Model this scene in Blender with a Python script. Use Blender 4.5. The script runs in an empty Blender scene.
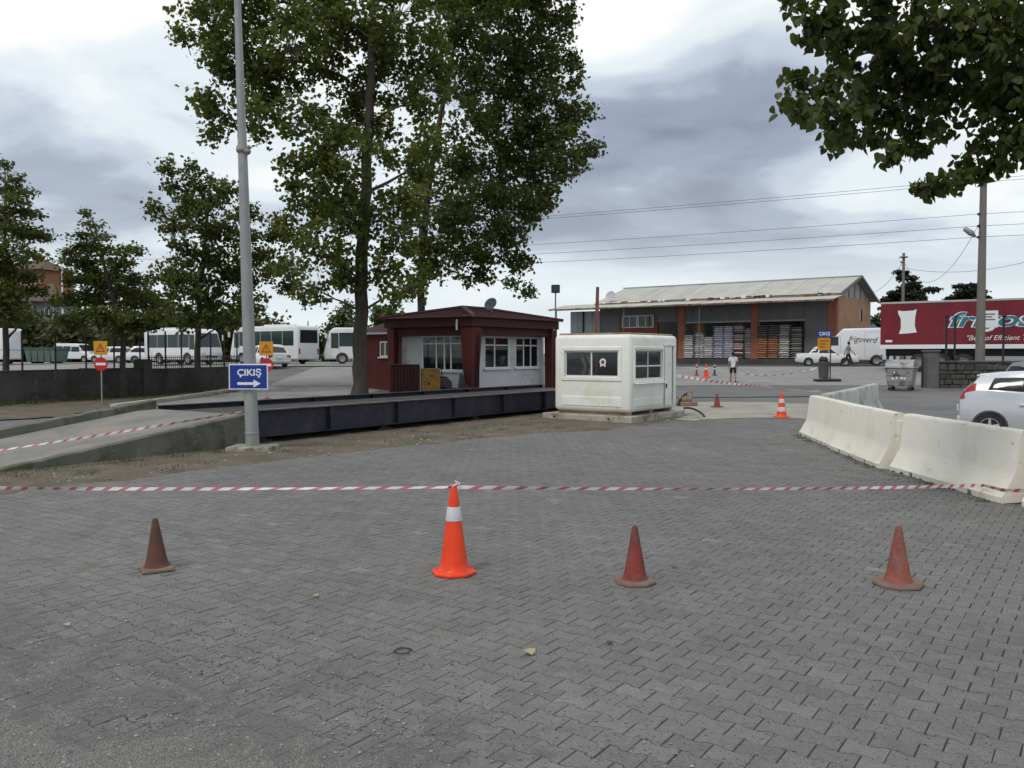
import bpy, bmesh, math, random
import numpy as np
from mathutils import Vector, Matrix
R = math.radians
random.seed(7)
scene = bpy.context.scene
C = scene.collection

# ------------------------------------------------------------------ camera
CAM_H, FPX, HOR = 1.90, 850.0, 353.0
PITCH = math.atan((384.0 - HOR) / FPX)
cam_d = bpy.data.cameras.new("camera")
cam_d.sensor_width = 36.0
cam_d.lens = FPX / 1024.0 * 36.0
cam_d.clip_start = 0.05
cam_d.clip_end = 3000.0
cam = bpy.data.objects.new("camera", cam_d)
C.objects.link(cam)
cam.location = (0, 0, CAM_H)
cam.rotation_euler = (math.pi / 2 - PITCH, 0, 0)
scene.camera = cam

# ------------------------------------------------------------------ sky, sun, exposure
SUN_EL, SUN_AZ = R(52), R(218)          # azimuth clockwise from +Y (behind and to the left)
world = bpy.data.worlds.new("World")
scene.world = world
world.use_nodes = True
wn, wl = world.node_tree.nodes, world.node_tree.links
wn.clear()


def nd(nodes, kind, **kw):
    n = nodes.new(kind)
    for k, v in kw.items():
        if k.startswith("i_"):
            n.inputs[k[2:].replace("_", " ")].default_value = v
        else:
            setattr(n, k, v)
    return n


def math_node(nodes, links, op, a, b=None, c=None, clamp=False):
    n = nodes.new("ShaderNodeMath")
    n.operation = op
    n.use_clamp = clamp
    for i, x in enumerate((a, b, c)):
        if x is None:
            continue
        if isinstance(x, (int, float)):
            n.inputs[i].default_value = x
        else:
            links.new(x, n.inputs[i])
    return n.outputs[0]


def ramp(nodes, links, fac, stops, interp="LINEAR"):
    n = nodes.new("ShaderNodeValToRGB")
    n.color_ramp.interpolation = interp
    els = n.color_ramp.elements
    while len(els) < len(stops):
        els.new(0.5)
    for e, (p, c) in zip(els, stops):
        e.position = p
        e.color = (c, c, c, 1) if isinstance(c, (int, float)) else (c[0], c[1], c[2], 1)
    links.new(fac, n.inputs[0])
    return n.outputs[0]


def mixrgb(nodes, links, fac, a, b, blend="MIX"):
    n = nodes.new("ShaderNodeMixRGB")
    n.blend_type = blend
    for i, x in enumerate((fac, a, b)):
        if isinstance(x, (int, float)):
            n.inputs[i].default_value = x
        elif isinstance(x, (tuple, list)):
            n.inputs[i].default_value = (x[0], x[1], x[2], 1)
        else:
            links.new(x, n.inputs[i])
    return n.outputs[0]


wout = wn.new("ShaderNodeOutputWorld")
wbg = wn.new("ShaderNodeBackground")
wbg.inputs[1].default_value = 0.1
sky = wn.new("ShaderNodeTexSky")
sky.sky_type = "NISHITA"
sky.sun_disc = False
sky.sun_elevation = SUN_EL
sky.sun_rotation = SUN_AZ
sky.air_density = 1.2
sky.dust_density = 2.0
tc = wn.new("ShaderNodeTexCoord")
sep = wn.new("ShaderNodeSeparateXYZ")
wl.new(tc.outputs["Generated"], sep.inputs[0])
zz = math_node(wn, wl, "MAXIMUM", sep.outputs[2], 0.0)
den = math_node(wn, wl, "ADD", zz, 0.16)
cx = math_node(wn, wl, "DIVIDE", sep.outputs[0], den)
cy = math_node(wn, wl, "DIVIDE", sep.outputs[1], den)
com = wn.new("ShaderNodeCombineXYZ")
wl.new(cx, com.inputs[0]); wl.new(cy, com.inputs[1])
com.inputs[2].default_value = 3.7
mp = wn.new("ShaderNodeMapping")
mp.inputs["Location"].default_value = (-5.12, 4.157, 0.0)
wl.new(com.outputs[0], mp.inputs[0])
# a broken overcast deck: broad banks, billows inside them and a few thin breaks
n_bank = nd(wn, "ShaderNodeTexNoise", i_Scale=0.62, i_Detail=2.5, i_Roughness=0.5, i_Distortion=0.25)
wl.new(mp.outputs[0], n_bank.inputs["Vector"])
n_bil = nd(wn, "ShaderNodeTexNoise", i_Scale=1.55, i_Detail=6.0, i_Roughness=0.52, i_Distortion=0.35)
wl.new(mp.outputs[0], n_bil.inputs["Vector"])
s1 = math_node(wn, wl, "MULTIPLY", n_bank.outputs["Fac"], 0.62)
s2 = math_node(wn, wl, "MULTIPLY_ADD", n_bil.outputs["Fac"], 0.38, s1)
cloud_col = ramp(wn, wl, s2, [(0.36, (2.2, 2.6, 3.6)), (0.43, (3.4, 3.95, 5.1)), (0.485, (5.7, 6.4, 7.5)),
                              (0.545, (8.0, 8.8, 9.3)), (0.62, (10.4, 10.4, 10.3))], "EASE")
# near the horizon the deck is seen edge-on through bright air: pale and even
hz = ramp(wn, wl, zz, [(0.0, 1.0), (0.06, 0.85), (0.15, 0.22), (0.25, 0.0)], "EASE")
cloud2 = mixrgb(wn, wl, hz, cloud_col, (8.2, 9.0, 9.3))
brk = ramp(wn, wl, n_bil.outputs["Fac"], [(0.62, 0.0), (0.74, 0.25)], "EASE")
brk = math_node(wn, wl, "MULTIPLY", brk, math_node(wn, wl, "SUBTRACT", 1.0, hz))
skyc = mixrgb(wn, wl, brk, cloud2, sky.outputs[0])
wl.new(skyc, wbg.inputs[0])
wl.new(wbg.outputs[0], wout.inputs[0])

sun_d = bpy.data.lights.new("sun", "SUN")
sun_d.energy = 1.5
sun_d.angle = R(14)
sun_d.color = (1.0, 0.94, 0.85)
sun = bpy.data.objects.new("sun", sun_d)
C.objects.link(sun)
sdir = Vector((math.sin(SUN_AZ) * math.cos(SUN_EL), math.cos(SUN_AZ) * math.cos(SUN_EL), math.sin(SUN_EL)))
sun.rotation_euler = (-sdir).to_track_quat("-Z", "Y").to_euler()
sun.location = sdir * 60

scene.view_settings.view_transform = "Standard"
scene.view_settings.look = "None"
scene.view_settings.exposure = 0.0
scene.view_settings.gamma = 1.0
scene.view_settings.use_curve_mapping = False
scene.render.engine = "CYCLES"
scene.cycles.max_bounces = 6
scene.cycles.transparent_max_bounces = 16
scene.cycles.use_denoising = True


# ------------------------------------------------------------------ placing helpers
def at(px, py, Y):
    """World point at distance Y in front of the photographer, seen at (px, py)."""
    a, b = (px - 512) / FPX, (384 - py) / FPX
    c, s = math.cos(PITCH), math.sin(PITCH)
    t = Y / (c + b * s)
    return Vector((a * t, Y, CAM_H + t * (-s + b * c)))


def gp(px, py, z=0.0):
    a, b = (px - 512) / FPX, (384 - py) / FPX
    c, s = math.cos(PITCH), math.sin(PITCH)
    t = (z - CAM_H) / (-s + b * c)
    return Vector((a * t, t * (c + b * s), z))


def gz(x, y):
    """Height of the open ground."""
    if y < 43: return 0.0
    if y < 56: return 0.95 * (y - 43) / 13
    return 0.95


DD = Vector((0.575, 0.818, 0)).normalized()      # the yard's long axis (weighbridge, booth, paving rows)
DN = Vector((-DD.y, DD.x, 0))
DANG = math.atan2(DD.y, DD.x)

# ------------------------------------------------------------------ mesh helpers
class MB:
    def __init__(s):
        s.v, s.f, s.m = [], [], []

    def add(s, vs, fs, mi=0):
        o = len(s.v)
        s.v.extend([tuple(p) for p in vs])
        for f in fs:
            s.f.append([i + o for i in f]); s.m.append(mi)
        return s

    def box(s, x0, x1, y0, y1, z0, z1, mi=0, M=None):
        vs = [Vector(p) for p in ((x0, y0, z0), (x1, y0, z0), (x1, y1, z0), (x0, y1, z0), (x0, y0, z1), (x1, y0, z1), (x1, y1, z1), (x0, y1, z1))]
        if M is not None: vs = [M @ p for p in vs]
        return s.add(vs, [(3, 2, 1, 0), (4, 5, 6, 7), (0, 1, 5, 4), (1, 2, 6, 5), (2, 3, 7, 6), (3, 0, 4, 7)], mi)

    def tube(s, pts, rs, n=8, mi=0, cap=True):
        pts = [Vector(p) for p in pts]
        if isinstance(rs, (int, float)): rs = [rs] * len(pts)
        rings = []
        prev = None
        for i, p in enumerate(pts):
            t = (pts[min(i + 1, len(pts) - 1)] - pts[max(i - 1, 0)])
            t = t.normalized() if t.length > 1e-9 else Vector((0, 0, 1))
            if prev is None:
                a = Vector((1, 0, 0)) if abs(t.x) < 0.8 else Vector((0, 1, 0))
                u = (a - t * a.dot(t)).normalized()
            else:
                u = prev - t * prev.dot(t)
                u = u.normalized() if u.length > 1e-6 else t.orthogonal().normalized()
            prev = u
            w = t.cross(u)
            rings.append([p + (u * math.cos(2 * math.pi * k / n) + w * math.sin(2 * math.pi * k / n)) * rs[i] for k in range(n)])
        vs = [q for r in rings for q in r]
        fs = []
        for i in range(len(rings) - 1):
            for k in range(n):
                k2 = (k + 1) % n
                fs.append((i * n + k, i * n + k2, (i + 1) * n + k2, (i + 1) * n + k))
        if cap:
            fs.append(tuple(reversed(range(n))))
            fs.append(tuple(range((len(rings) - 1) * n, len(rings) * n)))
        return s.add(vs, fs, mi)

    def cyl(s, p0, p1, r0, r1=None, n=12, mi=0, cap=True):
        return s.tube([p0, p1], [r0, r0 if r1 is None else r1], n, mi, cap)

    def lathe(s, prof, n=24, c=(0, 0, 0), mi=0, axis="z", cap=True):
        vs, fs = [], []
        for r, z in prof:
            for k in range(n):
                a = 2 * math.pi * k / n
                p = (r * math.cos(a), r * math.sin(a), z)
                if axis == "y": p = (p[0], p[2], -p[1])
                if axis == "x": p = (p[2], p[0], p[1])
                vs.append((p[0] + c[0], p[1] + c[1], p[2] + c[2]))
        for i in range(len(prof) - 1):
            for k in range(n):
                k2 = (k + 1) % n
                fs.append((i * n + k, i * n + k2, (i + 1) * n + k2, (i + 1) * n + k))
        if cap:
            fs.append(tuple(reversed(range(n))))
            fs.append(tuple(range((len(prof) - 1) * n, len(prof) * n)))
        return s.add(vs, fs, mi)

    def prism(s, poly, t0, t1, plane="xz", mi=0):
        """Closed polygon in a plane, extruded along the remaining axis."""
        n = len(poly)
        def P(a, b, t):
            return {"xz": (a, t, b), "xy": (a, b, t), "yz": (t, a, b)}[plane]
        vs = [P(a, b, t0) for a, b in poly] + [P(a, b, t1) for a, b in poly]
        fs = [tuple(range(n)), tuple(reversed(range(n, 2 * n)))]
        for k in range(n):
            k2 = (k + 1) % n
            fs.append((k, n + k, n + k2, k2))
        return s.add(vs, fs, mi)

    def loft(s, secs, closed_sec=True, caps=True, mi=0):
        n = len(secs[0])
        vs = [p for sec in secs for p in sec]
        fs = []
        for i in range(len(secs) - 1):
            for k in range(n if closed_sec else n - 1):
                k2 = (k + 1) % n
                fs.append((i * n + k, i * n + k2, (i + 1) * n + k2, (i + 1) * n + k))
        if caps:
            fs.append(tuple(reversed(range(n))))
            fs.append(tuple(range((len(secs) - 1) * n, len(secs) * n)))
        return s.add(vs, fs, mi)

    def mesh(s, name, mats, smooth=None):
        me = bpy.data.meshes.new(name)
        me.from_pydata(s.v, [], s.f)
        for m in (mats if isinstance(mats, (list, tuple)) else [mats]):
            me.materials.append(m)
        if any(s.m): me.polygons.foreach_set("material_index", s.m)
        bm = bmesh.new(); bm.from_mesh(me)
        bmesh.ops.recalc_face_normals(bm, faces=bm.faces)
        bm.to_mesh(me); bm.free()
        if smooth is not None:
            me.polygons.foreach_set("use_smooth", [True] * len(me.polygons))
            me.set_sharp_from_angle(angle=R(smooth))
        me.update()
        return me

    def build(s, name, mats, parent=None, smooth=None, bevel=0.0, seg=1, label=None):
        o = bpy.data.objects.new(name, s.mesh(name, mats, smooth))
        C.objects.link(o)
        if parent is not None: o.parent = parent
        if bevel:
            b = o.modifiers.new("bevel", "BEVEL"); b.width = bevel; b.segments = seg; b.limit_method = "ANGLE"; b.angle_limit = R(35)
            b.harden_normals = False
        if label: o["label"] = label
        return o


def thing(name, label, cat, loc=(0, 0, 0), rz=0.0, group=None):
    o = bpy.data.objects.new(name, None)
    C.objects.link(o)
    o.empty_display_size = 0.2
    o.location = loc
    o.rotation_euler = (0, 0, rz)
    o["label"] = label; o["category"] = cat
    if group: o["group"] = group
    return o


def tag(o, label, cat, group=None):
    o["label"] = label; o["category"] = cat
    if group: o["group"] = group
    return o


def kind(o, k):
    o["kind"] = k
    return o


def copy_tree(o, parent=None, label=None, group=None):
    c = o.copy(); C.objects.link(c); c.parent = parent
    if label: c["label"] = label
    if group: c["group"] = group
    for ch in list(o.children): copy_tree(ch, c)
    return c


def np_mesh(name, verts, loops, starts, mats, attrs=None, smooth=False):
    """Large mesh straight from numpy arrays; attrs: {name: per-vertex float array}."""
    me = bpy.data.meshes.new(name)
    me.vertices.add(len(verts)); me.vertices.foreach_set("co", np.asarray(verts, np.float32).ravel())
    me.loops.add(len(loops)); me.loops.foreach_set("vertex_index", np.asarray(loops, np.int32))
    me.polygons.add(len(starts)); me.polygons.foreach_set("loop_start", np.asarray(starts, np.int32))
    me.update(calc_edges=True)
    me.validate()
    for m in mats: me.materials.append(m)
    for k, a in (attrs or {}).items():
        at_ = me.attributes.new(k, "FLOAT", "POINT")
        at_.data.foreach_set("value", np.asarray(a, np.float32))
    me.polygons.foreach_set("use_smooth", np.full(len(starts), bool(smooth)))
    return me


def evaluated_mesh(o, name):
    dg = bpy.context.evaluated_depsgraph_get()
    me = bpy.data.meshes.new_from_object(o.evaluated_get(dg))
    me.name = name
    return me


def carve(mb, cutters, name, mats, parent=None, smooth=None, bevel=0.0):
    """Mesh minus each cutter (MB), as one object."""
    o = bpy.data.objects.new("work", mb.mesh("work", mats, smooth)); C.objects.link(o)
    cs = []
    for c in cutters:
        k = bpy.data.objects.new("cutter", c.mesh("cutter", mats)); C.objects.link(k); cs.append(k)
        m = o.modifiers.new("cut", "BOOLEAN"); m.operation = "DIFFERENCE"; m.object = k; m.solver = "EXACT"
    bpy.context.view_layer.update()
    me = evaluated_mesh(o, name)
    for x in cs + [o]: bpy.data.objects.remove(x, do_unlink=True)
    if smooth is not None:
        me.polygons.foreach_set("use_smooth", [True] * len(me.polygons)); me.set_sharp_from_angle(angle=R(smooth))
    r = bpy.data.objects.new(name, me); C.objects.link(r)
    if parent is not None: r.parent = parent
    if bevel:
        b = r.modifiers.new("bevel", "BEVEL"); b.width = bevel; b.segments = 1; b.limit_method = "ANGLE"; b.angle_limit = R(40)
    return r


# ------------------------------------------------------------------ material helpers
def pmat(name, col, col2=None, scale=3.0, rough=0.75, metal=0.0, bump=0.0, bscale=40.0, contrast=(0.35, 0.65), stain=None, sscale=0.8,
         srange=(0.52, 0.62), spec=0.4, coat=0.0, vrand=0.0, world_pos=False, stretch=None, detail=6.0, wear=None, wscale=9.0, wrange=(0.6, 0.68)):
    m = bpy.data.materials.new(name); m.use_nodes = True
    n, l = m.node_tree.nodes, m.node_tree.links
    b = n["Principled BSDF"]
    b.inputs["Roughness"].default_value = rough
    b.inputs["Metallic"].default_value = metal
    b.inputs["Specular IOR Level"].default_value = spec
    b.inputs["Coat Weight"].default_value = coat
    b.inputs["Coat Roughness"].default_value = 0.08
    if world_pos:
        vec = n.new("ShaderNodeNewGeometry").outputs["Position"]
    else:
        vec = n.new("ShaderNodeTexCoord").outputs["Object"]
    if stretch:
        mpn = n.new("ShaderNodeMapping"); mpn.inputs["Scale"].default_value = stretch
        l.new(vec, mpn.inputs[0]); vec = mpn.outputs[0]
    c = col
    if col2 is not None:
        t = nd(n, "ShaderNodeTexNoise", i_Scale=scale, i_Detail=detail, i_Roughness=0.6)
        l.new(vec, t.inputs["Vector"])
        c = mixrgb(n, l, ramp(n, l, t.outputs["Fac"], [(contrast[0], 0.0), (contrast[1], 1.0)]), col, col2)
    if stain is not None:
        t = nd(n, "ShaderNodeTexNoise", i_Scale=sscale, i_Detail=7.0, i_Roughness=0.65, i_Distortion=0.4)
        l.new(vec, t.inputs["Vector"])
        c = mixrgb(n, l, ramp(n, l, t.outputs["Fac"], [(srange[0], 0.0), (srange[1], 1.0)]), c, stain)
    if wear is not None:
        t = nd(n, "ShaderNodeTexNoise", i_Scale=wscale, i_Detail=5.0, i_Roughness=0.7)
        l.new(vec, t.inputs["Vector"])
        c = mixrgb(n, l, ramp(n, l, t.outputs["Fac"], [(wrange[0], 0.0), (wrange[1], 1.0)]), c, wear)
    if vrand:
        oi = n.new("ShaderNodeObjectInfo")
        f = math_node(n, l, "MULTIPLY_ADD", oi.outputs["Random"], 2 * vrand, 1 - vrand)
        hsv = n.new("ShaderNodeHueSaturation")
        l.new(f, hsv.inputs["Value"])
        if isinstance(c, tuple): hsv.inputs["Color"].default_value = (*c, 1)
        else: l.new(c, hsv.inputs["Color"])
        c = hsv.outputs[0]
    if isinstance(c, tuple): b.inputs["Base Color"].default_value = (*c, 1)
    else: l.new(c, b.inputs["Base Color"])
    if bump:
        t = nd(n, "ShaderNodeTexNoise", i_Scale=bscale, i_Detail=5.0, i_Roughness=0.6)
        l.new(vec, t.inputs["Vector"])
        bn = n.new("ShaderNodeBump"); bn.inputs["Strength"].default_value = bump; bn.inputs["Distance"].default_value = 0.02
        l.new(t.outputs["Fac"], bn.inputs["Height"]); l.new(bn.outputs[0], b.inputs["Normal"])
    return m


def glass_mat(name, tint=(0.03, 0.035, 0.04), rough=0.05, alpha=0.82):
    m = bpy.data.materials.new(name); m.use_nodes = True
    n, l = m.node_tree.nodes, m.node_tree.links
    b = n["Principled BSDF"]
    b.inputs["Base Color"].default_value = (*tint, 1)
    b.inputs["Roughness"].default_value = rough
    b.inputs["Specular IOR Level"].default_value = 0.6
    b.inputs["Alpha"].default_value = alpha
    return m


def leaf_mat(name, dark, light, back=0.35):
    m = bpy.data.materials.new(name); m.use_nodes = True
    n, l = m.node_tree.nodes, m.node_tree.links
    b = n["Principled BSDF"]
    a = n.new("ShaderNodeAttribute"); a.attribute_name = "shade"
    c = ramp(n, l, a.outputs["Fac"], [(0.0, dark), (0.75, light), (1.0, (light[0] * 1.7, light[1] * 1.4, light[2] * 1.1))])
    l.new(c, b.inputs["Base Color"])
    b.inputs["Roughness"].default_value = 0.5
    b.inputs["Specular IOR Level"].default_value = 0.35
    tr = n.new("ShaderNodeBsdfTranslucent"); l.new(mixrgb(n, l, 0.5, c, (0.16, 0.22, 0.015)), tr.inputs[0])
    mx = n.new("ShaderNodeMixShader"); mx.inputs[0].default_value = back
    l.new(b.outputs[0], mx.inputs[1]); l.new(tr.outputs[0], mx.inputs[2])
    l.new(mx.outputs[0], n["Material Output"].inputs[0])
    return m


def text_part(body, size, mat, parent, loc, rot, name="lettering", extrude=0.002, align="CENTER", shear=0.0, width=None, bold=0.0):
    cu = bpy.data.curves.new("text", "FONT")
    cu.body = body; cu.size = size; cu.extrude = extrude; cu.align_x = align; cu.align_y = "CENTER"; cu.shear = shear; cu.offset = bold
    cu.resolution_u = 3
    o = bpy.data.objects.new("text", cu); C.objects.link(o)
    bpy.context.view_layer.update()
    me = evaluated_mesh(o, name)
    bpy.data.objects.remove(o, do_unlink=True); bpy.data.curves.remove(cu)
    me.materials.clear(); me.materials.append(mat)
    if width and len(me.vertices):
        xs = [v.co.x for v in me.vertices]
        k = width / max(1e-6, max(xs) - min(xs))
        for v in me.vertices: v.co.x *= k
    r = bpy.data.objects.new(name, me); C.objects.link(r)
    r.parent = parent; r.location = loc; r.rotation_euler = rot
    return r

# ================================================================== GROUND
M_ASPHALT = pmat("asphalt", (0.125, 0.125, 0.128), (0.165, 0.163, 0.16), scale=0.35, rough=0.9, bump=0.25, bscale=60, stain=(0.09, 0.09, 0.09), sscale=0.25,
                 srange=(0.5, 0.7), world_pos=True, wear=(0.15, 0.155, 0.10), wscale=0.5, wrange=(0.58, 0.75))
M_ROAD = pmat("worn_concrete_road", (0.27, 0.265, 0.255), (0.22, 0.217, 0.21), scale=0.6, rough=0.9, bump=0.2, bscale=50, stain=(0.17, 0.168, 0.16), sscale=0.4,
              srange=(0.55, 0.75), world_pos=True)
M_APRON = pmat("dark_asphalt", (0.055, 0.055, 0.058), (0.085, 0.083, 0.08), scale=0.5, rough=0.85, bump=0.2, world_pos=True)
M_LOT = pmat("lot_concrete", (0.28, 0.275, 0.26), (0.22, 0.217, 0.205), scale=0.25, rough=0.9, bump=0.2, bscale=30, world_pos=True, stain=(0.18, 0.175, 0.16), sscale=0.3)
M_DIRT = pmat("dry_earth", (0.115, 0.082, 0.060), (0.155, 0.128, 0.104), scale=1.6, rough=0.95, bump=0.8, bscale=22, world_pos=True,
              stain=(0.085, 0.088, 0.048), sscale=1.3, srange=(0.48, 0.62), wear=(0.22, 0.205, 0.185), wscale=14, wrange=(0.62, 0.7))
M_SAND = pmat("pale_sandy_concrete", (0.36, 0.34, 0.29), (0.27, 0.25, 0.21), scale=0.9, rough=0.95, bump=0.4, bscale=20, world_pos=True, stain=(0.21, 0.2, 0.18),
              sscale=0.7, srange=(0.54, 0.7))
M_GRASSLAND = pmat("field_grass", (0.06, 0.075, 0.03), (0.10, 0.105, 0.045), scale=0.3, rough=0.95, bump=0.6, bscale=8, world_pos=True)
M_KERB = pmat("kerb_concrete", (0.50, 0.48, 0.42), (0.36, 0.35, 0.30), scale=2, rough=0.9, bump=0.4, bscale=25, world_pos=True)
M_OLDCONC = pmat("mossy_concrete", (0.17, 0.165, 0.145), (0.105, 0.105, 0.085), scale=1.1, rough=0.92, bump=0.5, bscale=18, world_pos=True,
                 stain=(0.075, 0.08, 0.045), sscale=1.6, srange=(0.47, 0.6), wear=(0.21, 0.19, 0.16), wscale=6)


def paver_material():
    m = bpy.data.materials.new("concrete_paver"); m.use_nodes = True
    n, l = m.node_tree.nodes, m.node_tree.links
    b = n["Principled BSDF"]
    b.inputs["Roughness"].default_value = 0.88; b.inputs["Specular IOR Level"].default_value = 0.3
    pos = n.new("ShaderNodeNewGeometry").outputs["Position"]
    a = n.new("ShaderNodeAttribute"); a.attribute_name = "shade"
    base = ramp(n, l, a.outputs["Fac"], [(0.0, (0.146, 0.143, 0.138)), (0.5, (0.170, 0.166, 0.160)), (0.95, (0.194, 0.189, 0.181)), (1.0, (0.225, 0.218, 0.206))])
    big = nd(n, "ShaderNodeTexNoise", i_Scale=0.33, i_Detail=4.0, i_Roughness=0.6); l.new(pos, big.inputs["Vector"])
    f1 = ramp(n, l, big.outputs["Fac"], [(0.3, 0.87), (0.7, 1.10)])
    c = mixrgb(n, l, 1.0, base, f1, "MULTIPLY")
    # traffic film and scuffs
    sc = nd(n, "ShaderNodeTexNoise", i_Scale=2.3, i_Detail=8.0, i_Roughness=0.7, i_Distortion=0.6); l.new(pos, sc.inputs["Vector"])
    c = mixrgb(n, l, ramp(n, l, sc.outputs["Fac"], [(0.46, 0.0), (0.70, 0.55)]), c, (0.112, 0.108, 0.103))
    # worn, sugary aggregate
    ag = nd(n, "ShaderNodeTexNoise", i_Scale=120.0, i_Detail=4.0, i_Roughness=0.7); l.new(pos, ag.inputs["Vector"])
    c = mixrgb(n, l, 1.0, c, ramp(n, l, ag.outputs["Fac"], [(0.28, 0.55), (0.5, 1.0), (0.74, 1.6)]), "MULTIPLY")
    pit = nd(n, "ShaderNodeTexNoise", i_Scale=42.0, i_Detail=2.0, i_Roughness=0.5); l.new(pos, pit.inputs["Vector"])
    c = mixrgb(n, l, ramp(n, l, pit.outputs["Fac"], [(0.62, 0.0), (0.68, 0.8)]), c, (0.045, 0.044, 0.043))
    # blotches on single stones
    bl = nd(n, "ShaderNodeTexNoise", i_Scale=11.0, i_Detail=5.0, i_Roughness=0.65); l.new(pos, bl.inputs["Vector"])
    c = mixrgb(n, l, 1.0, c, ramp(n, l, bl.outputs["Fac"], [(0.3, 0.90), (0.7, 1.10)]), "MULTIPLY")
    # a little moss and lichen
    mo = nd(n, "ShaderNodeTexNoise", i_Scale=1.15, i_Detail=6.0, i_Roughness=0.65); l.new(pos, mo.inputs["Vector"])
    c = mixrgb(n, l, ramp(n, l, mo.outputs["Fac"], [(0.63, 0.0), (0.72, 0.55)]), c, (0.13, 0.135, 0.07))
    l.new(c, b.inputs["Base Color"])
    h = math_node(n, l, "ADD", ag.outputs["Fac"], math_node(n, l, "MULTIPLY", pit.outputs["Fac"], 1.5))
    bn = n.new("ShaderNodeBump"); bn.inputs["Strength"].default_value = 0.55; bn.inputs["Distance"].default_value = 0.004
    l.new(h, bn.inputs["Height"]); l.new(bn.outputs[0], b.inputs["Normal"])
    return m


M_PAVER = paver_material()
M_JOINT = pmat("joint_sand", (0.032, 0.031, 0.028), (0.06, 0.057, 0.05), scale=3.0, rough=0.95, bump=0.6, bscale=120, world_pos=True)

# --- the ground sheet, out to the horizon
ys = [-40, 0, 20, 43, 44.5, 46, 48, 50, 52, 54, 56, 60, 70, 90, 130, 250, 600, 2400]
xs = [-1500, -400, -150, -80, -40, -20, 0, 20, 40, 80, 150, 400, 1500]
g = MB()
g.add([(x, y, gz(x, y) - 0.02) for y in ys for x in xs],
      [(j * len(xs) + i, j * len(xs) + i + 1, (j + 1) * len(xs) + i + 1, (j + 1) * len(xs) + i) for j in range(len(ys) - 1) for i in range(len(xs) - 1)])
kind(g.build("ground", M_ASPHALT), "structure")


def ground_sheet(name, x0, x1, y0, y1, dz, mat, nx=2, cuts=None):
    yy = sorted(set([y0, y1] + [y for y in ys if y0 < y < y1] + (cuts or [])))
    xx = [x0 + (x1 - x0) * i / (nx - 1) for i in range(nx)]
    s = MB()
    s.add([(x, y, gz(x, y) + dz) for y in yy for x in xx],
          [(j * nx + i, j * nx + i + 1, (j + 1) * nx + i + 1, (j + 1) * nx + i) for j in range(len(yy) - 1) for i in range(nx - 1)])
    return kind(s.build(name, mat), "structure")


ground_sheet("road", -13.0, 90, 45.2, 59.0, 0.004, M_ROAD)
ground_sheet("warehouse_apron", 2, 90, 59.0, 92.0, 0.0, M_APRON)
ground_sheet("grass_field", -150, 2, 84, 600, 0.0, M_GRASSLAND)
ground_sheet("service_lane", -13.4, -6.8, 25.5, 45.2, -0.012, M_LOT)


def blob_sheet(name, outline, z, mat, jag=0.15, seed=1, k="structure", step=0.35, lump=0.0, skirt=-0.03):
    """A flat patch with a ragged rim; outline is a list of (x, y)."""
    rnd = random.Random(seed)
    pts = []
    n = len(outline)
    for i in range(n):
        a, b = Vector(outline[i]).to_2d(), Vector(outline[(i + 1) % n]).to_2d()
        m = max(1, int((b - a).length / step))
        for q in range(m):
            p = a.lerp(b, q / m)
            pts.append(Vector((p.x + rnd.uniform(-jag, jag), p.y + rnd.uniform(-jag, jag))))
    bm = bmesh.new()
    vs = [bm.verts.new((p.x, p.y, z)) for p in pts]
    f = bm.faces.new(vs)
    bmesh.ops.triangulate(bm, faces=[f])
    me = bpy.data.meshes.new(name); bm.to_mesh(me); bm.free()
    me.materials.append(mat)
    o = bpy.data.objects.new(name, me); C.objects.link(o)
    return kind(o, k)


xy = lambda v: (v.x, v.y)
# --- block paving: double-T concrete pavers in running bond, rows along the yard axis
DIRT_EDGE = [gp(-120, 506), gp(-40, 498), gp(0, 492), gp(100, 481), gp(230, 466), gp(340, 452), gp(460, 440), gp(540, 433), gp(600, 430), gp(640, 425), gp(700, 416), gp(760, 412), gp(810, 412)]
PAVE_POLY = [xy(p) for p in DIRT_EDGE] + [(9.0, 27.5), (11.5, 20), (11.5, 0.2), (-10, 0.2), (-12, 8)]
bed = MB()
bed.add([(x, y, -0.0070) for x, y in PAVE_POLY], [tuple(range(len(PAVE_POLY)))])
paved_yard = kind(bed.build("paved_yard", M_JOINT), "structure")


def inside(x, y, poly):
    r = np.zeros(np.shape(x), bool)
    n = len(poly)
    for i in range(n):
        x0, y0 = poly[i]; x1, y1 = poly[(i + 1) % n]
        c = ((y0 > y) != (y1 > y)) & (x < (x1 - x0) * (y - y0) / (y1 - y0 + 1e-12) + x0)
        r ^= c
    return r


PL, PW = 0.2047, 0.1464             # pitch along and across a row
half = [(-0.1, 0.0825), (-0.062, 0.0825), (-0.040, 0.060), (0.040, 0.060), (0.062, 0.0825), (0.1, 0.0825)]
outer = np.array([(x, y) for x, y in half] + [(x, -y) for x, y in reversed(half)])
inner = outer * np.array([0.978, 0.972])
NV = len(outer)


def paver_verts(tz=0.0, tx=0.0, ty=0.0):
    top = np.c_[inner, np.zeros(NV)]
    low = np.c_[outer, np.full(NV, -0.008)]
    v = np.r_[top, low]
    v[:, 2] += tz + tx * v[:, 0] + ty * v[:, 1]
    return v


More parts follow.
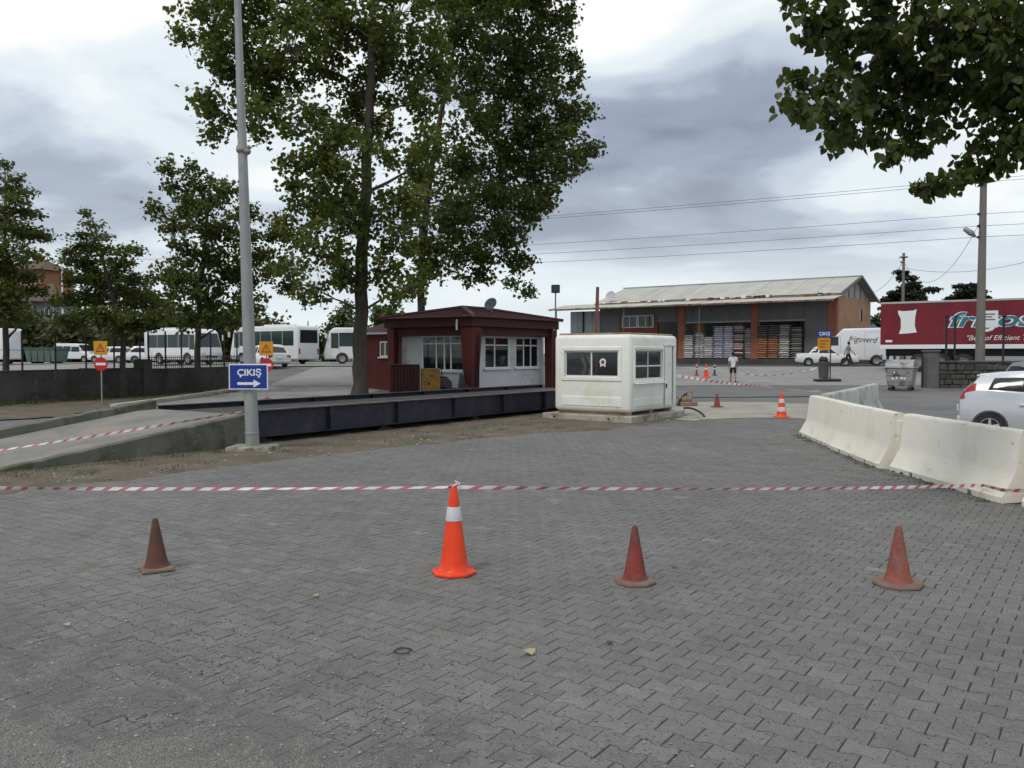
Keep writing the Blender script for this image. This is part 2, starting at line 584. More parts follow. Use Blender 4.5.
PFACES = [list(reversed(range(NV)))] + [[k, (k + 1) % NV, NV + (k + 1) % NV, NV + k] for k in range(NV)]
rng = np.random.default_rng(5)
ux, uy = -DN.x, -DN.y             # paver's long axis
vx, vy = DD.x, DD.y
ii, jj = np.meshgrid(np.arange(-150, 180), np.arange(-80, 260))
ii, jj = ii.ravel(), jj.ravel()
a_ = ii * PL + (jj % 2) * PL * 0.5
b_ = jj * PW
PX, PY = a_ * ux + b_ * vx, a_ * uy + b_ * vy
ok = inside(PX, PY, PAVE_POLY) & (PY > 0.6) & (np.abs(PX) < 0.66 * PY + 3.2) & (PY < 27.5)
PX, PY = PX[ok], PY[ok]
shade = np.clip(rng.normal(0.48, 0.16, len(PX)), 0, 1)
shade[rng.random(len(PX)) < 0.004] = 1.0
tz = rng.normal(0, 0.0009, len(PX)); tx = rng.normal(0, 0.007, len(PX)); ty = rng.normal(0, 0.006, len(PX))
# sunken wheel tracks: slow undulation of the bed
tz += 0.0020 * np.sin(PX * 1.1 + 0.6 * PY) * np.sin(PY * 0.7 - 0.3 * PX)
jit = rng.normal(0, 0.0013, (len(PX), 2)); yaw = rng.normal(0, 0.008, len(PX))
in_frame = (PY > 3.45) & (np.abs(PX) < 0.60 * PY)
score = np.where(in_frame, PY, 1e6)
near = np.argsort(score)[:300]
is_near = np.zeros(len(PX), bool); is_near[near] = True
# the 300 nearest pavers: one object each
variants = []
for k in range(16):
    vv = paver_verts(0, rng.normal(0, 0.008), rng.normal(0, 0.008))
    st, lp = [], []
    for f in PFACES: st.append(len(lp)); lp += f
    variants.append(np_mesh("paver", vv, lp, st, [M_PAVER], {"shade": np.full(len(vv), float(np.clip(rng.normal(0.5, 0.22), 0, 1)))}))
base_ang = math.atan2(uy, ux)
for q in near:
    o = bpy.data.objects.new("paver", variants[int(rng.integers(16))])
    C.objects.link(o); o.parent = paved_yard
    o.location = (PX[q] + jit[q, 0], PY[q] + jit[q, 1], tz[q])
    o.rotation_euler = (0, 0, base_ang + yaw[q] + (math.pi if q % 2 else 0))
far = np.where(~is_near)[0]
nF = len(far)
T = paver_verts()
cs, sn = np.cos(base_ang + yaw[far]), np.sin(base_ang + yaw[far])
V = np.empty((nF, 2 * NV, 3), np.float32)
V[:, :, 0] = (PX[far] + jit[far, 0])[:, None] + T[None, :, 0] * cs[:, None] - T[None, :, 1] * sn[:, None]
V[:, :, 1] = (PY[far] + jit[far, 1])[:, None] + T[None, :, 0] * sn[:, None] + T[None, :, 1] * cs[:, None]
V[:, :, 2] = T[None, :, 2] + tz[far][:, None] + tx[far][:, None] * T[None, :, 0] + ty[far][:, None] * T[None, :, 1]
loop1 = np.array([i for f in PFACES for i in f]); start1 = np.cumsum([0] + [len(f) for f in PFACES])[:-1]
loops = (loop1[None, :] + (np.arange(nF) * 2 * NV)[:, None]).ravel()
starts = (start1[None, :] + (np.arange(nF) * len(loop1))[:, None]).ravel()
pf = bpy.data.objects.new("paver_field", np_mesh("paver_field", V.reshape(-1, 3), loops, starts, [M_PAVER], {"shade": np.repeat(shade[far], 2 * NV)}))
C.objects.link(pf); pf.parent = paved_yard; pf["kind"] = "stuff"


# --- bare earth between the paving and the weighbridge
def hashn(x, y, s=1.0):
    return (math.sin(x * 1.7 * s + 1.3) * math.cos(y * 2.3 * s - 0.7) + math.sin(x * 4.1 * s - y * 3.3 * s) * 0.5 + math.sin(x * 9.7 * s + y * 8.1 * s) * 0.25) / 1.75


WB_B = Vector((-5.25, 17.0, 0))
edge = [Vector((p.x, p.y, 0)) for p in DIRT_EDGE[:11]]
dense = []
for a, b in zip(edge, edge[1:]):
    m = max(2, int((b - a).length / 0.12))
    dense += [a.lerp(b, k / m) for k in range(m)]
dense.append(edge[-1])
NS = 26
vs, fs = [], []
for i, p in enumerate(dense):
    s = (p - WB_B).dot(DN)
    ragged = 0.32 * hashn(p.x, p.y) + 0.16 * hashn(p.x * 3, p.y * 3)
    start = p - DN * (0.10 + ragged)
    depth = max(0.5, 1.0 - s)
    for k in range(NS):
        u = k / (NS - 1)
        q = start + DN * (depth + 0.1) * u
        h = 0.022 * min(1, u * 7) + 0.014 * hashn(q.x * 2.2, q.y * 2.2) * min(1, u * 5) + 0.05 * u * u
        if k == 0: h = -0.012
        vs.append((q.x, q.y, h))
for i in range(len(dense) - 1):
    for k in range(NS - 1):
        fs.append((i * NS + k, (i + 1) * NS + k, (i + 1) * NS + k + 1, i * NS + k + 1))
e = MB(); e.add(vs, fs)
kind(e.build("earth_strip", M_DIRT, smooth=60), "structure")
# the bed under the steel deck and out beside the lane
blob_sheet("earth_bed", [xy(WB_B - DD * 7 + DN * 0.8), xy(WB_B + DD * 20 + DN * 0.8), xy(WB_B + DD * 20 + DN * 6), xy(WB_B - DD * 1 + DN * 5), xy(WB_B - DD * 7 + DN * 5)], 0.012, M_DIRT, 0.1, 4)
blob_sheet("sandy_patch", [xy(gp(655, 402)), xy(gp(760, 402)), xy(gp(832, 405)), xy(gp(812, 419)), xy(gp(740, 418)), xy(gp(690, 421)), xy(gp(655, 417))], 0.010, M_SAND, 0.18, 8, step=0.5)
blob_sheet("sandy_corner", [xy(gp(760, 384.8)), xy(gp(822, 386)), xy(gp(824, 391)), xy(gp(790, 389))], 0.008, M_SAND, 0.25, 9, step=0.8)
# shallow drain slot across the asphalt
ds = MB()
p0, p1 = gp(676, 397.5), gp(834, 396.0)
dv = (p1 - p0).normalized(); pv = Vector((-dv.y, dv.x, 0))
ds.add([p0 - pv * 0.22 + Vector((0, 0, 0.004)), p1 - pv * 0.22 + Vector((0, 0, 0.004)), p1 + pv * 0.22 + Vector((0, 0, 0.004)), p0 + pv * 0.22 + Vector((0, 0, 0.004))], [(0, 1, 2, 3)])
kind(ds.build("drain_cover", M_APRON), "structure")

# ================================================================== WEIGHBRIDGE
M_STEEL = pmat("navy_painted_steel", (0.016, 0.017, 0.036), (0.022, 0.022, 0.042), scale=2.5, rough=0.55, bump=0.1, bscale=12, wear=(0.07, 0.042, 0.030), wscale=5,
               wrange=(0.56, 0.68), stain=(0.045, 0.042, 0.045), sscale=2.0, srange=(0.5, 0.7))
M_DECK = pmat("dirty_deck_steel", (0.03, 0.03, 0.033), (0.055, 0.05, 0.045), scale=1.2, rough=0.6, bump=0.2, bscale=30)
M_FLANGE = pmat("worn_flange_steel", (0.16, 0.15, 0.155), (0.07, 0.065, 0.07), scale=3.0, rough=0.5, metal=0.3)
wb = thing("weighbridge", "long navy steel vehicle weighbridge on low supports beside the red office", "weighbridge", WB_B + DN * 0.18, DANG)
WL, WW = 15.5, 3.0
for y0 in (0.0, WW):
    gd = MB()
    gd.box(0, WL, y0 - 0.010, y0 + 0.010, 0.20, 0.715)
    gd.box(0, WL, y0 - 0.11, y0 + 0.05, 0.18, 0.20)
    go = gd.build("girder", M_STEEL, wb)
    fl = MB(); fl.box(0, WL, y0 - 0.12, y0 + 0.06, 0.715, 0.74)
    fl.build("top_flange", M_FLANGE if y0 == 0 else M_STEEL, go, bevel=0.004)
    for k in range(8):
        st = MB(); x = 0.02 + k * (WL - 0.06) / 7
        st.box(x, x + 0.02, y0 - 0.105, y0 - 0.012, 0.202, 0.713)
        st.build("stiffener", M_STEEL, go)
dk = MB()
for k in range(9):
    x0 = k * WL / 9 + 0.008
    d1 = MB(); d1.box(x0, x0 + WL / 9 - 0.016, 0.02, WW - 0.02, 0.60, 0.62)
    d1.build("deck_plate", M_DECK, wb)
for k in range(5):
    for y in (0.15, WW - 0.15):
        ft = MB(); x = 0.5 + k * (WL - 1.0) / 4
        ft.box(x - 0.22, x + 0.22, y - 0.1, y + 0.1, 0.0, 0.10); ft.box(x - 0.1, x + 0.1, y - 0.07, y + 0.07, 0.10, 0.178)
        ft.build("load_cell_foot", M_DECK, wb)

# concrete approach ramp
M_RAMP = pmat("ramp_concrete", (0.235, 0.225, 0.205), (0.17, 0.165, 0.15), scale=1.2, rough=0.92, bump=0.4, bscale=25, stain=(0.27, 0.235, 0.20), sscale=0.9, world_pos=True)
ramp_t = thing("approach_ramp", "mossy concrete approach ramp rising to the navy weighbridge deck", "ramp", WB_B, DANG)
RL = 5.2
prof = [(-RL - 0.0, -0.03), (-0.02, -0.03), (-0.02, 0.66), (-0.5, 0.645), (-RL, 0.005)]
rb = MB(); rb.prism(prof, 0.16, 3.2, "xz")
rb.build("ramp_slab", M_RAMP, ramp_t, bevel=0.01)
nseg = 26
def side_wall(y0, y1, h0, name, top_off):
    w = MB(); secs = []
    for k in range(nseg + 1):
        x = -RL - 0.35 + (RL + 0.33) * k / nseg
        z = max(0.03, 0.66 * (x + RL) / RL) + top_off + 0.012 * hashn(x * 5, y0)
        if x < -RL: z = 0.03
        j = 0.01 * hashn(x * 7, 3)
        secs.append([(x, y0 + j, -0.05), (x, y0 + j, z - 0.02), (x, y0 + 0.02, z), (x, y1, z), (x, y1, -0.05)])
    w.loft(secs)
    w.build(name, M_OLDCONC, ramp_t)
side_wall(0.0, 0.16, 0, "retaining_wall", 0.035)
side_wall(3.2, 3.42, 0, "far_upstand", 0.20)
# exit ramp (mostly behind the booth)
ex = thing("exit_ramp", "short concrete ramp leading down from the weighbridge behind the white booth", "ramp", WB_B + DD * (WL + 0.05), DANG)
er = MB(); er.prism([(0, -0.03), (2.6, -0.03), (2.6, 0.005), (0, 0.62)], 0.2, 3.1, "xz"); er.build("ramp_slab", M_RAMP, ex)

# ================================================================== LAMP POLE with the blue exit sign
M_GALV = pmat("galvanised_steel", (0.33, 0.345, 0.335), (0.26, 0.27, 0.265), scale=4, rough=0.55, metal=0.2, stretch=(1, 1, 0.3), wear=(0.17, 0.165, 0.15), wscale=3)
M_FOOT = pmat("footing_concrete", (0.36, 0.35, 0.31), (0.22, 0.21, 0.18), scale=5, rough=0.95, bump=0.6, bscale=15, stain=(0.12, 0.125, 0.07), sscale=3)
POLE = gp(252.5, 451)
lp = thing("lamp_pole", "tall galvanised lamp pole on a pale concrete footing by the ramp", "pole", (POLE.x, POLE.y, 0))
lean = -0.022
f = MB(); f.box(-0.42, 0.44, -0.35, 0.35, -0.05, 0.11); f.build("footing", M_FOOT, lp, bevel=0.03, seg=2)
s = MB(); s.tube([(0, 0, 0.1), (lean * 4, 0, 4), (lean * 9.6, 0, 9.6)], [0.134, 0.104, 0.056], 12); s.build("shaft", M_GALV, lp, smooth=40)
s = MB(); s.tube([(lean * 9.6, 0, 9.58), (lean * 9.6 + 0.02, 0.2, 9.95), (0.1, 0.9, 10.2)], [0.035, 0.035, 0.03], 8); s.build("lamp_arm", M_GALV, lp, smooth=40)
s = MB(); s.prism([(0.8, 10.15), (1.4, 10.22), (1.45, 10.28), (1.35, 10.36), (0.85, 10.28)], -0.1, 0.3, "yz"); s.build("lamp_head", M_GALV, lp, bevel=0.02)
pb = MB(); zb = POLE.z + 5.78
for dx, dz, r in ((-0.01, 0, 0.105), (0.09, -0.03, 0.085), (0.12, 0.05, 0.055), (-0.05, 0.05, 0.06), (0.06, -0.10, 0.05)):
    pb.lathe([(0.01, -r * 0.8), (r * 0.8, -r * 0.5), (r, 0), (r * 0.75, r * 0.5), (0.01, r * 0.75)], 9, (lean * 5.8 + dx, -0.03, zb + dz))
pb.build("rag_bundle", pmat("old_rags", (0.33, 0.30, 0.27), (0.18, 0.17, 0.16), scale=14, rough=0.95, bump=0.8, bscale=14), lp, smooth=60)
for z in (0.35,):
    hb = MB(); hb.lathe([(0.136 - 0.008 * z, z - 0.03), (0.139 - 0.008 * z, z - 0.025), (0.139 - 0.008 * z, z + 0.025), (0.136 - 0.008 * z, z + 0.03)], 12, (lean * z, 0, 0))
    hb.build("band_clamp", M_GALV, lp, smooth=40)

M_BLUE = pmat("sign_blue", (0.008, 0.035, 0.25), (0.010, 0.042, 0.28), scale=6, rough=0.35)
M_SWHITE = pmat("sign_white", (0.78, 0.79, 0.80), rough=0.4)
M_SIGNBACK = pmat("sign_back_grey", (0.30, 0.31, 0.32), rough=0.5, metal=0.3)
es = thing("exit_sign", "blue ÇIKIŞ sign with white arrow pointing right on the tall pole", "sign", (POLE.x - 0.01, POLE.y - 0.175, at(251.5, 376.5, POLE.y).z))
W2, H2 = 0.375, 0.245
b = MB(); b.box(-W2, W2, 0, 0.012, -H2, H2); b.build("border", M_SWHITE, es, bevel=0.004)
b = MB(); b.box(-W2 + 0.022, W2 - 0.022, -0.003, 0.004, -H2 + 0.022, H2 - 0.022); b.build("panel", M_BLUE, es)
for z in (-0.14, 0.14):
    b = MB(); b.box(-0.05, 0.05, 0.012, 0.05, z - 0.02, z + 0.02); b.build("bracket", M_SIGNBACK, es)
text_part("ÇIKIŞ", 0.175, M_SWHITE, es, (0.02, -0.0045, 0.075), (math.pi / 2, 0, 0), width=0.46, bold=0.004)
b = MB(); b.prism([(-0.21, -0.105), (0.10, -0.105), (0.10, -0.055), (0.235, -0.13), (0.10, -0.205), (0.10, -0.155), (-0.21, -0.155)], -0.006, -0.0035, "xz"); b.build("arrow", M_SWHITE, es)

# ================================================================== warning sign posts
M_YELLOW = pmat("sign_yellow", (0.62, 0.30, 0.012), (0.52, 0.25, 0.012), scale=5, rough=0.4)
M_SRED = pmat("sign_red", (0.52, 0.015, 0.02), (0.45, 0.015, 0.02), scale=5, rough=0.4)
M_BLACK = pmat("black_paint", (0.015, 0.015, 0.016), rough=0.55)
M_DARKRED = pmat("sign_outline_red", (0.35, 0.03, 0.01), rough=0.45)
def warning_post(p, zc_y, zc_r, label, w=0.5, lit=0.0):
    t = thing("warning_sign_post", label, "sign post", p)
    z1, z2 = zc_y, zc_r
    s = MB(); s.cyl((0, 0, 0), (0, 0, z1 + w * 0.5), 0.025, n=8); s.build("post", M_GALV, t, smooth=40)
    s = MB(); s.lathe([(0.02, 0.0), (0.24, 0.0), (0.17, 0.05), (0.06, 0.10), (0.03, 0.11)], 12); s.build("base_mound", M_DIRT, t, smooth=50)
    y = MB(); y.box(-w / 2, w / 2, -0.045, -0.030, z1 - w / 2, z1 + w / 2); yo = y.build("yellow_panel", M_YELLOW, t, bevel=0.006)
    tr = MB(); a = w * 0.36
    out = [(-a, -a * 0.8), (a, -a * 0.8), (0, a * 0.95)]; inn = [(-a * 0.66, -a * 0.58), (a * 0.66, -a * 0.58), (0, a * 0.56)]
    for k in range(3):
        k2 = (k + 1) % 3
        q = [out[k], out[k2], inn[k2], inn[k]]
        tr.prism([(px_, z1 + pz_) for px_, pz_ in q], -0.050, -0.046, "xz")
    tr.build("warning_triangle", M_DARKRED, yo)
    ex_ = MB(); ex_.box(-0.012, 0.012, -0.049, -0.046, z1 - a * 0.2, z1 + a * 0.25); ex_.box(-0.012, 0.012, -0.049, -0.046, z1 - a * 0.42, z1 - a * 0.30); ex_.build("exclamation_mark", M_BLACK, yo)
    d = MB(); d.lathe([(0.01, -0.030), (w * 0.5, -0.030), (w * 0.5, -0.042), (0.01, -0.042)], 28, (0, 0, z2), axis="y"); do = d.build("no_entry_disc", M_SRED, t, smooth=40)
    b_ = MB(); b_.box(-w * 0.36, w * 0.36, -0.046, -0.0425, z2 - w * 0.09, z2 + w * 0.09); b_.build("white_bar", M_SWHITE, do)
    return t
pA = gp(102, 405)
warning_post((pA.x, pA.y, 0), at(102, 348, pA.y).z, at(102, 364, pA.y).z, "yellow warning triangle above round no-entry sign on post beside the dark left wall")
pB = gp(267, 400)
warning_post((pB.x, pB.y, 0), at(264, 348.5, pB.y).z, at(264, 365, pB.y).z, "yellow warning triangle sign half hidden behind the blue arrow sign", w=0.56)

# ================================================================== JERSEY BARRIERS
def barrier_material():
    m = pmat("cream_barrier_paint", (0.80, 0.765, 0.68), (0.74, 0.70, 0.61), scale=1.3, rough=0.85, bump=0.3, bscale=16, contrast=(0.3, 0.7),
             stain=(0.66, 0.60, 0.50), sscale=1.1, srange=(0.50, 0.66), wear=(0.34, 0.30, 0.25), wscale=6.5, wrange=(0.63, 0.76), vrand=0.05, stretch=(0.6, 1, 1.0))
    return m
M_BARR = barrier_material()
M_BARR_SHADE = pmat("shade_grey_barrier", (0.48, 0.475, 0.455), (0.41, 0.405, 0.385), scale=1.5, rough=0.88, bump=0.3, bscale=16, stain=(0.28, 0.27, 0.25), sscale=1.4)  # shade on the far barriers' visible side, put into the colour as grey
def barrier(p0, p1, label, mat=M_BARR, seed=0, H=0.92, wid=0.33):
    p0, p1 = Vector(p0), Vector(p1)
    d = (p1 - p0); L = d.length; d.normalize()
    t = thing("concrete_barrier", label, "barrier", (p0 + p1) / 2, math.atan2(d.y, d.x), "concrete barriers along the yard edge")
    rnd = random.Random(seed)
    halfp = [(wid, 0.0), (wid + 0.005, 0.075), (wid - 0.02, 0.10), (0.185, 0.32), (0.150, 0.42), (0.105, H - 0.05), (0.085, H - 0.012), (0.06, H)]
    ring = [(y, z) for y, z in halfp] + [(-y, z) for y, z in reversed(halfp)]
    n = 36; secs = []
    for k in range(n + 1):
        x = -L / 2 + 0.02 + (L - 0.04) * k / n
        endf = 1.0 - 0.03 * max(0, 1 - min(k, n - k) / 1.5)
        sec = []
        for y, z in ring:
            dz = 0.0
            if z < 0.01 and rnd.random() < 0.22: dz = rnd.uniform(0, 0.05)       # broken lower arris
            if z > H - 0.02 and rnd.random() < 0.08: dz = -rnd.uniform(0, 0.012)
            jy = rnd.uniform(-0.004, 0.004)
            sec.append((x + rnd.uniform(-0.004, 0.004), (y + jy) * endf, z + dz))
        secs.append(sec)
    mb = MB(); mb.loft(secs)
    cuts = []
    for fx in (-0.26, 0.26):                                                        # drain / fork slots
        c = MB(); c.prism([(fx * L - 0.07, -0.05), (fx * L + 0.07, -0.05), (fx * L + 0.045, 0.065), (fx * L - 0.045, 0.065)], -0.6, 0.6, "xz"); cuts.append(c)
    carve(mb, cuts, "barrier_body", [mat], t, smooth=32)
    for sx in (-1, 1):                                                              # end joint keys
        k_ = MB(); k_.box(sx * (L / 2 - 0.022), sx * (L / 2 + 0.012), -0.045, 0.045, 0.1, H - 0.12); k_.build("joint_key", mat, t, bevel=0.01)
    return t
B0, B1, B2, B3 = Vector((7.02, 19.75, 0)), Vector((6.66, 16.85, 0)), Vector((6.34, 13.8, 0)), Vector((6.50, 10.62, 0))
barrier(B0, B1, "cream concrete barrier at the far left end of the curved row", seed=1)
barrier(B1 + Vector((-0.03, -0.04, 0)), B2 + Vector((0, 0.06, 0)), "cream concrete barrier, second from the far end of the curved row", seed=2)
barrier(B2 + Vector((0.1, -0.05, 0)), B3 + Vector((0.0, 0.03, 0)), "longest looking cream concrete barrier, touched by the near tape", seed=3)
barrier(B3 + Vector((0.1, -0.05, 0)), B3 + Vector((0.95, -2.6, 0)), "cream concrete barrier cut by the right edge of the picture", seed=4)
F0, F1, F2 = Vector((7.45, 20.3, 0)), Vector((9.62, 23.8, 0)), Vector((11.7, 27.4, 0))
barrier(F0, F1, "shade-grey concrete barrier turning back behind the cream row", M_BARR_SHADE, seed=5)
barrier(F1 + Vector((0.06, 0.1, 0)), F2, "farthest shade-grey concrete barrier, nearest the waste container", M_BARR_SHADE, seed=6)

# ================================================================== TRAFFIC CONES
M_CONE = pmat("orange_cone_plastic", (0.86, 0.062, 0.012), (0.80, 0.052, 0.010), scale=4, rough=0.42, wear=(0.30, 0.045, 0.02), wscale=15, wrange=(0.60, 0.72), stain=(0.62, 0.05, 0.015), sscale=3)
M_CONE_OLD = pmat("faded_red_cone", (0.27, 0.042, 0.036), (0.19, 0.042, 0.035), scale=7, rough=0.75, wear=(0.17, 0.115, 0.09), wscale=9, wrange=(0.5, 0.78), stain=(0.075, 0.035, 0.03), sscale=5, srange=(0.42, 0.7), bump=0.3, bscale=25)
M_CONE_RUST = pmat("sun_bleached_cone", (0.32, 0.085, 0.055), (0.24, 0.072, 0.05), scale=7, rough=0.8, wear=(0.22, 0.15, 0.12), wscale=9, wrange=(0.46, 0.76), stain=(0.11, 0.05, 0.04), sscale=5, srange=(0.42, 0.7), bump=0.3, bscale=25)
M_CONE_BROWN = pmat("grimy_brown_cone", (0.13, 0.055, 0.038), (0.09, 0.044, 0.034), scale=7, rough=0.85, wear=(0.15, 0.11, 0.085), wscale=6, wrange=(0.56, 0.7))
M_CONE_BASE = pmat("scuffed_cone_base", (0.17, 0.10, 0.075), (0.21, 0.15, 0.12), scale=6, rough=0.9, bump=0.5, bscale=20)
M_REFL = pmat("reflective_band", (0.70, 0.70, 0.71), (0.6, 0.6, 0.6), scale=8, rough=0.4)
def octo(r, z0, z1, rot=R(22.5), n=8, taper=0.96):
    m = MB()
    a = [(r * math.cos(rot + 2 * math.pi * k / n), r * math.sin(rot + 2 * math.pi * k / n)) for k in range(n)]
    m.loft([[(x, y, z0) for x, y in a], [(x, y, z1) for x, y in a], [(x * 0.9, y * 0.9, z1 + 0.012) for x, y in a], [(x * 0.4, y * 0.4, z1 + 0.014) for x, y in a]])
    return m
def cone(p, label, H, rb, body, basem, bands=(), rz=0.0, tilt=(0, 0), rbase=None, square=False):
    t = thing("traffic_cone", label, "traffic cone", p, rz, "traffic cones standing in the yard")
    t.rotation_euler = (tilt[0], tilt[1], rz)
    rbase = rbase or rb * 1.75
    if square: o = octo(rbase * 1.15, 0.0, 0.022, R(45), 4)
    else: o = octo(rbase, 0.0, 0.024)
    o.build("base", basem, t, bevel=0.006)
    rt = rb * 0.22
    def rad(z): return rb + (rt - rb) * (z - 0.03) / (H - 0.03)
    prof = [(rb * 1.12, 0.034), (rb * 1.02, 0.05)] + [(rad(z), z) for z in (0.10, H * 0.3, H * 0.5, H * 0.7, H * 0.88, H - 0.012)] + [(rt * 0.85, H - 0.002), (rt * 0.5, H), (rt * 0.45, H - 0.03)]
    c = MB(); c.lathe(prof, 22); co = c.build("cone_body", body, t, smooth=40)
    for z0, z1 in bands:
        b = MB(); b.lathe([(rad(z0) + 0.0035, z0), (rad(z0) + 0.0045, z0 + 0.004), (rad(z1) + 0.0045, z1 - 0.004), (rad(z1) + 0.0035, z1)], 22); b.build("reflective_band", M_REFL, co, smooth=50)
    return t
P = gp(454, 573.5); CONE_TOP = (P.x, P.y + 0.02, 0.745)
cone((P.x, P.y, 0.003), "bright orange traffic cone with white band, tape knotted round its top", 0.755, 0.125, M_CONE, M_CONE, [(0.46, 0.58)], 0.3, rbase=0.195)
P = gp(157, 570); cone((P.x, P.y, 0.003), "grimy brown traffic cone, leftmost on the paving", 0.455, 0.098, M_CONE_BROWN, M_CONE_BASE, rz=0.5, tilt=(0.01, -0.02), square=True, rbase=0.16)
P = gp(635, 583); cone((P.x, P.y, 0.003), "faded dark red traffic cone right of the orange one", 0.475, 0.098, M_CONE_OLD, M_CONE_BASE, rz=0.1, tilt=(0.015, -0.012))
P = gp(898, 585); cone((P.x, P.y, 0.003), "sun bleached pinkish traffic cone, rightmost on the paving", 0.485, 0.105, M_CONE_RUST, M_CONE_BASE, rz=0.9, tilt=(0.0, -0.02), rbase=0.2)
P = gp(-78, 521); LEFT_CONE = (P.x, P.y, 0.39)
cone((P.x, P.y, 0.003), "faded red traffic cone outside the left edge holding the tape", 0.475, 0.098, M_CONE_OLD, M_CONE_BASE, rz=0.6)
P = gp(781.5, 417.5); cone((P.x, P.y, 0.012), "red and white banded cone standing near the barrier end", 0.72, 0.15, M_CONE, M_CONE, [(0.17, 0.30), (0.42, 0.54)], 0.2, rbase=0.24)
P = gp(717, 407.5); cone((P.x, P.y, 0.012), "small dark maroon cone on the sandy patch right of the booth", 0.46, 0.12, M_CONE_OLD, M_CONE_OLD, rz=0.4, square=True, rbase=0.2)
P = gp(706, 385.3, 0.02); cone((P.x, P.y, gz(P.x, P.y) + 0.006), "distant orange cone between two short marker posts", 0.8, 0.15, M_CONE, M_CONE, [(0.45, 0.56)], 0.3, rbase=0.24)
M_MARK_RED = pmat("red_marker", (0.42, 0.02, 0.03), rough=0.5); M_RUB = pmat("black_rubber", (0.02, 0.02, 0.022), (0.035, 0.034, 0.033), scale=6, rough=0.7)
for px_, py_, mm, lab in ((696.5, 384.5, M_MARK_RED, "short red flexible marker post left of the distant cone"), (714.5, 384.5, M_RUB, "short black flexible marker post right of the distant cone")):
    P = gp(px_, py_, 0.02)
    t = thing("marker_post", lab, "bollard", (P.x, P.y, gz(P.x, P.y) + 0.003), 0, "flexible marker posts on the asphalt")
    s = MB(); s.lathe([(0.15, 0), (0.14, 0.03), (0.06, 0.05)], 14); s.build("base", M_RUB, t, smooth=40)
    s = MB(); s.lathe([(0.06, 0.05), (0.055, 0.1), (0.055, 0.68), (0.045, 0.72), (0.02, 0.74)], 14); s.build("post", mm, t, smooth=40)
    for z in (0.35, 0.55):
        s = MB(); s.lathe([(0.057, z), (0.0585, z + 0.01), (0.0585, z + 0.07), (0.057, z + 0.08)], 14); s.build("reflective_band", M_REFL, t, smooth=40)

# ================================================================== BARRIER TAPE
def tape_material(name, col):
    return pmat(name, col, tuple(c * 0.85 for c in col), scale=3, rough=0.4, spec=0.4)
M_TW, M_TR = tape_material("tape_white", (0.72, 0.70, 0.70)), tape_material("tape_red", (0.56, 0.13, 0.16))
def tape(points, label, w=0.07, stripe=0.11, sag=0.03, twist=0.6, seed=0, tmin=0.5, duty=0.40):
    rnd = random.Random(seed)
    pts = []
    for a, b in zip(points, points[1:]):
        a, b = Vector(a), Vector(b); n = 2 * max(2, int((b - a).length / stripe / 2))
        for k in range(n):
            u = (k // 2 * 2 + (2 * (1 - duty) if k % 2 else 0)) / n
            p = a.lerp(b, u); p.z -= 4 * sag * u * (1 - u)
            pts.append(p)
    pts.append(Vector(points[-1]))
    n = len(pts); vs = []; fs = []; mi = []
    ph = rnd.uniform(0, 6)
    for k, p in enumerate(pts):
        t = (pts[min(k + 1, n - 1)] - pts[max(k - 1, 0)]).normalized()
        side = t.cross(Vector((0, 0, 1))).normalized(); up = side.cross(t)
        roll = twist * math.sin(k * 0.09 + ph) + 0.3 * math.sin(k * 0.37 + ph * 2)
        u = up * math.cos(roll) + side * math.sin(roll)
        wk = w * (tmin + (1 - tmin) * (0.5 + 0.5 * math.sin(k * 0.053 + ph * 1.7))) * rnd.uniform(0.9, 1.08)
        vs += [p - u * wk * 0.5, p + u * wk * 0.5 + t * (stripe * 0.7 if 0 < k < n - 1 else 0)]
    for k in range(n - 1):
        fs.append((2 * k, 2 * k + 2, 2 * k + 3, 2 * k + 1)); mi.append(k % 2)
    m = MB(); m.v = [tuple(v) for v in vs]; m.f = [list(f) for f in fs]; m.m = mi
    o = m.build("barrier_tape", [M_TW, M_TR])
    sm = o.modifiers.new("thickness", "SOLIDIFY"); sm.thickness = 0.0008
    tag(o, label, "barrier tape", "red and white barrier tapes")
    return o
BT = Vector((B3.x - 0.33, B3.y + 0.45, 0.17))
tape([LEFT_CONE, CONE_TOP], "red and white tape stretched left from the orange cone across the paving", seed=1, sag=0.02, w=0.042)
tape([CONE_TOP, BT], "red and white tape stretched right from the orange cone to the barriers", seed=2, sag=0.03, w=0.05, twist=0.25)
tape([BT, (B3.x - 0.36, B3.y - 0.05, 0.185), (B3.x - 0.27, B3.y - 0.8, 0.30)], "tape end wrapped along the barrier at the right edge", seed=3, sag=0.0, w=0.055)
kn = MB()
for k in range(7):
    a = k * 0.9
    kn.tube([(CONE_TOP[0] + 0.03 * math.cos(a), CONE_TOP[1] + 0.03 * math.sin(a), 0.70 + 0.008 * k), (CONE_TOP[0] + 0.05 * math.cos(a + 1), CONE_TOP[1] + 0.05 * math.sin(a + 1), 0.73 + 0.008 * k), (CONE_TOP[0] + 0.035 * math.cos(a + 2.2), CONE_TOP[1] + 0.035 * math.sin(a + 2.2), 0.755 + 0.006 * k)], 0.007, 5, k % 2)
tag(kn.build("tape_knot", [M_TW, M_TR], smooth=50), "crumpled tape knot tied over the tip of the orange cone", "tape knot")
ramp_lo = gp(-60, 463, 0.55)
tape([at(-60, 459, 13.2), (POLE.x - 0.13, POLE.y - 0.1, at(247, 411, POLE.y).z)], "red and white tape running across the ramp to the lamp pole", seed=5, sag=0.02, w=0.04)
BOOTH_C = Vector((3.2, 22.7, 0))                                     # near corner of the booth slab
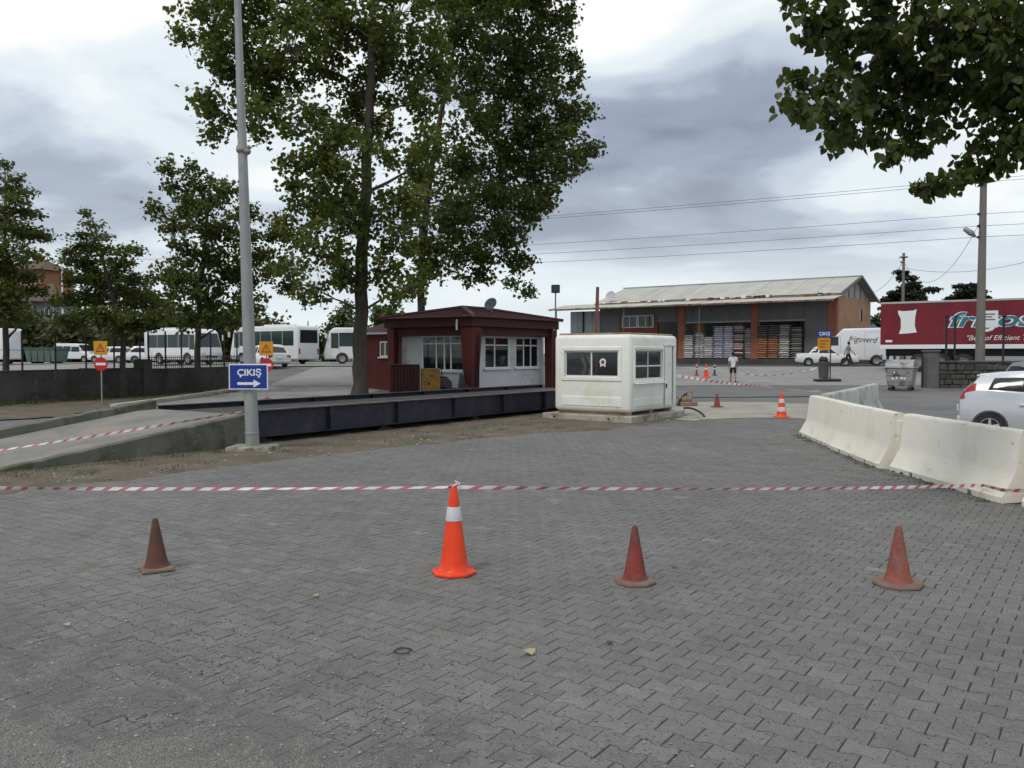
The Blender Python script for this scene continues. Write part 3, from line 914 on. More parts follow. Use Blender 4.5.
tape([at(677, 375.5, 25.9), at(760, 385.5, 31.0), at(826, 391.5, 40.0)], "red and white tape sagging from the white booth towards the grey bin", seed=6, sag=0.05, w=0.10, stripe=0.2, twist=0.2)
tape([at(739, 373, 45.5), at(775, 375, 45.2), at(817, 368, 44.6)], "pale far tape hanging between the walker and the grey bin", seed=7, sag=0.06, w=0.09, stripe=0.2, twist=0.5)

# ================================================================== WHITE BOOTH
def rbox(x0, x1, y0, y1, z0, z1, rv=0.1, seg=2):
    bm = bmesh.new()
    bmesh.ops.create_cube(bm, size=1.0)
    for v in bm.verts:
        v.co = Vector((x0 + (x1 - x0) * (v.co.x + 0.5), y0 + (y1 - y0) * (v.co.y + 0.5), z0 + (z1 - z0) * (v.co.z + 0.5)))
    bmesh.ops.bevel(bm, geom=list(bm.edges) + list(bm.verts), offset=rv, segments=seg, profile=0.5, affect="EDGES")
    m = MB(); bm.verts.index_update()
    m.add([v.co.copy() for v in bm.verts], [[v.index for v in f.verts] for f in bm.faces]); bm.free()
    return m
def cbox(*a):
    return MB().box(*a)
M_FIBRE = pmat("weathered_white_fibreglass", (0.83, 0.83, 0.78), (0.78, 0.78, 0.72), scale=1.6, rough=0.5, bump=0.06, bscale=8, stain=(0.72, 0.71, 0.58), sscale=1.3, srange=(0.52, 0.68),
               wear=(0.50, 0.45, 0.35), wscale=4, wrange=(0.62, 0.74))
M_PVC = pmat("white_pvc", (0.70, 0.71, 0.70), (0.62, 0.63, 0.61), scale=5, rough=0.45)
M_GLASS = glass_mat("window_glass", (0.02, 0.022, 0.025), 0.04, 0.45)
M_GLASS_DARK = glass_mat("dark_window_glass", (0.012, 0.013, 0.015), 0.04, 0.93)
M_SLAB = pmat("booth_slab_concrete", (0.46, 0.42, 0.36), (0.33, 0.30, 0.25), scale=2.2, rough=0.92, bump=0.4, bscale=20, stain=(0.22, 0.19, 0.15), sscale=2)
M_ROOFRUST = pmat("stained_roof_edge", (0.36, 0.31, 0.26), (0.24, 0.13, 0.09), scale=3.5, rough=0.85)
M_INT = pmat("booth_interior", (0.20, 0.20, 0.19), (0.14, 0.14, 0.13), scale=2, rough=0.8)
sl = thing("concrete_slab", "low pale concrete plinth under the white booth", "slab", BOOTH_C, DANG)
s = cbox(0, 3.5, 0, 2.85, -0.05, 0.19); s.build("slab_block", M_SLAB, sl, bevel=0.02, seg=2)
for k, y in enumerate((0.7, 2.45)):
    h = MB(); h.cyl((-0.012, y, 0.10), (0.05, y, 0.10), 0.03, n=8); h.build("lifting_socket", M_BLACK, sl)
booth = thing("guard_booth", "cream white fibreglass guard booth with dark sliding windows", "booth", BOOTH_C + DD * 0.10 + DN * 0.10 + Vector((0, 0, 0.19)), DANG)
BX, BY, BZ0, BZ1 = 3.05, 2.42, 0.09, 2.22
shell = rbox(0, BX, 0, BY, BZ0, BZ1, 0.12, 3)
cuts = [cbox(0.09, BX - 0.09, 0.09, BY - 0.09, BZ0 + 0.07, BZ1 - 0.08),
        cbox(-0.1, 0.2, 0.36, 2.06, 1.05, 1.77),                      # front window
        cbox(0.28, 2.0, -0.1, 0.2, 0.98, 1.80),                      # side window
        cbox(2.22, 2.76, -0.1, 0.2, 0.20, 1.90),                       # door opening
        cbox(0.6, 2.4, BY - 0.2, BY + 0.1, 1.05, 1.77)]               # far side window
carve(shell, cuts, "shell", [M_FIBRE], booth, smooth=38)
def frame_rect(mb, plane, a0, a1, z0, z1, t, d0, d1, mi=0):
    """Rectangular ring; plane 'x' = lies in a plane of constant x (a along y), 'y' = constant y (a along x)."""
    for (p0, p1, q0, q1) in ((a0 - t, a1 + t, z1, z1 + t), (a0 - t, a1 + t, z0 - t, z0), (a0 - t, a0, z0, z1), (a1, a1 + t, z0, z1)):
        if plane == "x": mb.box(d0, d1, p0, p1, q0, q1, mi)
        else: mb.box(p0, p1, d0, d1, q0, q1, mi)
    return mb
wf = frame_rect(MB(), "x", 0.36, 2.06, 1.05, 1.77, 0.11, -0.028, 0.02).build("window_surround", M_FIBRE, booth, bevel=0.012, label="raised moulding round the front window")
w = frame_rect(MB(), "x", 0.40, 2.02, 1.09, 1.73, 0.04, 0.03, 0.07)
w.box(0.03, 0.075, 1.19, 1.235, 1.09, 1.73); wfo = w.build("window_frame", M_PVC, booth)
for y0, y1 in ((0.40, 1.19), (1.235, 2.02)):
    q = MB(); q.box(0.048, 0.054, y0, y1, 1.09, 1.73); q.build("pane", M_GLASS, wfo)
st = MB(); st.lathe([(0.01, 0.040), (0.10, 0.040), (0.10, 0.045), (0.01, 0.045)], 20, (0, 0.86, 1.46), axis="x"); so = st.build("round_sticker", M_SWHITE, booth)
st = MB(); st.lathe([(0.01, 0.036), (0.055, 0.036), (0.055, 0.0395), (0.01, 0.0395)], 16, (0, 0.86, 1.46), axis="x"); st.build("sticker_emblem", M_DARKRED, so)
for sx in (-1, 1):
    q = MB(); q.prism([(0.86 + sx * 0.02, 1.38), (0.86 + sx * 0.075, 1.40), (0.86 + sx * 0.085, 1.32), (0.86 + sx * 0.045, 1.34)], 0.041, 0.044, "yz"); q.build("sticker_ribbon", M_SWHITE, so)
# grooved lower panels
def groove(plane, a0, a1, z0, z1, nm="lower_panel"):
    m = MB()
    if plane == "x": m.box(-0.018, 0.01, a0, a1, z0, z1)
    else: m.box(a0, a1, -0.018, 0.01, z0, z1)
    m.build(nm, M_FIBRE, booth, bevel=0.010)
groove("x", 0.25, 2.16, 0.24, 0.50); groove("y", 0.22, 1.98, 0.24, 0.46)
ws = frame_rect(MB(), "y", 0.28, 2.0, 0.98, 1.80, 0.09, -0.03, 0.02).build("window_surround", M_FIBRE, booth, bevel=0.012)
w = frame_rect(MB(), "y", 0.32, 1.96, 1.02, 1.76, 0.04, 0.03, 0.07)
w.box(0.32, 1.96, 0.03, 0.07, 1.33, 1.37); w.box(1.12, 1.16, 0.03, 0.07, 1.02, 1.76); wfo = w.build("window_frame", M_PVC, booth)
for x0, x1, z0, z1 in ((0.32, 1.12, 1.02, 1.33), (1.16, 1.96, 1.02, 1.33), (0.32, 1.12, 1.37, 1.76), (1.16, 1.96, 1.37, 1.76)):
    q = MB(); q.box(x0, x1, 0.048, 0.054, z0, z1); q.build("pane", M_GLASS, wfo)
q = MB(); q.box(0.20, 2.09, -0.14, -0.031, 0.86, 0.888); q.build("sill", M_FIBRE, booth, bevel=0.01)
w = frame_rect(MB(), "y", 0.64, 2.36, 1.09, 1.73, 0.04, BY - 0.07, BY - 0.03); wfo = w.build("window_frame", M_PVC, booth)
q = MB(); q.box(0.64, 2.36, BY - 0.054, BY - 0.048, 1.09, 1.73); q.build("pane", M_GLASS, wfo)
# sliding door, standing half open
dr = MB(); dr.box(2.12, 2.56, -0.045, -0.018, 0.19, 1.90); dro = dr.build("sliding_door", M_FIBRE, booth, bevel=0.008)
q = MB(); q.box(2.10, 2.84, -0.06, -0.012, 1.905, 1.96); q.build("door_rail", M_PVC, booth, bevel=0.005)
q = MB(); q.box(2.15, 2.185, -0.075, -0.046, 0.70, 0.82); q.build("door_handle", M_BLACK, dro)
q = rbox(0.10, BX - 0.10, 0.10, BY - 0.10, BZ1 - 0.01, BZ1 + 0.045, 0.02, 1); q.build("roof_cap", M_ROOFRUST, booth)
for x in (0.12, 1.4, 2.7):
    q = MB(); q.box(x, x + 0.14, 0.08, BY - 0.08, 0.0, BZ0 + 0.02); q.build("skid", M_ROOFRUST, booth)
q = MB(); q.box(0.3, 1.9, 0.35, 0.8, 0.86, 0.9); q.box(0.3, 0.34, 0.35, 0.8, 0.16, 0.86); q.box(1.86, 1.9, 0.35, 0.8, 0.16, 0.86); q.build("desk", M_INT, booth)
for y0 in (1.32, 1.52):
    q = MB(); q.tube([(0.16, y0 + 0.05 * math.sin(k), 1.72 - 0.7 * k / 8) for k in range(9)], 0.055, 8); q.build("curtain", M_SWHITE, booth, smooth=60)
q = MB(); q.box(2.6, 2.7, 0.35, 0.75, 0.9, 1.6); q.build("wall_board", pmat("grey_curtain", (0.25, 0.25, 0.24), (0.18, 0.18, 0.18), scale=6, rough=0.9, stretch=(8, 8, 0.5)), booth)
# loose black hose and a broken brown block beside the booth
hs = MB()
hp = [BOOTH_C + DD * 3.3 + DN * -0.05 + Vector((0, 0, 0.25)), BOOTH_C + DD * 3.6 - DN * 0.2 + Vector((0, 0, 0.30)), BOOTH_C + DD * 3.5 - DN * 0.55 + Vector((0, 0, 0.12)), BOOTH_C + DD * 3.3 - DN * 0.7 + Vector((0, 0, 0.03))]
hs.tube([hp[0] * (1 - u) ** 3 + hp[1] * 3 * u * (1 - u) ** 2 + hp[2] * 3 * u * u * (1 - u) + hp[3] * u ** 3 for u in [k / 12 for k in range(13)]], 0.03, 8); tag(hs.build("hose", M_RUB, smooth=50), "short black hose hanging from the booth plinth", "hose")
P = gp(687, 406)
bl = thing("masonry_stump", "low broken brown masonry stump with a black pipe beside the booth", "masonry", (P.x, P.y, 0.0), 0.3)
M_STUMP = pmat("brown_masonry", (0.30, 0.22, 0.15), (0.21, 0.15, 0.11), scale=5, rough=0.95, bump=0.7, bscale=14)
q = rbox(-0.34, 0.30, -0.25, 0.25, 0, 0.17, 0.03, 1); q.build("lower_block", M_STUMP, bl)
q = rbox(-0.28, 0.12, -0.2, 0.2, 0.17, 0.33, 0.04, 1); q.build("upper_block", M_STUMP, bl)
q = MB(); q.tube([(-0.4, -0.1, 0.02), (-0.36, -0.1, 0.2), (-0.12, -0.05, 0.42), (-0.02, 0, 0.44)], 0.035, 8); q.build("pipe", M_RUB, bl, smooth=50)
q = MB(); q.tube([(0.1 + 0.14 * math.cos(a * 0.7), 0, 0.42 + 0.1 * math.sin(a * 0.7)) for a in range(10)], 0.022, 6); q.build("hose_coil", M_STUMP, bl, smooth=50)

# ================================================================== RED OFFICE
OC = Vector((-1.77, 38.5, 0))
M_MAROON = pmat("maroon_render", (0.060, 0.014, 0.015), (0.045, 0.012, 0.012), scale=1.5, rough=0.75, bump=0.15, bscale=20, stain=(0.07, 0.018, 0.016), sscale=1.2)
M_REDWALL = pmat("red_render", (0.115, 0.022, 0.018), (0.085, 0.017, 0.015), scale=1.0, rough=0.8, bump=0.2, bscale=20, stain=(0.08, 0.019, 0.016), sscale=1.1)
M_WHITEWALL = pmat("grey_white_render", (0.56, 0.56, 0.56), (0.50, 0.50, 0.50), scale=1.2, rough=0.85, bump=0.15, bscale=25, stain=(0.42, 0.41, 0.40), sscale=1.4)
def roof_tile_mat():
    m = pmat("maroon_tile_roof", (0.10, 0.030, 0.028), (0.075, 0.028, 0.026), scale=3, rough=0.8, bump=0.4, bscale=30)
    return m
M_ROOFT = roof_tile_mat()
off = thing("weighbridge_office", "small dark red office with white walls, tapered columns and low hipped roof", "building", OC, DANG)
OX, OY = 7.35, 5.5
def wall_with_holes(plane, const0, const1, a0, a1, z0, z1, holes, name, mat, parent):
    m = MB(); (m.box(const0, const1, a0, a1, z0, z1) if plane == "x" else m.box(a0, a1, const0, const1, z0, z1))
    cs = []
    for h0, h1, k0, k1 in holes:
        cs.append(cbox(const0 - 0.3, const1 + 0.3, h0, h1, k0, k1) if plane == "x" else cbox(h0, h1, const0 - 0.3, const1 + 0.3, k0, k1))
    return carve(m, cs, name, [mat], parent)
def window_unit(parent, plane, d, a0, a1, z0, z1, mull=(), trans=(), glass=M_GLASS_DARK, t=0.07, proud=0.03, depth=0.09, name="window", sill=True, mat=M_PVC):
    """Frame with mullions and separate panes, front face at plane coordinate d - proud."""
    m = frame_rect(MB(), plane, a0 + t, a1 - t, z0 + t, z1 - t, t, d - proud, d + depth - proud)
    def bar(p0, p1, q0, q1):
        if plane == "x": m.box(d - proud + 0.01, d + depth - proud - 0.01, p0, p1, q0, q1)
        else: m.box(p0, p1, d - proud + 0.01, d + depth - proud - 0.01, q0, q1)
    for u in mull: bar(u - 0.04, u + 0.04, z0 + t, z1 - t)
    for zt in trans: bar(a0 + t, a1 - t, zt - 0.03, zt + 0.03)
    w_ = m.build(name, mat, parent)
    us = [a0 + t] + [q for u in mull for q in (u - 0.04, u + 0.04)] + [a1 - t]
    zs = [z0 + t] + [q for u in trans for q in (u - 0.03, u + 0.03)] + [z1 - t]
    for i in range(0, len(us), 2):
        for j in range(0, len(zs), 2):
            g_ = MB(); dd = d + depth * 0.4 - proud
            if plane == "x": g_.box(dd, dd + 0.006, us[i], us[i + 1], zs[j], zs[j + 1])
            else: g_.box(us[i], us[i + 1], dd, dd + 0.006, zs[j], zs[j + 1])
            g_.build("pane", glass, w_)
    if sill:
        s_ = MB()
        if plane == "x": s_.box(d - proud - 0.10, d + 0.02, a0 - 0.08, a1 + 0.08, z0 - 0.07, z0 - 0.003)
        else: s_.box(a0 - 0.08, a1 + 0.08, d - proud - 0.10, d + 0.02, z0 - 0.07, z0 - 0.003)
        s_.build("sill", mat, w_, bevel=0.008)
    return w_
wall_with_holes("y", 0.95, 1.15, 0.95, 7.36, 0, 3.0, [(2.1, 4.15, 1.15, 2.7), (4.7, 6.8, 1.15, 2.7)], "wall", M_WHITEWALL, off)
wall_with_holes("x", 0.95, 1.15, 1.152, 5.2, 0, 3.0, [(1.25, 3.85, 1.05, 2.72)], "wall", M_WHITEWALL, off)
q = cbox(1.152, 7.3, 5.0, 5.2, 0, 3.0); q.build("wall", M_WHITEWALL, off)
q = cbox(7.1, 7.298, 1.152, 4.998, 0, 3.0); q.build("wall", M_WHITEWALL, off)
q = cbox(1.152, 7.098, 1.152, 4.998, 0.0, 0.05); q.build("floor", M_INT, off)
window_unit(off, "y", 0.95, 2.1, 4.15, 1.15, 2.7, (2.95, ), (2.28, ), proud=0.02)
window_unit(off, "y", 0.95, 4.7, 6.8, 1.15, 2.7, (5.45, 6.1), (2.28, ), proud=0.02)
window_unit(off, "x", 0.95, 1.25, 3.85, 1.05, 2.72, (2.05, 2.45, 2.95), (2.35, ), proud=0.02)
q = MB(); q.box(3.15, 3.9, 1.5, 1.55, 1.2, 2.3); q.build("curtain", M_SWHITE, off)
# tapered columns
def column(x0, x1, y0, y1, taper, name="column"):
    cx_, cy_ = (x0 + x1) / 2, (y0 + y1) / 2; hx, hy = (x1 - x0) / 2, (y1 - y0) / 2
    m = MB(); secs = []
    for z, k in ((0, taper), (0.3, taper), (2.9, 1.0), (3.10, 1.0)):
        secs.append([(cx_ - hx * k, cy_ - hy * k, z), (cx_ + hx * k, cy_ - hy * k, z), (cx_ + hx * k, cy_ + hy * k, z), (cx_ - hx * k, cy_ + hy * k, z)])
    m.loft(secs); o = m.build(name, M_REDWALL, off, bevel=0.015)
    for u in (-0.3, 0.05, 0.4):                                         # flutes / board lines on both outer faces
        r = MB(); kk = taper
        r.prism([(cx_ + hx * u * kk, 0.05), (cx_ + hx * u * kk + 0.03, 0.05), (cx_ + hx * u + 0.03, 2.88), (cx_ + hx * u, 2.88)], cy_ - hy - 0.012, cy_ - hy * kk + 0.0, "xz")
        r.build("rib", M_MAROON, o)
column(0.08, 0.80, 0.08, 0.80, 0.66); column(6.84, 7.33, 0.1, 0.6, 0.86); column(0.1, 0.5, 4.95, 5.4, 0.8)
# fascia beams
for nm, o0, z0, z1, mt in (("upper_fascia", 0.0, 3.12, 3.52, M_MAROON), ("lower_beam", 0.30, 2.72, 3.10, M_MAROON)):
    for bx in ((o0, OX - o0, o0, o0 + 0.22), (o0, OX - o0, OY - o0 - 0.22, OY - o0), (o0, o0 + 0.22, o0 + 0.222, OY - o0 - 0.222), (OX - o0 - 0.22, OX - o0, o0 + 0.222, OY - o0 - 0.222)):
        q = cbox(*bx, z0, z1); q.build(nm, mt, off, bevel=0.01)
q = cbox(0.222, OX - 0.222, 0.222, OY - 0.222, 3.102, 3.14); q.build("soffit", M_MAROON, off)
q = MB(); q.cyl((0.12, 0.9, 3.28), (0.12, 4.6, 3.24), 0.03, n=6); q.build("conduit", M_GALV, off)
q = MB(); q.tube([(-0.02, 0.9, 3.45), (-0.05, 0.9, 3.2), (-0.03, 0.9, 2.95)], 0.05, 8); q.build("drain_spout", M_PVC, off)
# hipped roof: four slopes with real course lines and cap strips
ov = 0.22; ez = 3.53; rzt = 4.12
c0, c1, c2, c3 = Vector((-ov, -ov, ez)), Vector((OX + 0.06, -ov, ez)), Vector((OX + 0.06, OY + ov, ez)), Vector((-ov, OY + ov, ez))
r0, r1 = Vector((OY / 2, OY / 2, rzt)), Vector((OX - OY / 2, OY / 2, rzt))
def roof_slope(a, b, c, d, parent, n=7):
    """Slope from eave a-b to ridge d-c, in overlapping courses."""
    for k in range(n):
        u0, u1 = k / n, (k + 1) / n
        p = [a.lerp(d, u0), b.lerp(c, u0), b.lerp(c, u1), a.lerp(d, u1)]
        nrm = (p[1] - p[0]).cross(p[3] - p[0]).normalized()
        m = MB(); lo = nrm * 0.045; hi = nrm * 0.012
        m.add([p[0], p[1], p[2], p[3], p[0] + lo, p[1] + lo, p[2] + hi, p[3] + hi], [(0, 1, 5, 4), (1, 2, 6, 5), (2, 3, 7, 6), (3, 0, 4, 7), (4, 5, 6, 7), (3, 2, 1, 0)])
        m.build("tile_course", M_ROOFT, parent)
rfo = MB(); rfo.add([c0, c1, c2, c3, r0, r1], [(0, 1, 5, 4), (1, 2, 5), (2, 3, 4, 5), (3, 0, 4), (3, 2, 1, 0)])
rf = rfo.build("roof", M_ROOFT, off)
roof_slope(c0, c1, r1, r0, rf); roof_slope(c3, c0, r0, r0 + Vector((0, 0.001, 0)), rf)
for a, b in ((c0, r0), (c3, r0), (r0, r1), (c1, r1)):
    q = MB(); q.tube([a + Vector((0, 0, 0.06)), b + Vector((0, 0, 0.06))], 0.09, 6); q.build("ridge_cap", pmat("ridge_cap_grey", (0.15, 0.11, 0.10), (0.10, 0.07, 0.065), scale=3, rough=0.85) if a is c0 and b is r0 else M_ROOFT, rf)
# annex on the left
ann = thing("red_annex", "lower red annex wing with small window behind the big trunk", "building", OC, DANG)
wall_with_holes("x", 1.3, 1.5, 5.25, 8.1, 0, 2.85, [(6.3, 7.0, 1.7, 2.5)], "wall", M_REDWALL, ann)
q = cbox(1.502, 7.5, 7.9, 8.1, 0, 2.85); q.build("wall", M_REDWALL, ann)
q = cbox(1.0, 7.7, 5.76, 8.4, 2.86, 2.98); q.build("eave_board", M_SWHITE, ann)
q = MB(); q.add([(0.9, 5.75, 2.99), (0.9, 8.5, 2.99), (7.8, 8.5, 2.99), (7.8, 5.75, 2.99), (2.4, 5.76, 3.62), (2.4, 7.0, 3.62), (6.4, 7.0, 3.62), (6.4, 5.76, 3.62)],
                [(0, 1, 5, 4), (1, 2, 6, 5), (2, 3, 7, 6), (3, 0, 4, 7), (4, 5, 6, 7), (3, 2, 1, 0)]); q.build("roof", M_ROOFT, ann)
window_unit(ann, "x", 1.3, 6.3, 7.0, 1.7, 2.5, (6.65,), (), proud=0.03)
# satellite dish on the office roof
def dish(p, rz, label, r=0.42, tilt=0.5, col=(0.34, 0.34, 0.34), mast=0.35):
    t = thing("satellite_dish", label, "satellite dish", p, rz, "satellite dishes on the roofs")
    m = MB(); m.cyl((0, 0, 0), (0, 0, mast), 0.025, n=8); m.build("mast", M_GALV, t)
    m = MB(); prof = [(0.01, 0.0), (r * 0.4, r * 0.03), (r * 0.75, r * 0.11), (r, r * 0.2), (r, r * 0.215), (r * 0.75, r * 0.125), (r * 0.4, r * 0.045), (0.01, 0.012)]
    m.lathe(prof, 22)
    o = m.build("reflector", pmat("dish_grey", col, tuple(c * 0.8 for c in col), scale=4, rough=0.6), t, smooth=40)
    o.location = (0, -0.06, mast + 0.1); o.rotation_euler = (math.pi / 2 - tilt, 0, 0)
    m = MB(); m.tube([(0, 0.0, -r), (0, 0.02, r * 0.2), (0, 0, r * 0.7)], 0.012, 6)
    a = m.build("feed_arm", M_GALV, t); a.location = (0, -0.06, mast + 0.1); a.rotation_euler = (math.pi / 2 - tilt, 0, 0)
    return t
p = OC + DD * 3.6 + DN * 1.6 + Vector((0, 0, 3.86)); dish(p, -0.5, "grey satellite dish on the red office roof", 0.34, 0.5, (0.15, 0.15, 0.155))
# floodlight on a thin post behind the office
P = at(555.5, 316, 48); fp = thing("floodlight_post", "square floodlight on a thin grey post behind the office", "floodlight", (P.x, P.y, gz(P.x, P.y)))
zt = at(555, 293, 48).z - fp.location.z
q = MB(); q.cyl((0, 0, 0), (0, 0, zt), 0.04, n=8); q.build("post", M_GALV, fp)
q = rbox(-0.24, 0.24, -0.14, 0.10, zt, zt + 0.46, 0.03, 1); q.build("lamp_housing", M_BLACK, fp)
q = cbox(-0.20, 0.20, -0.146, -0.1405, zt + 0.05, zt + 0.41); q.build("lamp_glass", M_GLASS_DARK, fp)
P = at(596.5, 300, 45); rp = MB(); ztop = at(597.5, 287, 45).z
rp.tube([(P.x - 0.03, P.y, gz(P.x, P.y) - 0.02), (P.x, P.y, 3.0), (P.x + 0.06, P.y, ztop)], [0.13, 0.10, 0.085], 10)
tag(rp.build("red_brown_pole", pmat("red_brown_paint", (0.26, 0.11, 0.08), (0.20, 0.09, 0.07), scale=4, rough=0.7), smooth=40), "bare red brown pole rising behind the white booth", "pole")
# clutter by the office door
P = Vector((-4.75, 37.6, 0))
cb = thing("corrugated_bin", "dark maroon corrugated metal enclosure beside the yellow cabinet", "enclosure", P, R(8))
q = MB(); q.box(-0.62, 0.62, -0.4, 0.4, 0, 1.35); q.build("core", M_MAROON, cb)
for k in range(9):
    q = MB(); x = -0.60 + k * 0.145; q.prism([(x, -0.402), (x + 0.03, -0.45), (x + 0.075, -0.45), (x + 0.105, -0.402)], 0.02, 1.34, "xy"); q.build("corrugation", M_MAROON, cb)
q = cbox(-0.66, 0.66, -0.46, 0.44, 1.352, 1.40); q.build("lid", M_BLACK, cb, bevel=0.01)
M_CABY = pmat("weathered_yellow", (0.30, 0.15, 0.022), (0.20, 0.10, 0.02), scale=3, rough=0.7, stain=(0.12, 0.09, 0.05), sscale=3)
P = Vector((-3.62, 37.7, 0)); yc = thing("yellow_cabinet", "weathered yellow metal cabinet by the office corner", "cabinet", P, R(8))
q = cbox(-0.42, 0.42, -0.3, 0.3, 0.04, 1.22); q.build("body", M_CABY, yc, bevel=0.015)
q = cbox(-0.38, 0.38, -0.318, -0.302, 0.12, 1.12); dq = q.build("door", M_CABY, yc, bevel=0.008)
q = cbox(-0.12, -0.04, -0.33, -0.3185, 0.5, 0.62); q.build("latch", M_BLACK, dq)
q = cbox(-0.05, 0.12, -0.326, -0.3185, 0.86, 0.92); q.build("vent", M_BLACK, dq)
q = cbox(0.46, 0.50, -0.3, -0.26, 0, 1.55); q.build("corner_post", M_BLACK, yc)
# ------------------------------------------------------------------ scooter
M_SCOOT = pmat("dark_scooter_plastic", (0.02, 0.02, 0.024), (0.035, 0.035, 0.04), scale=5, rough=0.35); M_CHROME = pmat("dull_chrome", (0.45, 0.45, 0.46), rough=0.25, metal=0.9)
sc = thing("scooter", "dark motor scooter parked against the white office wall", "scooter", (-2.72, 38.15, 0), R(25))
def wheel_y(x, z, r, w, name, parent, rim=M_CHROME, n=20):
    m = MB(); m.lathe([(r * 0.62, -w / 2), (r * 0.9, -w / 2), (r, -w * 0.3), (r, w * 0.3), (r * 0.9, w / 2), (r * 0.62, w / 2)], n, (x, 0, z), axis="y"); o = m.build(name, M_RUB, parent, smooth=35)
    m = MB(); m.lathe([(0.02, -w * 0.4), (r * 0.6, -w * 0.3), (r * 0.6, w * 0.3), (0.02, w * 0.4)], 12, (x, 0, z), axis="y"); m.build("rim", rim, o, smooth=35)
    return o
wheel_y(-0.55, 0.25, 0.25, 0.11, "wheel", sc); wheel_y(0.62, 0.25, 0.25, 0.10, "wheel", sc)
q = MB(); q.prism([(-0.85, 0.62), (-0.75, 0.80), (-0.2, 0.76), (-0.05, 0.66), (0.0, 0.35), (0.38, 0.30), (0.42, 0.26), (-0.1, 0.22), (-0.35, 0.34), (-0.7, 0.5)], -0.14, 0.14, "xz"); q.build("body", M_SCOOT, sc, bevel=0.04, seg=2)
q = MB(); q.prism([(-0.82, 0.80), (-0.75, 0.86), (-0.3, 0.86), (-0.15, 0.80), (-0.2, 0.77)], -0.15, 0.15, "xz"); q.build("seat", M_RUB, sc, bevel=0.03)
q = MB(); q.prism([(0.36, 0.30), (0.44, 0.95), (0.52, 0.96), (0.60, 0.55), (0.50, 0.30)], -0.17, 0.17, "xz"); q.build("leg_shield", M_SCOOT, sc, bevel=0.04, seg=2)
q = MB(); q.tube([(0.62, 0.0, 0.25), (0.48, 0, 0.98)], 0.03, 8); q.tube([(0.44, -0.33, 1.02), (0.48, 0, 0.98), (0.44, 0.33, 1.02)], 0.018, 6); q.build("handlebar", M_CHROME, sc, smooth=40)
q = MB(); q.lathe([(0.01, 0.55), (0.08, 0.55), (0.09, 0.50), (0.05, 0.46)], 12, (0, 0, 0.90), axis="x"); q.build("headlamp", M_CHROME, sc, smooth=40)
for sy in (-1, 1):
    q = MB(); q.tube([(0.45, sy * 0.25, 1.02), (0.42, sy * 0.30, 1.2)], 0.008, 5); q.lathe([(0.01, 0.0), (0.06, 0.0), (0.06, 0.02), (0.01, 0.02)], 10, (0.42, sy * 0.30, 1.22), axis="x"); q.build("mirror", M_RUB, sc)

# ================================================================== WAREHOUSE
W0 = Vector((26.1, 68.5, 0.95)); WA = math.atan2(0.606, -0.795)
M_ROOFW = pmat("pale_corrugated_roof", (0.47, 0.46, 0.425), (0.41, 0.40, 0.37), scale=0.7, rough=0.8, bump=0.1, stain=(0.38, 0.36, 0.32), sscale=0.8, srange=(0.5, 0.75), vrand=0.05)
M_GREYP = pmat("grey_cladding", (0.165, 0.165, 0.155), (0.135, 0.135, 0.128), scale=1, rough=0.7)
M_PEACH = pmat("peach_render", (0.46, 0.265, 0.155), (0.40, 0.225, 0.13), scale=0.6, rough=0.9, bump=0.2, stain=(0.34, 0.20, 0.13), sscale=0.5)
M_ORANGE = pmat("brick_orange_render", (0.36, 0.13, 0.08), (0.28, 0.10, 0.065), scale=1, rough=0.85)
M_BRICKR = pmat("brick_red_wall", (0.24, 0.075, 0.05), (0.19, 0.06, 0.042), scale=1.2, rough=0.85)
M_GABLE = pmat("gable_sheet", (0.38, 0.38, 0.37), (0.30, 0.30, 0.29), scale=1.0, rough=0.7, stretch=(1, 6, 0.2))
M_RUST = pmat("rusty_gutter", (0.17, 0.08, 0.045), (0.30, 0.24, 0.18), scale=4, rough=0.9, stain=(0.05, 0.045, 0.04), sscale=3)
wh = thing("warehouse", "long warehouse with pale roof, orange columns and open bays full of sacks", "building", W0, WA)
LN = 25.6
def wpart(name, mat, *bx, bevel=0.0):
    return cbox(*bx).build(name, mat, wh, bevel=bevel)
wpart("loading_dock", M_APRON, -0.05, LN, -10, 0.55, -0.3, 0.45, bevel=0.02)
wpart("back_wall", M_GREYP, 0.3, LN, -10, -9.8, 0.45, 5.6)
for a, b, nm in ((-0.05, 0.65, "corner_column"), (6.47, 7.08, "column"), (13.24, 13.93, "column")):
    wpart(nm, M_ORANGE, a, b, -0.4, 0.12, 0.45, 5.2, bevel=0.02)
wpart("lintel", M_GREYP, 0.65, 16.0, -0.3, 0.0, 3.75, 5.3)
wpart("lintel", M_GREYP, 16.0, 22.2, -0.3, -0.002, 4.45, 5.3)
wpart("wall_panel", M_GREYP, 0.652, 2.48, -0.3, -0.004, 0.45, 3.748)
for k in range(9):
    wpart("cladding_rib", M_GREYP, 0.9 + k * 1.65, 0.98 + k * 1.65, 0.001, 0.03, 3.78, 5.28)
for a, b in ((2.48, 6.47), (7.08, 13.24)):
    for x in (a + 0.002, b - 0.1):
        wpart("bay_frame", M_GREYP, x, x + 0.1, -0.2, -0.05, 0.45, 3.60)
    wpart("bay_header", M_GALV, a, b, -0.22, -0.03, 3.60, 3.745)
wpart("wall_brick", M_BRICKR, 16.0, 20.0, -0.3, 0.0, 0.45, 3.3)
wl_ = wpart("wall_brick", M_BRICKR, 16.0, 16.4, -0.3, 0.0, 3.302, 4.448); wpart("wall_brick", M_BRICKR, 19.7, 20.0, -0.3, 0.0, 3.302, 4.448)
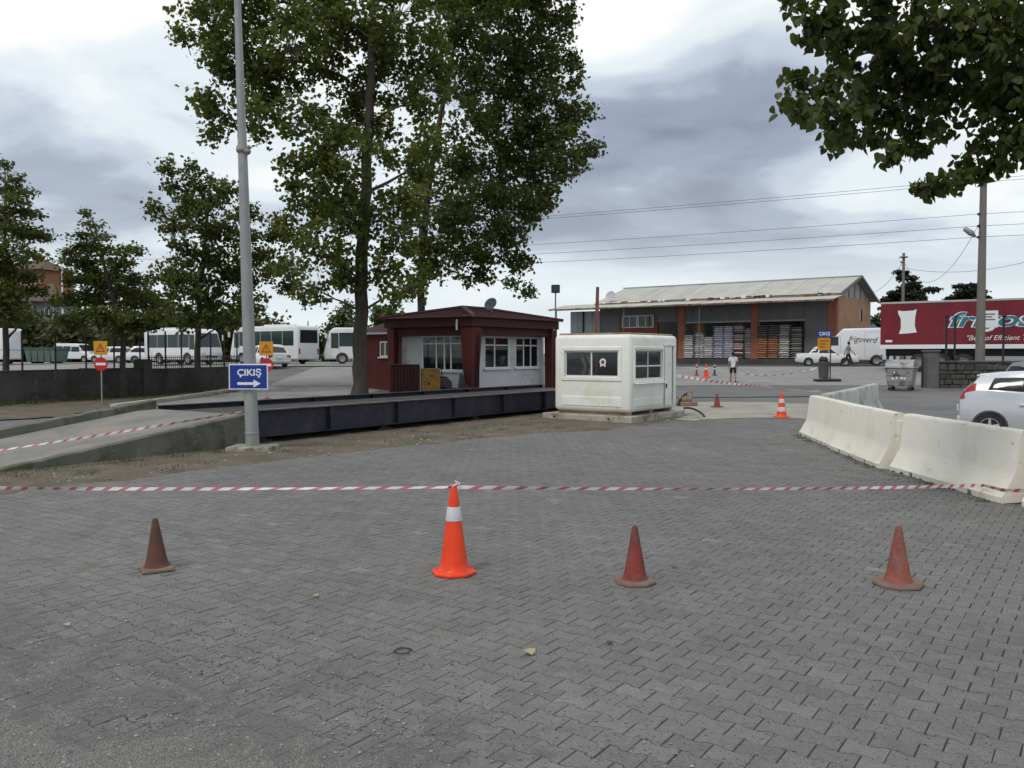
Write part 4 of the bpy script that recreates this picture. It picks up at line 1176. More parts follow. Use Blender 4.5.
for a, b in ((16.4, 18.0), (18.1, 19.7)):
    window_unit(wh, "y", 0.0, a, b, 3.302, 4.45, ((a + b) / 2,), (), proud=0.0, depth=0.09, t=0.08, sill=False, mat=M_PVC)
wpart("roller_shutter", pmat("shutter_grey", (0.17, 0.175, 0.175), (0.14, 0.14, 0.14), scale=1, rough=0.6, stretch=(0.2, 1, 8)), 20.0, 22.2, -0.3, -0.1, 0.45, 4.448)
for k in range(4):
    x0 = 22.2 + k * 0.85
    wpart("light_panel", pmat("pale_panel_%d" % k, (0.40, 0.43, 0.45), (0.33, 0.35, 0.36), scale=1, rough=0.7) if k == 0 else bpy.data.materials["pale_panel_0"], x0 + 0.02, x0 + 0.83, -0.3, -0.02 - 0.004 * (k % 2), 0.45, 5.0)
wpart("dark_post", M_BLACK, 24.0, 24.1, 0.0, 0.1, 0.45, 5.0)
for k in range(3):
    wpart("canopy_post", M_GREYP, 10.7 + k * 7.4, 10.76 + k * 7.4, 2.46, 2.52, -0.02, 4.998)
# end wall with gable
ew = wall_with_holes("x", 0.0, 0.3, -10, -0.402, 0.45, 5.6, [(-7.4, -6.6, 3.7, 4.7)], "end_wall", M_PEACH, wh)
window_unit(wh, "x", 0.0, -7.4, -6.6, 3.7, 4.7, (), (), proud=-0.03, t=0.05, sill=False, mat=M_BLACK)
g_ = MB(); g_.prism([(0.0, 5.602), (-10.0, 5.602), (-5.0, 7.28)], 0.02, 0.25, "yz"); g_.build("gable", M_GABLE, wh)
for y in (-1.6, -3.3, -5.0, -6.7, -8.4):
    wpart("gable_batten", M_BRICKR, -0.03, 0.019, y - 0.05, y + 0.05, 5.62, 7.2 - abs(y + 5) * 0.335)
# main roof: corrugated sheets, each its own piece
M_ROOFD = M_ROOFW
for k in range(21):
    x0 = -0.5 + k * 1.09; x1 = x0 + 1.075
    lift = random.uniform(0, 0.02)
    for sgn in (0, 1):
        a = (0.55, 5.72) if sgn == 0 else (-10.55, 5.52); r_ = (-5.0, 7.42)
        m = MB(); n = 6; pts = []
        for i in range(n * 2 + 1):
            x = x0 + (x1 - x0) * i / (2 * n); dz = 0.03 * (i % 2)
            pts.append((x, a[0], a[1] + dz + lift)); pts.append((x, r_[0], r_[1] + dz + lift))
        m.add(pts, [(2 * i, 2 * i + 2, 2 * i + 3, 2 * i + 1) for i in range(2 * n)])
        o = m.build("roof_sheet", M_ROOFD, wh)
        sm = o.modifiers.new("t", "SOLIDIFY"); sm.thickness = 0.015
q = MB(); q.box(-0.55, 22.5, -5.14, -4.86, 7.46, 7.53); q.build("ridge_cap", M_ROOFW, wh)
for s0, s1, zz0, zz1 in ((0.55, -5.0, 5.60, 7.30), (-10.55, -5.0, 5.40, 7.30)):
    q = MB(); q.add([(-0.62, s0, zz0), (-0.62, s1, zz1), (-0.62, s1, zz1 + 0.22), (-0.62, s0, zz0 + 0.22), (-0.5, s0, zz0), (-0.5, s1, zz1), (-0.5, s1, zz1 + 0.22), (-0.5, s0, zz0 + 0.22)],
            [(0, 1, 2, 3), (7, 6, 5, 4), (0, 4, 5, 1), (1, 5, 6, 2), (2, 6, 7, 3), (3, 7, 4, 0)]); q.build("verge_board", M_GREYP, wh)
wpart("gutter", M_RUST, -0.4, 22.4, 0.50, 0.66, 5.52, 5.68)
rn = random.Random(3)
for k in range(34):                                                        # rags, leaves and rust along the gutter
    x = rn.uniform(0, 22); w_ = rn.uniform(0.15, 0.5)
    m = rbox(x, x + w_, 0.52, 0.70, 5.60, 5.66 + rn.uniform(0.05, 0.16), 0.02, 1)
    m.build("gutter_debris", [M_RUST, M_CABY, M_MAROON, M_GREYP, M_FIBRE][rn.randrange(5)], wh)
# canopy sheets
for k in range(19):
    x0 = -0.6 + k * 1.42; x1 = x0 + 1.40
    m = MB(); lift = rn.uniform(0, 0.03); pts = []
    for i in range(13):
        x = x0 + (x1 - x0) * i / 12; dz = 0.025 * (i % 2)
        pts.append((x, 2.75, 5.14 + dz + lift)); pts.append((x, 0.0, 5.62 + dz + lift))
    m.add(pts, [(2 * i, 2 * i + 2, 2 * i + 3, 2 * i + 1) for i in range(12)])
    o = m.build("canopy_sheet", M_ROOFW, wh); sm = o.modifiers.new("t", "SOLIDIFY"); sm.thickness = 0.012
wpart("canopy_beam", M_GREYP, -0.5, LN, 2.45, 2.60, 5.00, 5.12)
wpart("canopy_edge", M_RUST, -0.6, LN + 0.7, 2.752, 2.79, 5.03, 5.14)
for k in range(11):
    x = 0.3 + k * 2.6; q = MB(); q.add([(x, 0.002, 5.42), (x + 0.1, 0.002, 5.42), (x + 0.1, 2.448, 5.0), (x, 2.448, 5.0), (x, 0.002, 5.54), (x + 0.1, 0.002, 5.54), (x + 0.1, 2.448, 5.12), (x, 2.448, 5.12)],
                                      [(3, 2, 1, 0), (4, 5, 6, 7), (0, 1, 5, 4), (1, 2, 6, 5), (2, 3, 7, 6), (3, 0, 4, 7)]); q.build("rafter", M_GREYP, wh)
WM = Matrix.Translation(W0) @ Matrix.Rotation(WA, 4, "Z")
dish(WM @ Vector((20.6, 0.6, 5.6)), -0.6, "pale satellite dish at the left end of the warehouse roof", 0.5, 0.45, (0.5, 0.5, 0.5), 0.6)
# stacked sacks in the bays
def sack_mesh(L, Wd, H, mat):
    bm = bmesh.new(); bmesh.ops.create_grid(bm, x_segments=5, y_segments=4, size=0.5)
    m = MB(); top = []
    def pz(x, y): return H * 0.5 * (1 - (2 * x) ** 4) ** 0.5 * (1 - (2 * y) ** 4) ** 0.5 if abs(x) < 0.5 and abs(y) < 0.5 else 0.0
    for v in bm.verts: top.append((v.co.x * L, v.co.y * Wd, pz(v.co.x * 0.98, v.co.y * 0.98)))
    bm.verts.index_update(); fs_ = [[v.index for v in f.verts] for f in bm.faces]; bm.free()
    m.add([(x, y, H / 2 + z) for x, y, z in top], fs_); m.add([(x, y, H / 2 - z) for x, y, z in top], [list(reversed(f)) for f in fs_])
    return m.mesh("sack", mat, smooth=60)
def sackmat(n, c): return pmat("sack_" + n, c, tuple(x * 0.82 for x in c), scale=6, rough=0.8, bump=0.3, bscale=20, vrand=0.12)
SM = {k: sack_mesh(0.93, 0.6, 0.20, sackmat(k, c)) for k, c in (("white", (0.86, 0.85, 0.83)), ("violet", (0.82, 0.80, 0.88)), ("orange", (0.72, 0.38, 0.24)), ("green", (0.24, 0.25, 0.21)), ("grey", (0.58, 0.57, 0.53)), ("tan", (0.55, 0.32, 0.22)), ("red", (0.36, 0.07, 0.08)))}
ORD = "lowest second third fourth fifth sixth seventh eighth ninth tenth eleventh twelfth thirteenth fourteenth fifteenth sixteenth".split()
def sack_stack(x, y, cols, label, grp):
    for k, c in enumerate(cols):
        o = bpy.data.objects.new("sack", SM[c]); C.objects.link(o)
        o.location = WM @ Vector((x + rn.uniform(-0.03, 0.03), y + 0.42 + rn.uniform(-0.04, 0.04), 0.45 + 0.188 * k))
        o.rotation_euler = (0, 0, WA + rn.uniform(-0.04, 0.04) + (math.pi if k % 2 else 0))
        tag(o, "%s sack from the bottom of the %s" % (ORD[k], label), "sack", grp)
stacks = [(12.72, -0.15, ["white"] * 11, "low white stack beside the left warehouse column"),
          (11.78, -0.35, ["white"] * 12 + ["tan"] * 4, "tall pale stack topped with brown"),
          (10.86, -0.15, ["white"] * 10, "short white stack left of the violet ones"),
          (9.93, -0.2, ["violet"] * 15, "left violet stack in the wide bay"),
          (9.03, -0.22, ["violet"] * 15, "right violet stack in the wide bay"),
          (8.13, -0.3, ["grey", "red", "white", "red"] + ["white", "grey", "white", "red"] * 3, "mixed red and white stack in the wide bay"),
          (7.5, -0.75, ["white", "grey"] * 7, "rear stack half hidden by the middle column"),
          (5.98, -0.2, ["orange"] * 9 + ["green"] * 6, "orange stack next to the middle column"),
          (5.06, -0.22, ["orange"] * 9 + ["green"] * 6, "second orange stack in the narrow bay"),
          (4.12, -0.2, ["white"] * 9 + ["grey"] * 6, "white stack in the narrow bay"),
          (3.12, -0.25, ["grey", "green"] * 7, "grey green stack at the narrow bay's end")]
for x, y, cols, lab in stacks:
    sack_stack(x, y, cols, lab, "sacks stacked in the warehouse bays")

# ================================================================== LEFT WALL AND FENCE
M_DWALL = pmat("dark_stained_wall", (0.085, 0.08, 0.072), (0.055, 0.053, 0.048), scale=0.8, rough=0.95, bump=0.5, bscale=12, world_pos=True, stain=(0.045, 0.046, 0.035), sscale=0.8, srange=(0.48, 0.62), wear=(0.12, 0.115, 0.10), wscale=3)
LW0, LW1, LW2 = Vector((-20.9, 24.5, 0)), Vector((-16.5, 38.3, 0)), Vector((-14.75, 46.0, 0))
lw = thing("boundary_wall", "dark stained concrete boundary wall along the left side of the yard", "wall", LW0, math.atan2((LW1 - LW0).y, (LW1 - LW0).x))
L1 = (LW1 - LW0).length; L2 = (LW2 - LW1).length
n = 5
for k in range(n):
    q = cbox(k * L1 / n + 0.006, (k + 1) * L1 / n - 0.006, 0.0, 0.26, -0.05, 1.20 - 0.004 * (k % 2)); q.build("wall_panel", M_DWALL, lw, bevel=0.01)
q = cbox(0, L1, -0.02, 0.28, 1.202, 1.25); q.build("coping", M_DWALL, lw, bevel=0.01)
lw2 = thing("boundary_wall", "dark wall stretch with pickets between the stepped pier and the lamp pole", "wall", LW1, math.atan2((LW2 - LW1).y, (LW2 - LW1).x))
for k in range(3):
    q = cbox(k * L2 / 3 + 0.006, (k + 1) * L2 / 3 - 0.006, 0.02, 0.28, -0.05, 1.13); q.build("wall_panel", M_DWALL, lw2, bevel=0.01)
q = cbox(0, L2, 0.0, 0.30, 1.132, 1.18); q.build("coping", M_DWALL, lw2, bevel=0.01)
q = cbox(-0.3, 0.3, -0.12, 0.42, -0.05, 1.62); q.build("pier", M_DWALL, lw2, bevel=0.015)
q = cbox(L2 - 0.1, L2 + 0.12, 0.29, 10, -0.05, 1.05); q.build("return_wall", M_DWALL, lw2)
M_FENCE = pmat("black_fence_iron", (0.014, 0.014, 0.015), (0.03, 0.026, 0.024), scale=5, rough=0.6)
f1 = thing("iron_fence", "black iron posts with thin rails along the top of the long left wall", "fence", LW0 + Vector((0, 0, 1.25)), lw.rotation_euler.z)
k = 0.3
while k < L1:
    q = cbox(k, k + 0.05, 0.10, 0.15, 0, 1.5); q.build("post", M_FENCE, f1); k += 1.55
for z in (0.2, 0.75):
    q = cbox(0, L1, 0.115, 0.135, z, z + 0.02); q.build("rail", M_FENCE, f1)
f2 = thing("iron_fence", "black picket fence on the wall stretch in front of the white minibus", "fence", LW1 + Vector((0, 0, 1.18)), lw2.rotation_euler.z)
k = 0.35
while k < L2:
    q = cbox(k, k + 0.055, 0.10, 0.155, 0, 1.75); q.build("post", M_FENCE, f2); k += 1.25
for z in (0.12, 0.50):
    q = cbox(0.3, L2, 0.115, 0.140, z, z + 0.035); q.build("rail", M_FENCE, f2)
k = 0.45
while k < L2:
    q = cbox(k, k + 0.022, 0.118, 0.138, 0.0, 0.62); q.build("picket", M_FENCE, f2); k += 0.16
# raised yard behind the wall, verge and kerb at its foot
ry = MB(); poly = [(LW0.x - 0.25, LW0.y), (LW1.x - 0.2, LW1.y), (LW2.x - 0.2, LW2.y), (-17.3, 56), (-13.6, 60.0), (2, 60.5), (2, 84), (-150, 84), (-150, 24.5)]
ry.add([(x, y, 1.0) for x, y in poly] , [tuple(range(len(poly)))])
kind(ry.build("parking_lot", M_LOT), "structure")
blob_sheet("grass_verge", [xy(gp(-60, 407)), (LW0.x + 2.2, LW0.y + 4), (LW1.x - 0.3, LW1.y), (LW2.x, LW2.y), (LW2.x + 0.9, LW2.y), (-13.95, 36), (-13.9, 30), xy(gp(60, 417)), xy(gp(-60, 423))], 0.015, M_DIRT, 0.2, 12)
kb = MB()
kp = [Vector((-13.9, 29.6, 0)), Vector((-13.85, 35, 0)), Vector((-14.0, 40, 0)), Vector((-14.2, 45.5, 0))]
kt = thing("kerb", "pale concrete kerb line running beside the left verge", "kerb", (0, 0, 0))
for a, b in zip(kp, kp[1:]):
    nseg2 = max(1, round((b - a).length / 1.0))
    for i in range(nseg2):
        p0, p1 = a.lerp(b, i / nseg2), a.lerp(b, (i + 1) / nseg2 - 0.012 / 1.0)
        d = (p1 - p0); L_ = d.length; M_ = Matrix.Translation(p0) @ Matrix.Rotation(math.atan2(d.y, d.x), 4, "Z")
        MB().box(0, L_, -0.13, 0.13, -0.05, 0.12, 0, M_).build("kerb_stone", M_KERB, kt, bevel=0.015)

# ================================================================== VEHICLES
M_CARW = pmat("white_car_paint", (0.72, 0.73, 0.74), (0.68, 0.69, 0.70), scale=1, rough=0.3, coat=0.6)
M_SILVER = pmat("silver_car_paint", (0.60, 0.61, 0.64), (0.57, 0.58, 0.61), scale=1.5, rough=0.28, metal=0.25, coat=0.7)
M_PEARL = pmat("grey_car_paint", (0.30, 0.31, 0.33), rough=0.3, metal=0.4, coat=0.6)
M_CGLASS = glass_mat("tinted_car_glass", (0.018, 0.018, 0.024), 0.10, 0.97)
M_BUSGLASS = glass_mat("bus_glass", (0.025, 0.048, 0.043), 0.08, 0.97)
M_BUSGLASS.node_tree.nodes["Principled BSDF"].inputs["Specular IOR Level"].default_value = 0.3
M_PLASTIC = pmat("black_trim_plastic", (0.022, 0.022, 0.024), rough=0.6)
M_TAIL = pmat("tail_lamp_red", (0.45, 0.012, 0.015), (0.33, 0.01, 0.012), scale=10, rough=0.15, coat=0.8)
M_LAMPCLR = pmat("clear_lamp", (0.6, 0.6, 0.62), rough=0.1, coat=0.8)
M_ALLOY = pmat("silver_alloy", (0.62, 0.62, 0.63), rough=0.3, metal=0.6)
M_STEELRIM = pmat("steel_rim", (0.30, 0.30, 0.31), rough=0.5, metal=0.4)
M_PLATE = pmat("number_plate_white", (0.7, 0.7, 0.7), rough=0.5)


def wheel(parent, x, y, r, w=0.19, alloy=False):
    """Tyre with rim; y gives the side, outer face away from the centre line."""
    s = 1 if y > 0 else -1
    m = MB(); m.lathe([(r * 0.66, -w / 2), (r * 0.93, -w / 2), (r, -w * 0.33), (r, w * 0.33), (r * 0.93, w / 2), (r * 0.66, w / 2), (r * 0.64, 0), (r * 0.66, -w / 2)], 26, (x, y, r), axis="y", cap=False)
    t = m.build("wheel", M_RUB, parent, smooth=35)
    f = s * w * 0.5
    if alloy:
        m = MB(); m.lathe([(0.02, -0.015), (r * 0.62, -0.015), (r * 0.62, 0.015), (0.02, 0.015)], 20, (x, y + f * 0.45, r), axis="y"); m.build("rim_barrel", M_PLASTIC, t, smooth=35)
        for k in range(5):
            a = 2 * math.pi * k / 5 + 0.3
            ca, sa = math.cos(a), math.sin(a)
            mm = MB(); pts = []
            for rr, hw in ((r * 0.10, r * 0.11), (r * 0.64, r * 0.075)):
                for q in (-1, 1): pts.append((x + ca * rr - sa * hw * q, r + sa * rr + ca * hw * q))
            y0, y1 = y + f * 0.62, y + f * 0.92
            mm.prism([pts[0], pts[1], pts[3], pts[2]], min(y0, y1), max(y0, y1), "xz"); mm.build("rim_spoke", M_ALLOY, t, bevel=0.006)
        m = MB(); m.tube([(x + r * 0.62 * math.cos(a * math.pi / 13), y + f * 0.85, r + r * 0.62 * math.sin(a * math.pi / 13)) for a in range(27)], r * 0.035, 6); m.build("rim", M_ALLOY, t, smooth=50)
        m = MB(); m.lathe([(0.01, -0.02), (r * 0.15, -0.02), (r * 0.15, 0.02), (0.01, 0.02)], 12, (x, y + f * 0.8, r), axis="y"); m.build("hub_cap", M_ALLOY, t)
    else:
        m = MB(); m.lathe([(0.02, f * 0.5), (r * 0.25, f * 0.55), (r * 0.5, f * 0.75), (r * 0.61, f * 0.85), (r * 0.61, 0.0)] if s > 0 else [(r * 0.61, 0.0), (r * 0.61, f * 0.85), (r * 0.5, f * 0.75), (r * 0.25, f * 0.55), (0.02, f * 0.5)], 18, (x, y, r), axis="y")
        m.build("rim", M_STEELRIM, t, smooth=35)
    return t


def lerp_poly(pl, s):
    n = len(pl) - 1; k = min(int(s * n), n - 1); u = s * n - k
    return tuple(a + (b - a) * u for a, b in zip(pl[k], pl[k + 1]))


def car(name, label, loc, yaw, low, belt, roof, wheels, paint, windows, alloy=False, group=None, cat="car", tail=None, handles=(), spoiler=None, detail=True):
    """low: (x, z_bottom, z_top, half width, half width at the belt) rear to front; belt/roof: (x, z, half width) rear to front."""
    t = thing(name, label, cat, loc, yaw, group)
    secs = []
    for x, zb, zt, hw, hb in low:
        zm = zb + (zt - zb) * 0.55
        hp = [(hw * 0.80, zb), (hw * 0.95, zb + 0.04), (hw, zb + (zt - zb) * 0.3), (hw, zm), (hw * 0.5 + hb * 0.5, zb + (zt - zb) * 0.86), (hb, zt), (hb * 0.5, zt + 0.02)]
        secs.append([(x, -y, z) for y, z in hp] + [(x, y, z) for y, z in reversed(hp)])
    mb = MB(); mb.loft(secs)
    cuts = []
    for wx, wy, r in wheels:
        for s in (-1, 1):
            c = MB(); y0, y1 = sorted((s * (wy - 0.16), s * (wy + 0.4)))
            c.lathe([(r * 1.16, y0), (r * 1.16, y1)], 24, (wx, 0, r + 0.01), axis="y"); cuts.append(c)
    body = carve(mb, cuts, "body", [paint], t, smooth=28)
    # greenhouse
    n = 16; secs = []
    for k in range(n + 1):
        s = k / n
        bx, bz, bw = lerp_poly(belt, s); rx, rz_, rw = lerp_poly(roof, s)
        sec = []
        for sgn in (-1, 1):
            half_ = []
            for u in (0.0, 0.3, 0.6, 0.85, 1.0):
                half_.append((bx + (rx - bx) * u, sgn * (bw + (rw - bw) * u + 0.025 * math.sin(math.pi * u)), bz - 0.03 + (rz_ - bz + 0.03) * u))
            half_.append((rx, sgn * rw * 0.8, rz_ + 0.035)); half_.append((rx, sgn * rw * 0.35, rz_ + 0.05))
            sec += half_ if sgn < 0 else list(reversed(half_))
        secs.append(sec)
    m = MB(); m.loft(secs); m.build("cabin", paint, t, smooth=32)

    def P(s, u, sgn, off=0.006):
        bx, bz, bw = lerp_poly(belt, s); rx, rz_, rw = lerp_poly(roof, s)
        return Vector((bx + (rx - bx) * u, sgn * (bw + (rw - bw) * u + 0.025 * math.sin(math.pi * u) + off), bz - 0.03 + (rz_ - bz + 0.03) * u))
    for sgn in (-1, 1):
        for (s0, s1, u0, u1) in windows:
            m = MB(); K = 6; vs_ = []
            for i in range(K + 1):
                s = s0 + (s1 - s0) * i / K
                for q in range(7): vs_.append(P(s, u0 + (u1 - u0) * q / 6, sgn, 0.012))
            m.add(vs_, [(7 * i + j, 7 * i + 7 + j, 7 * i + 8 + j, 7 * i + 1 + j) for i in range(K) for j in range(6)])
            o = m.build("side_window", M_CGLASS, t, smooth=60); sm = o.modifiers.new("t", "SOLIDIFY"); sm.thickness = 0.006
    for s, nm in ((0.0, "rear_window"), (1.0, "windscreen")):
        bx, bz, bw = lerp_poly(belt, s); rx, rz_, rw = lerp_poly(roof, s)
        sg = -1 if s == 0 else 1
        m = MB(); vs_ = []
        for u in (0.14, 0.9):
            for v in (-0.88, -0.5, 0, 0.5, 0.88):
                vs_.append((bx + (rx - bx) * u + sg * 0.012, v * (bw + (rw - bw) * u), bz - 0.03 + (rz_ - bz + 0.03) * u))
        m.add(vs_, [(i, i + 1, i + 6, i + 5) for i in range(4)]); o = m.build(nm, M_CGLASS, t); sm = o.modifiers.new("t", "SOLIDIFY"); sm.thickness = 0.008
    for wx, wy, r in wheels:
        for s in (-1, 1): wheel(t, wx, s * wy, r, alloy=alloy)
    xr, xf = low[0][0], low[-1][0]
    for sgn in (-1, 1):
        m = MB()
        if tail:
            yo = [sgn * (0.80 - 0.34 * max(0, z - 0.93) - 0.6 * max(0, -1.80 - x)) for x, z in tail]; nt = len(tail)
            m.add([(x, y, z) for (x, z), y in zip(tail, yo)] + [(x + 0.02, y - sgn * 0.12, z) for (x, z), y in zip(tail, yo)],
                  [tuple(range(nt)), tuple(range(2 * nt - 1, nt - 1, -1))] + [(k, (k + 1) % nt, nt + (k + 1) % nt, nt + k) for k in range(nt)])
        else:
            hw = low[1][3]; m.box(low[1][0] - 0.05, low[1][0] + 0.03, min(sgn * hw * 0.62, sgn * hw * 0.97), max(sgn * hw * 0.62, sgn * hw * 0.97), low[1][2] - 0.26, low[1][2] - 0.08)
        m.build("tail_lamp", M_TAIL, t, bevel=0.015, seg=2)
        hw = low[-2][3]; zt = low[-2][2]
        m = MB(); m.box(low[-2][0] - 0.02, low[-2][0] + 0.07, min(sgn * hw * 0.55, sgn * hw * 0.93), max(sgn * hw * 0.55, sgn * hw * 0.93), zt - 0.2, zt - 0.06); m.build("headlight", M_LAMPCLR, t, bevel=0.02, seg=2)
        if detail:
            bx, bz, bw = lerp_poly(belt, 0.86); m = rbox(bx - 0.06, bx + 0.06, min(sgn * (bw + 0.03), sgn * (bw + 0.20)), max(sgn * (bw + 0.03), sgn * (bw + 0.20)), bz + 0.0, bz + 0.13, 0.03, 2); m.build("mirror", paint, t, smooth=40)
        for hx, hz in handles:
            hwid = [a for a in low if a[0] <= hx][-1][3]
            m = rbox(hx - 0.1, hx + 0.1, min(sgn * (hwid - 0.02), sgn * (hwid + 0.03)), max(sgn * (hwid - 0.02), sgn * (hwid + 0.03)), hz - 0.02, hz + 0.02, 0.012, 2); m.build("door_handle", paint, t, smooth=40)
    zb = low[1][1]
    m = rbox(xr - 0.02, xr + 0.25, -low[1][3] * 0.96, low[1][3] * 0.96, zb + 0.05, zb + 0.22, 0.03, 2); m.build("rear_bumper", M_PLASTIC if not detail else paint, t, smooth=40)
    m = rbox(xf - 0.22, xf + 0.02, -low[-2][3] * 0.96, low[-2][3] * 0.96, low[-2][1] + 0.03, low[-2][1] + 0.2, 0.03, 2); m.build("front_bumper", M_PLASTIC if not detail else paint, t, smooth=40)
    m = MB(); zc = (low[0][1] + low[0][2]) / 2 + 0.1; m.box(xr - 0.03, xr - 0.006, -0.26, 0.26, zc - 0.055, zc + 0.055); m.build("number_plate", M_PLATE, t)
    if spoiler:
        sx, sz, sw = spoiler
        m = MB(); m.prism([(sx - 0.13, sz - 0.02), (sx - 0.12, sz + 0.005), (sx + 0.18, sz + 0.04), (sx + 0.2, sz)], -sw, sw, "xz"); m.build("spoiler", paint, t, bevel=0.012)
    return t


def saloon(L, H, W, hood, boot):
    a = L / 2; hw = W / 2
    low = [(-a, .40, .62, hw * .78, hw * .74), (-a + .06, .28, .88, hw * .93, hw * .86), (-a + .5, .22, .93, hw, hw * .90), (-.4, .20, .92, hw, hw * .92), (.5, .20, .90, hw, hw * .90),
           (a - .55, .22, .84, hw * .97, hw * .84), (a - .08, .27, .76, hw * .9, hw * .8), (a, .38, .62, hw * .75, hw * .7)]
    belt = [(-a + boot, .92, hw * .84), (-a + boot + .4, .92, hw * .88), (0, .91, hw * .90), (a - hood - .3, .90, hw * .88), (a - hood, .88, hw * .82)]
    roof = [(-a + boot + .45, H - .06, hw * .62), (-a + boot + .7, H - .04, hw * .66), (-.15, H - .05, hw * .68), (a - hood - .85, H - .06, hw * .67), (a - hood - .65, H - .09, hw * .64)]
    return low, belt, roof


fiesta_low = [(-1.97, .42, .72, .56, .54), (-1.93, .30, .93, .73, .68), (-1.82, .24, 1.04, .80, .74), (-1.6, .21, 1.09, .84, .78), (-1.3, .20, 1.085, .855, .80), (-.8, .19, 1.045, .86, .80), (-.3, .19, 1.01, .86, .80), (.6, .19, .96, .86, .78),
              (.95, .19, .94, .85, .74), (1.5, .20, .83, .82, .66), (1.85, .24, .66, .74, .55), (1.97, .34, .55, .6, .45)]
fiesta_belt = [(-1.84, 1.07, .68), (-1.3, 1.085, .76), (-.3, 1.01, .78), (.5, .965, .76), (1.02, .94, .70)]
fiesta_roof = [(-1.56, 1.385, .50), (-1.15, 1.435, .545), (-.4, 1.475, .565), (.1, 1.46, .555), (.26, 1.42, .53)]
FW = [(0.19, 0.425, 0.15, 0.82), (0.435, 0.78, 0.11, 0.84)]
car("parked_car", "silver hatchback parked behind the barriers with its rear towards the yard", (11.86, 18.3, 0), R(-29), fiesta_low, fiesta_belt, fiesta_roof,
    [(-1.36, .74, .305), (1.15, .74, .305)], M_SILVER, FW, alloy=True, tail=[(-1.945, .90), (-1.90, 1.02), (-1.72, 1.22), (-1.63, 1.25), (-1.64, 1.14), (-1.74, .99), (-1.86, .90)],
    handles=((-.72, .80),), spoiler=(-1.50, 1.405, .48))
low, belt, roof = saloon(4.2, 1.66, 1.75, 1.05, 0.15)
car("parked_car", "grey car roof showing just above the silver hatchback", (15.9, 24.0, 0), R(4), low, belt, roof, [(-1.3, .74, .32), (1.3, .74, .32)], M_PEARL, [(0.1, 0.45, .12, .82), (0.48, 0.8, .1, .82)])
low, belt, roof = saloon(4.25, 1.40, 1.62, 1.25, 0.85)
P = at(826, 366, 61.8)
car("old_saloon_car", "boxy old white saloon car parked before the warehouse", (P.x, P.y, 0.955), R(-16), low, belt, roof, [(-1.25, .66, .29), (1.25, .66, .29)], M_CARW, [(0.08, 0.30, .2, .82), (0.34, 0.60, .14, .84), (0.63, 0.9, .14, .8)])
low, belt, roof = saloon(4.1, 1.50, 1.70, 1.05, 0.18)
P = at(112, 364, 79); car("parked_car", "small white hatchback parked behind the no-entry sign", (P.x, P.y, 1.003), R(170), low, belt, roof, [(-1.25, .70, .31), (1.25, .70, .31)], M_CARW, [(0.1, 0.45, .14, .82), (0.48, 0.8, .1, .82)], detail=False)
P = at(152, 363, 76); car("parked_car", "white car mostly hidden behind the white minibus", (P.x, P.y, 1.003), R(10), low, belt, roof, [(-1.25, .70, .31), (1.25, .70, .31)], M_CARW, [(0.1, 0.45, .14, .82), (0.48, 0.8, .1, .82)], detail=False)
P = at(264, 370, 56.0); car("parked_car", "white hatchback seen past the lamp pole below the yellow triangle", (P.x, P.y + 0.6, gz(0, 56.0) + 0.005), R(130), low, belt, roof, [(-1.25, .70, .31), (1.25, .70, .31)], M_CARW, [(0.1, 0.45, .14, .82), (0.48, 0.8, .1, .82)])


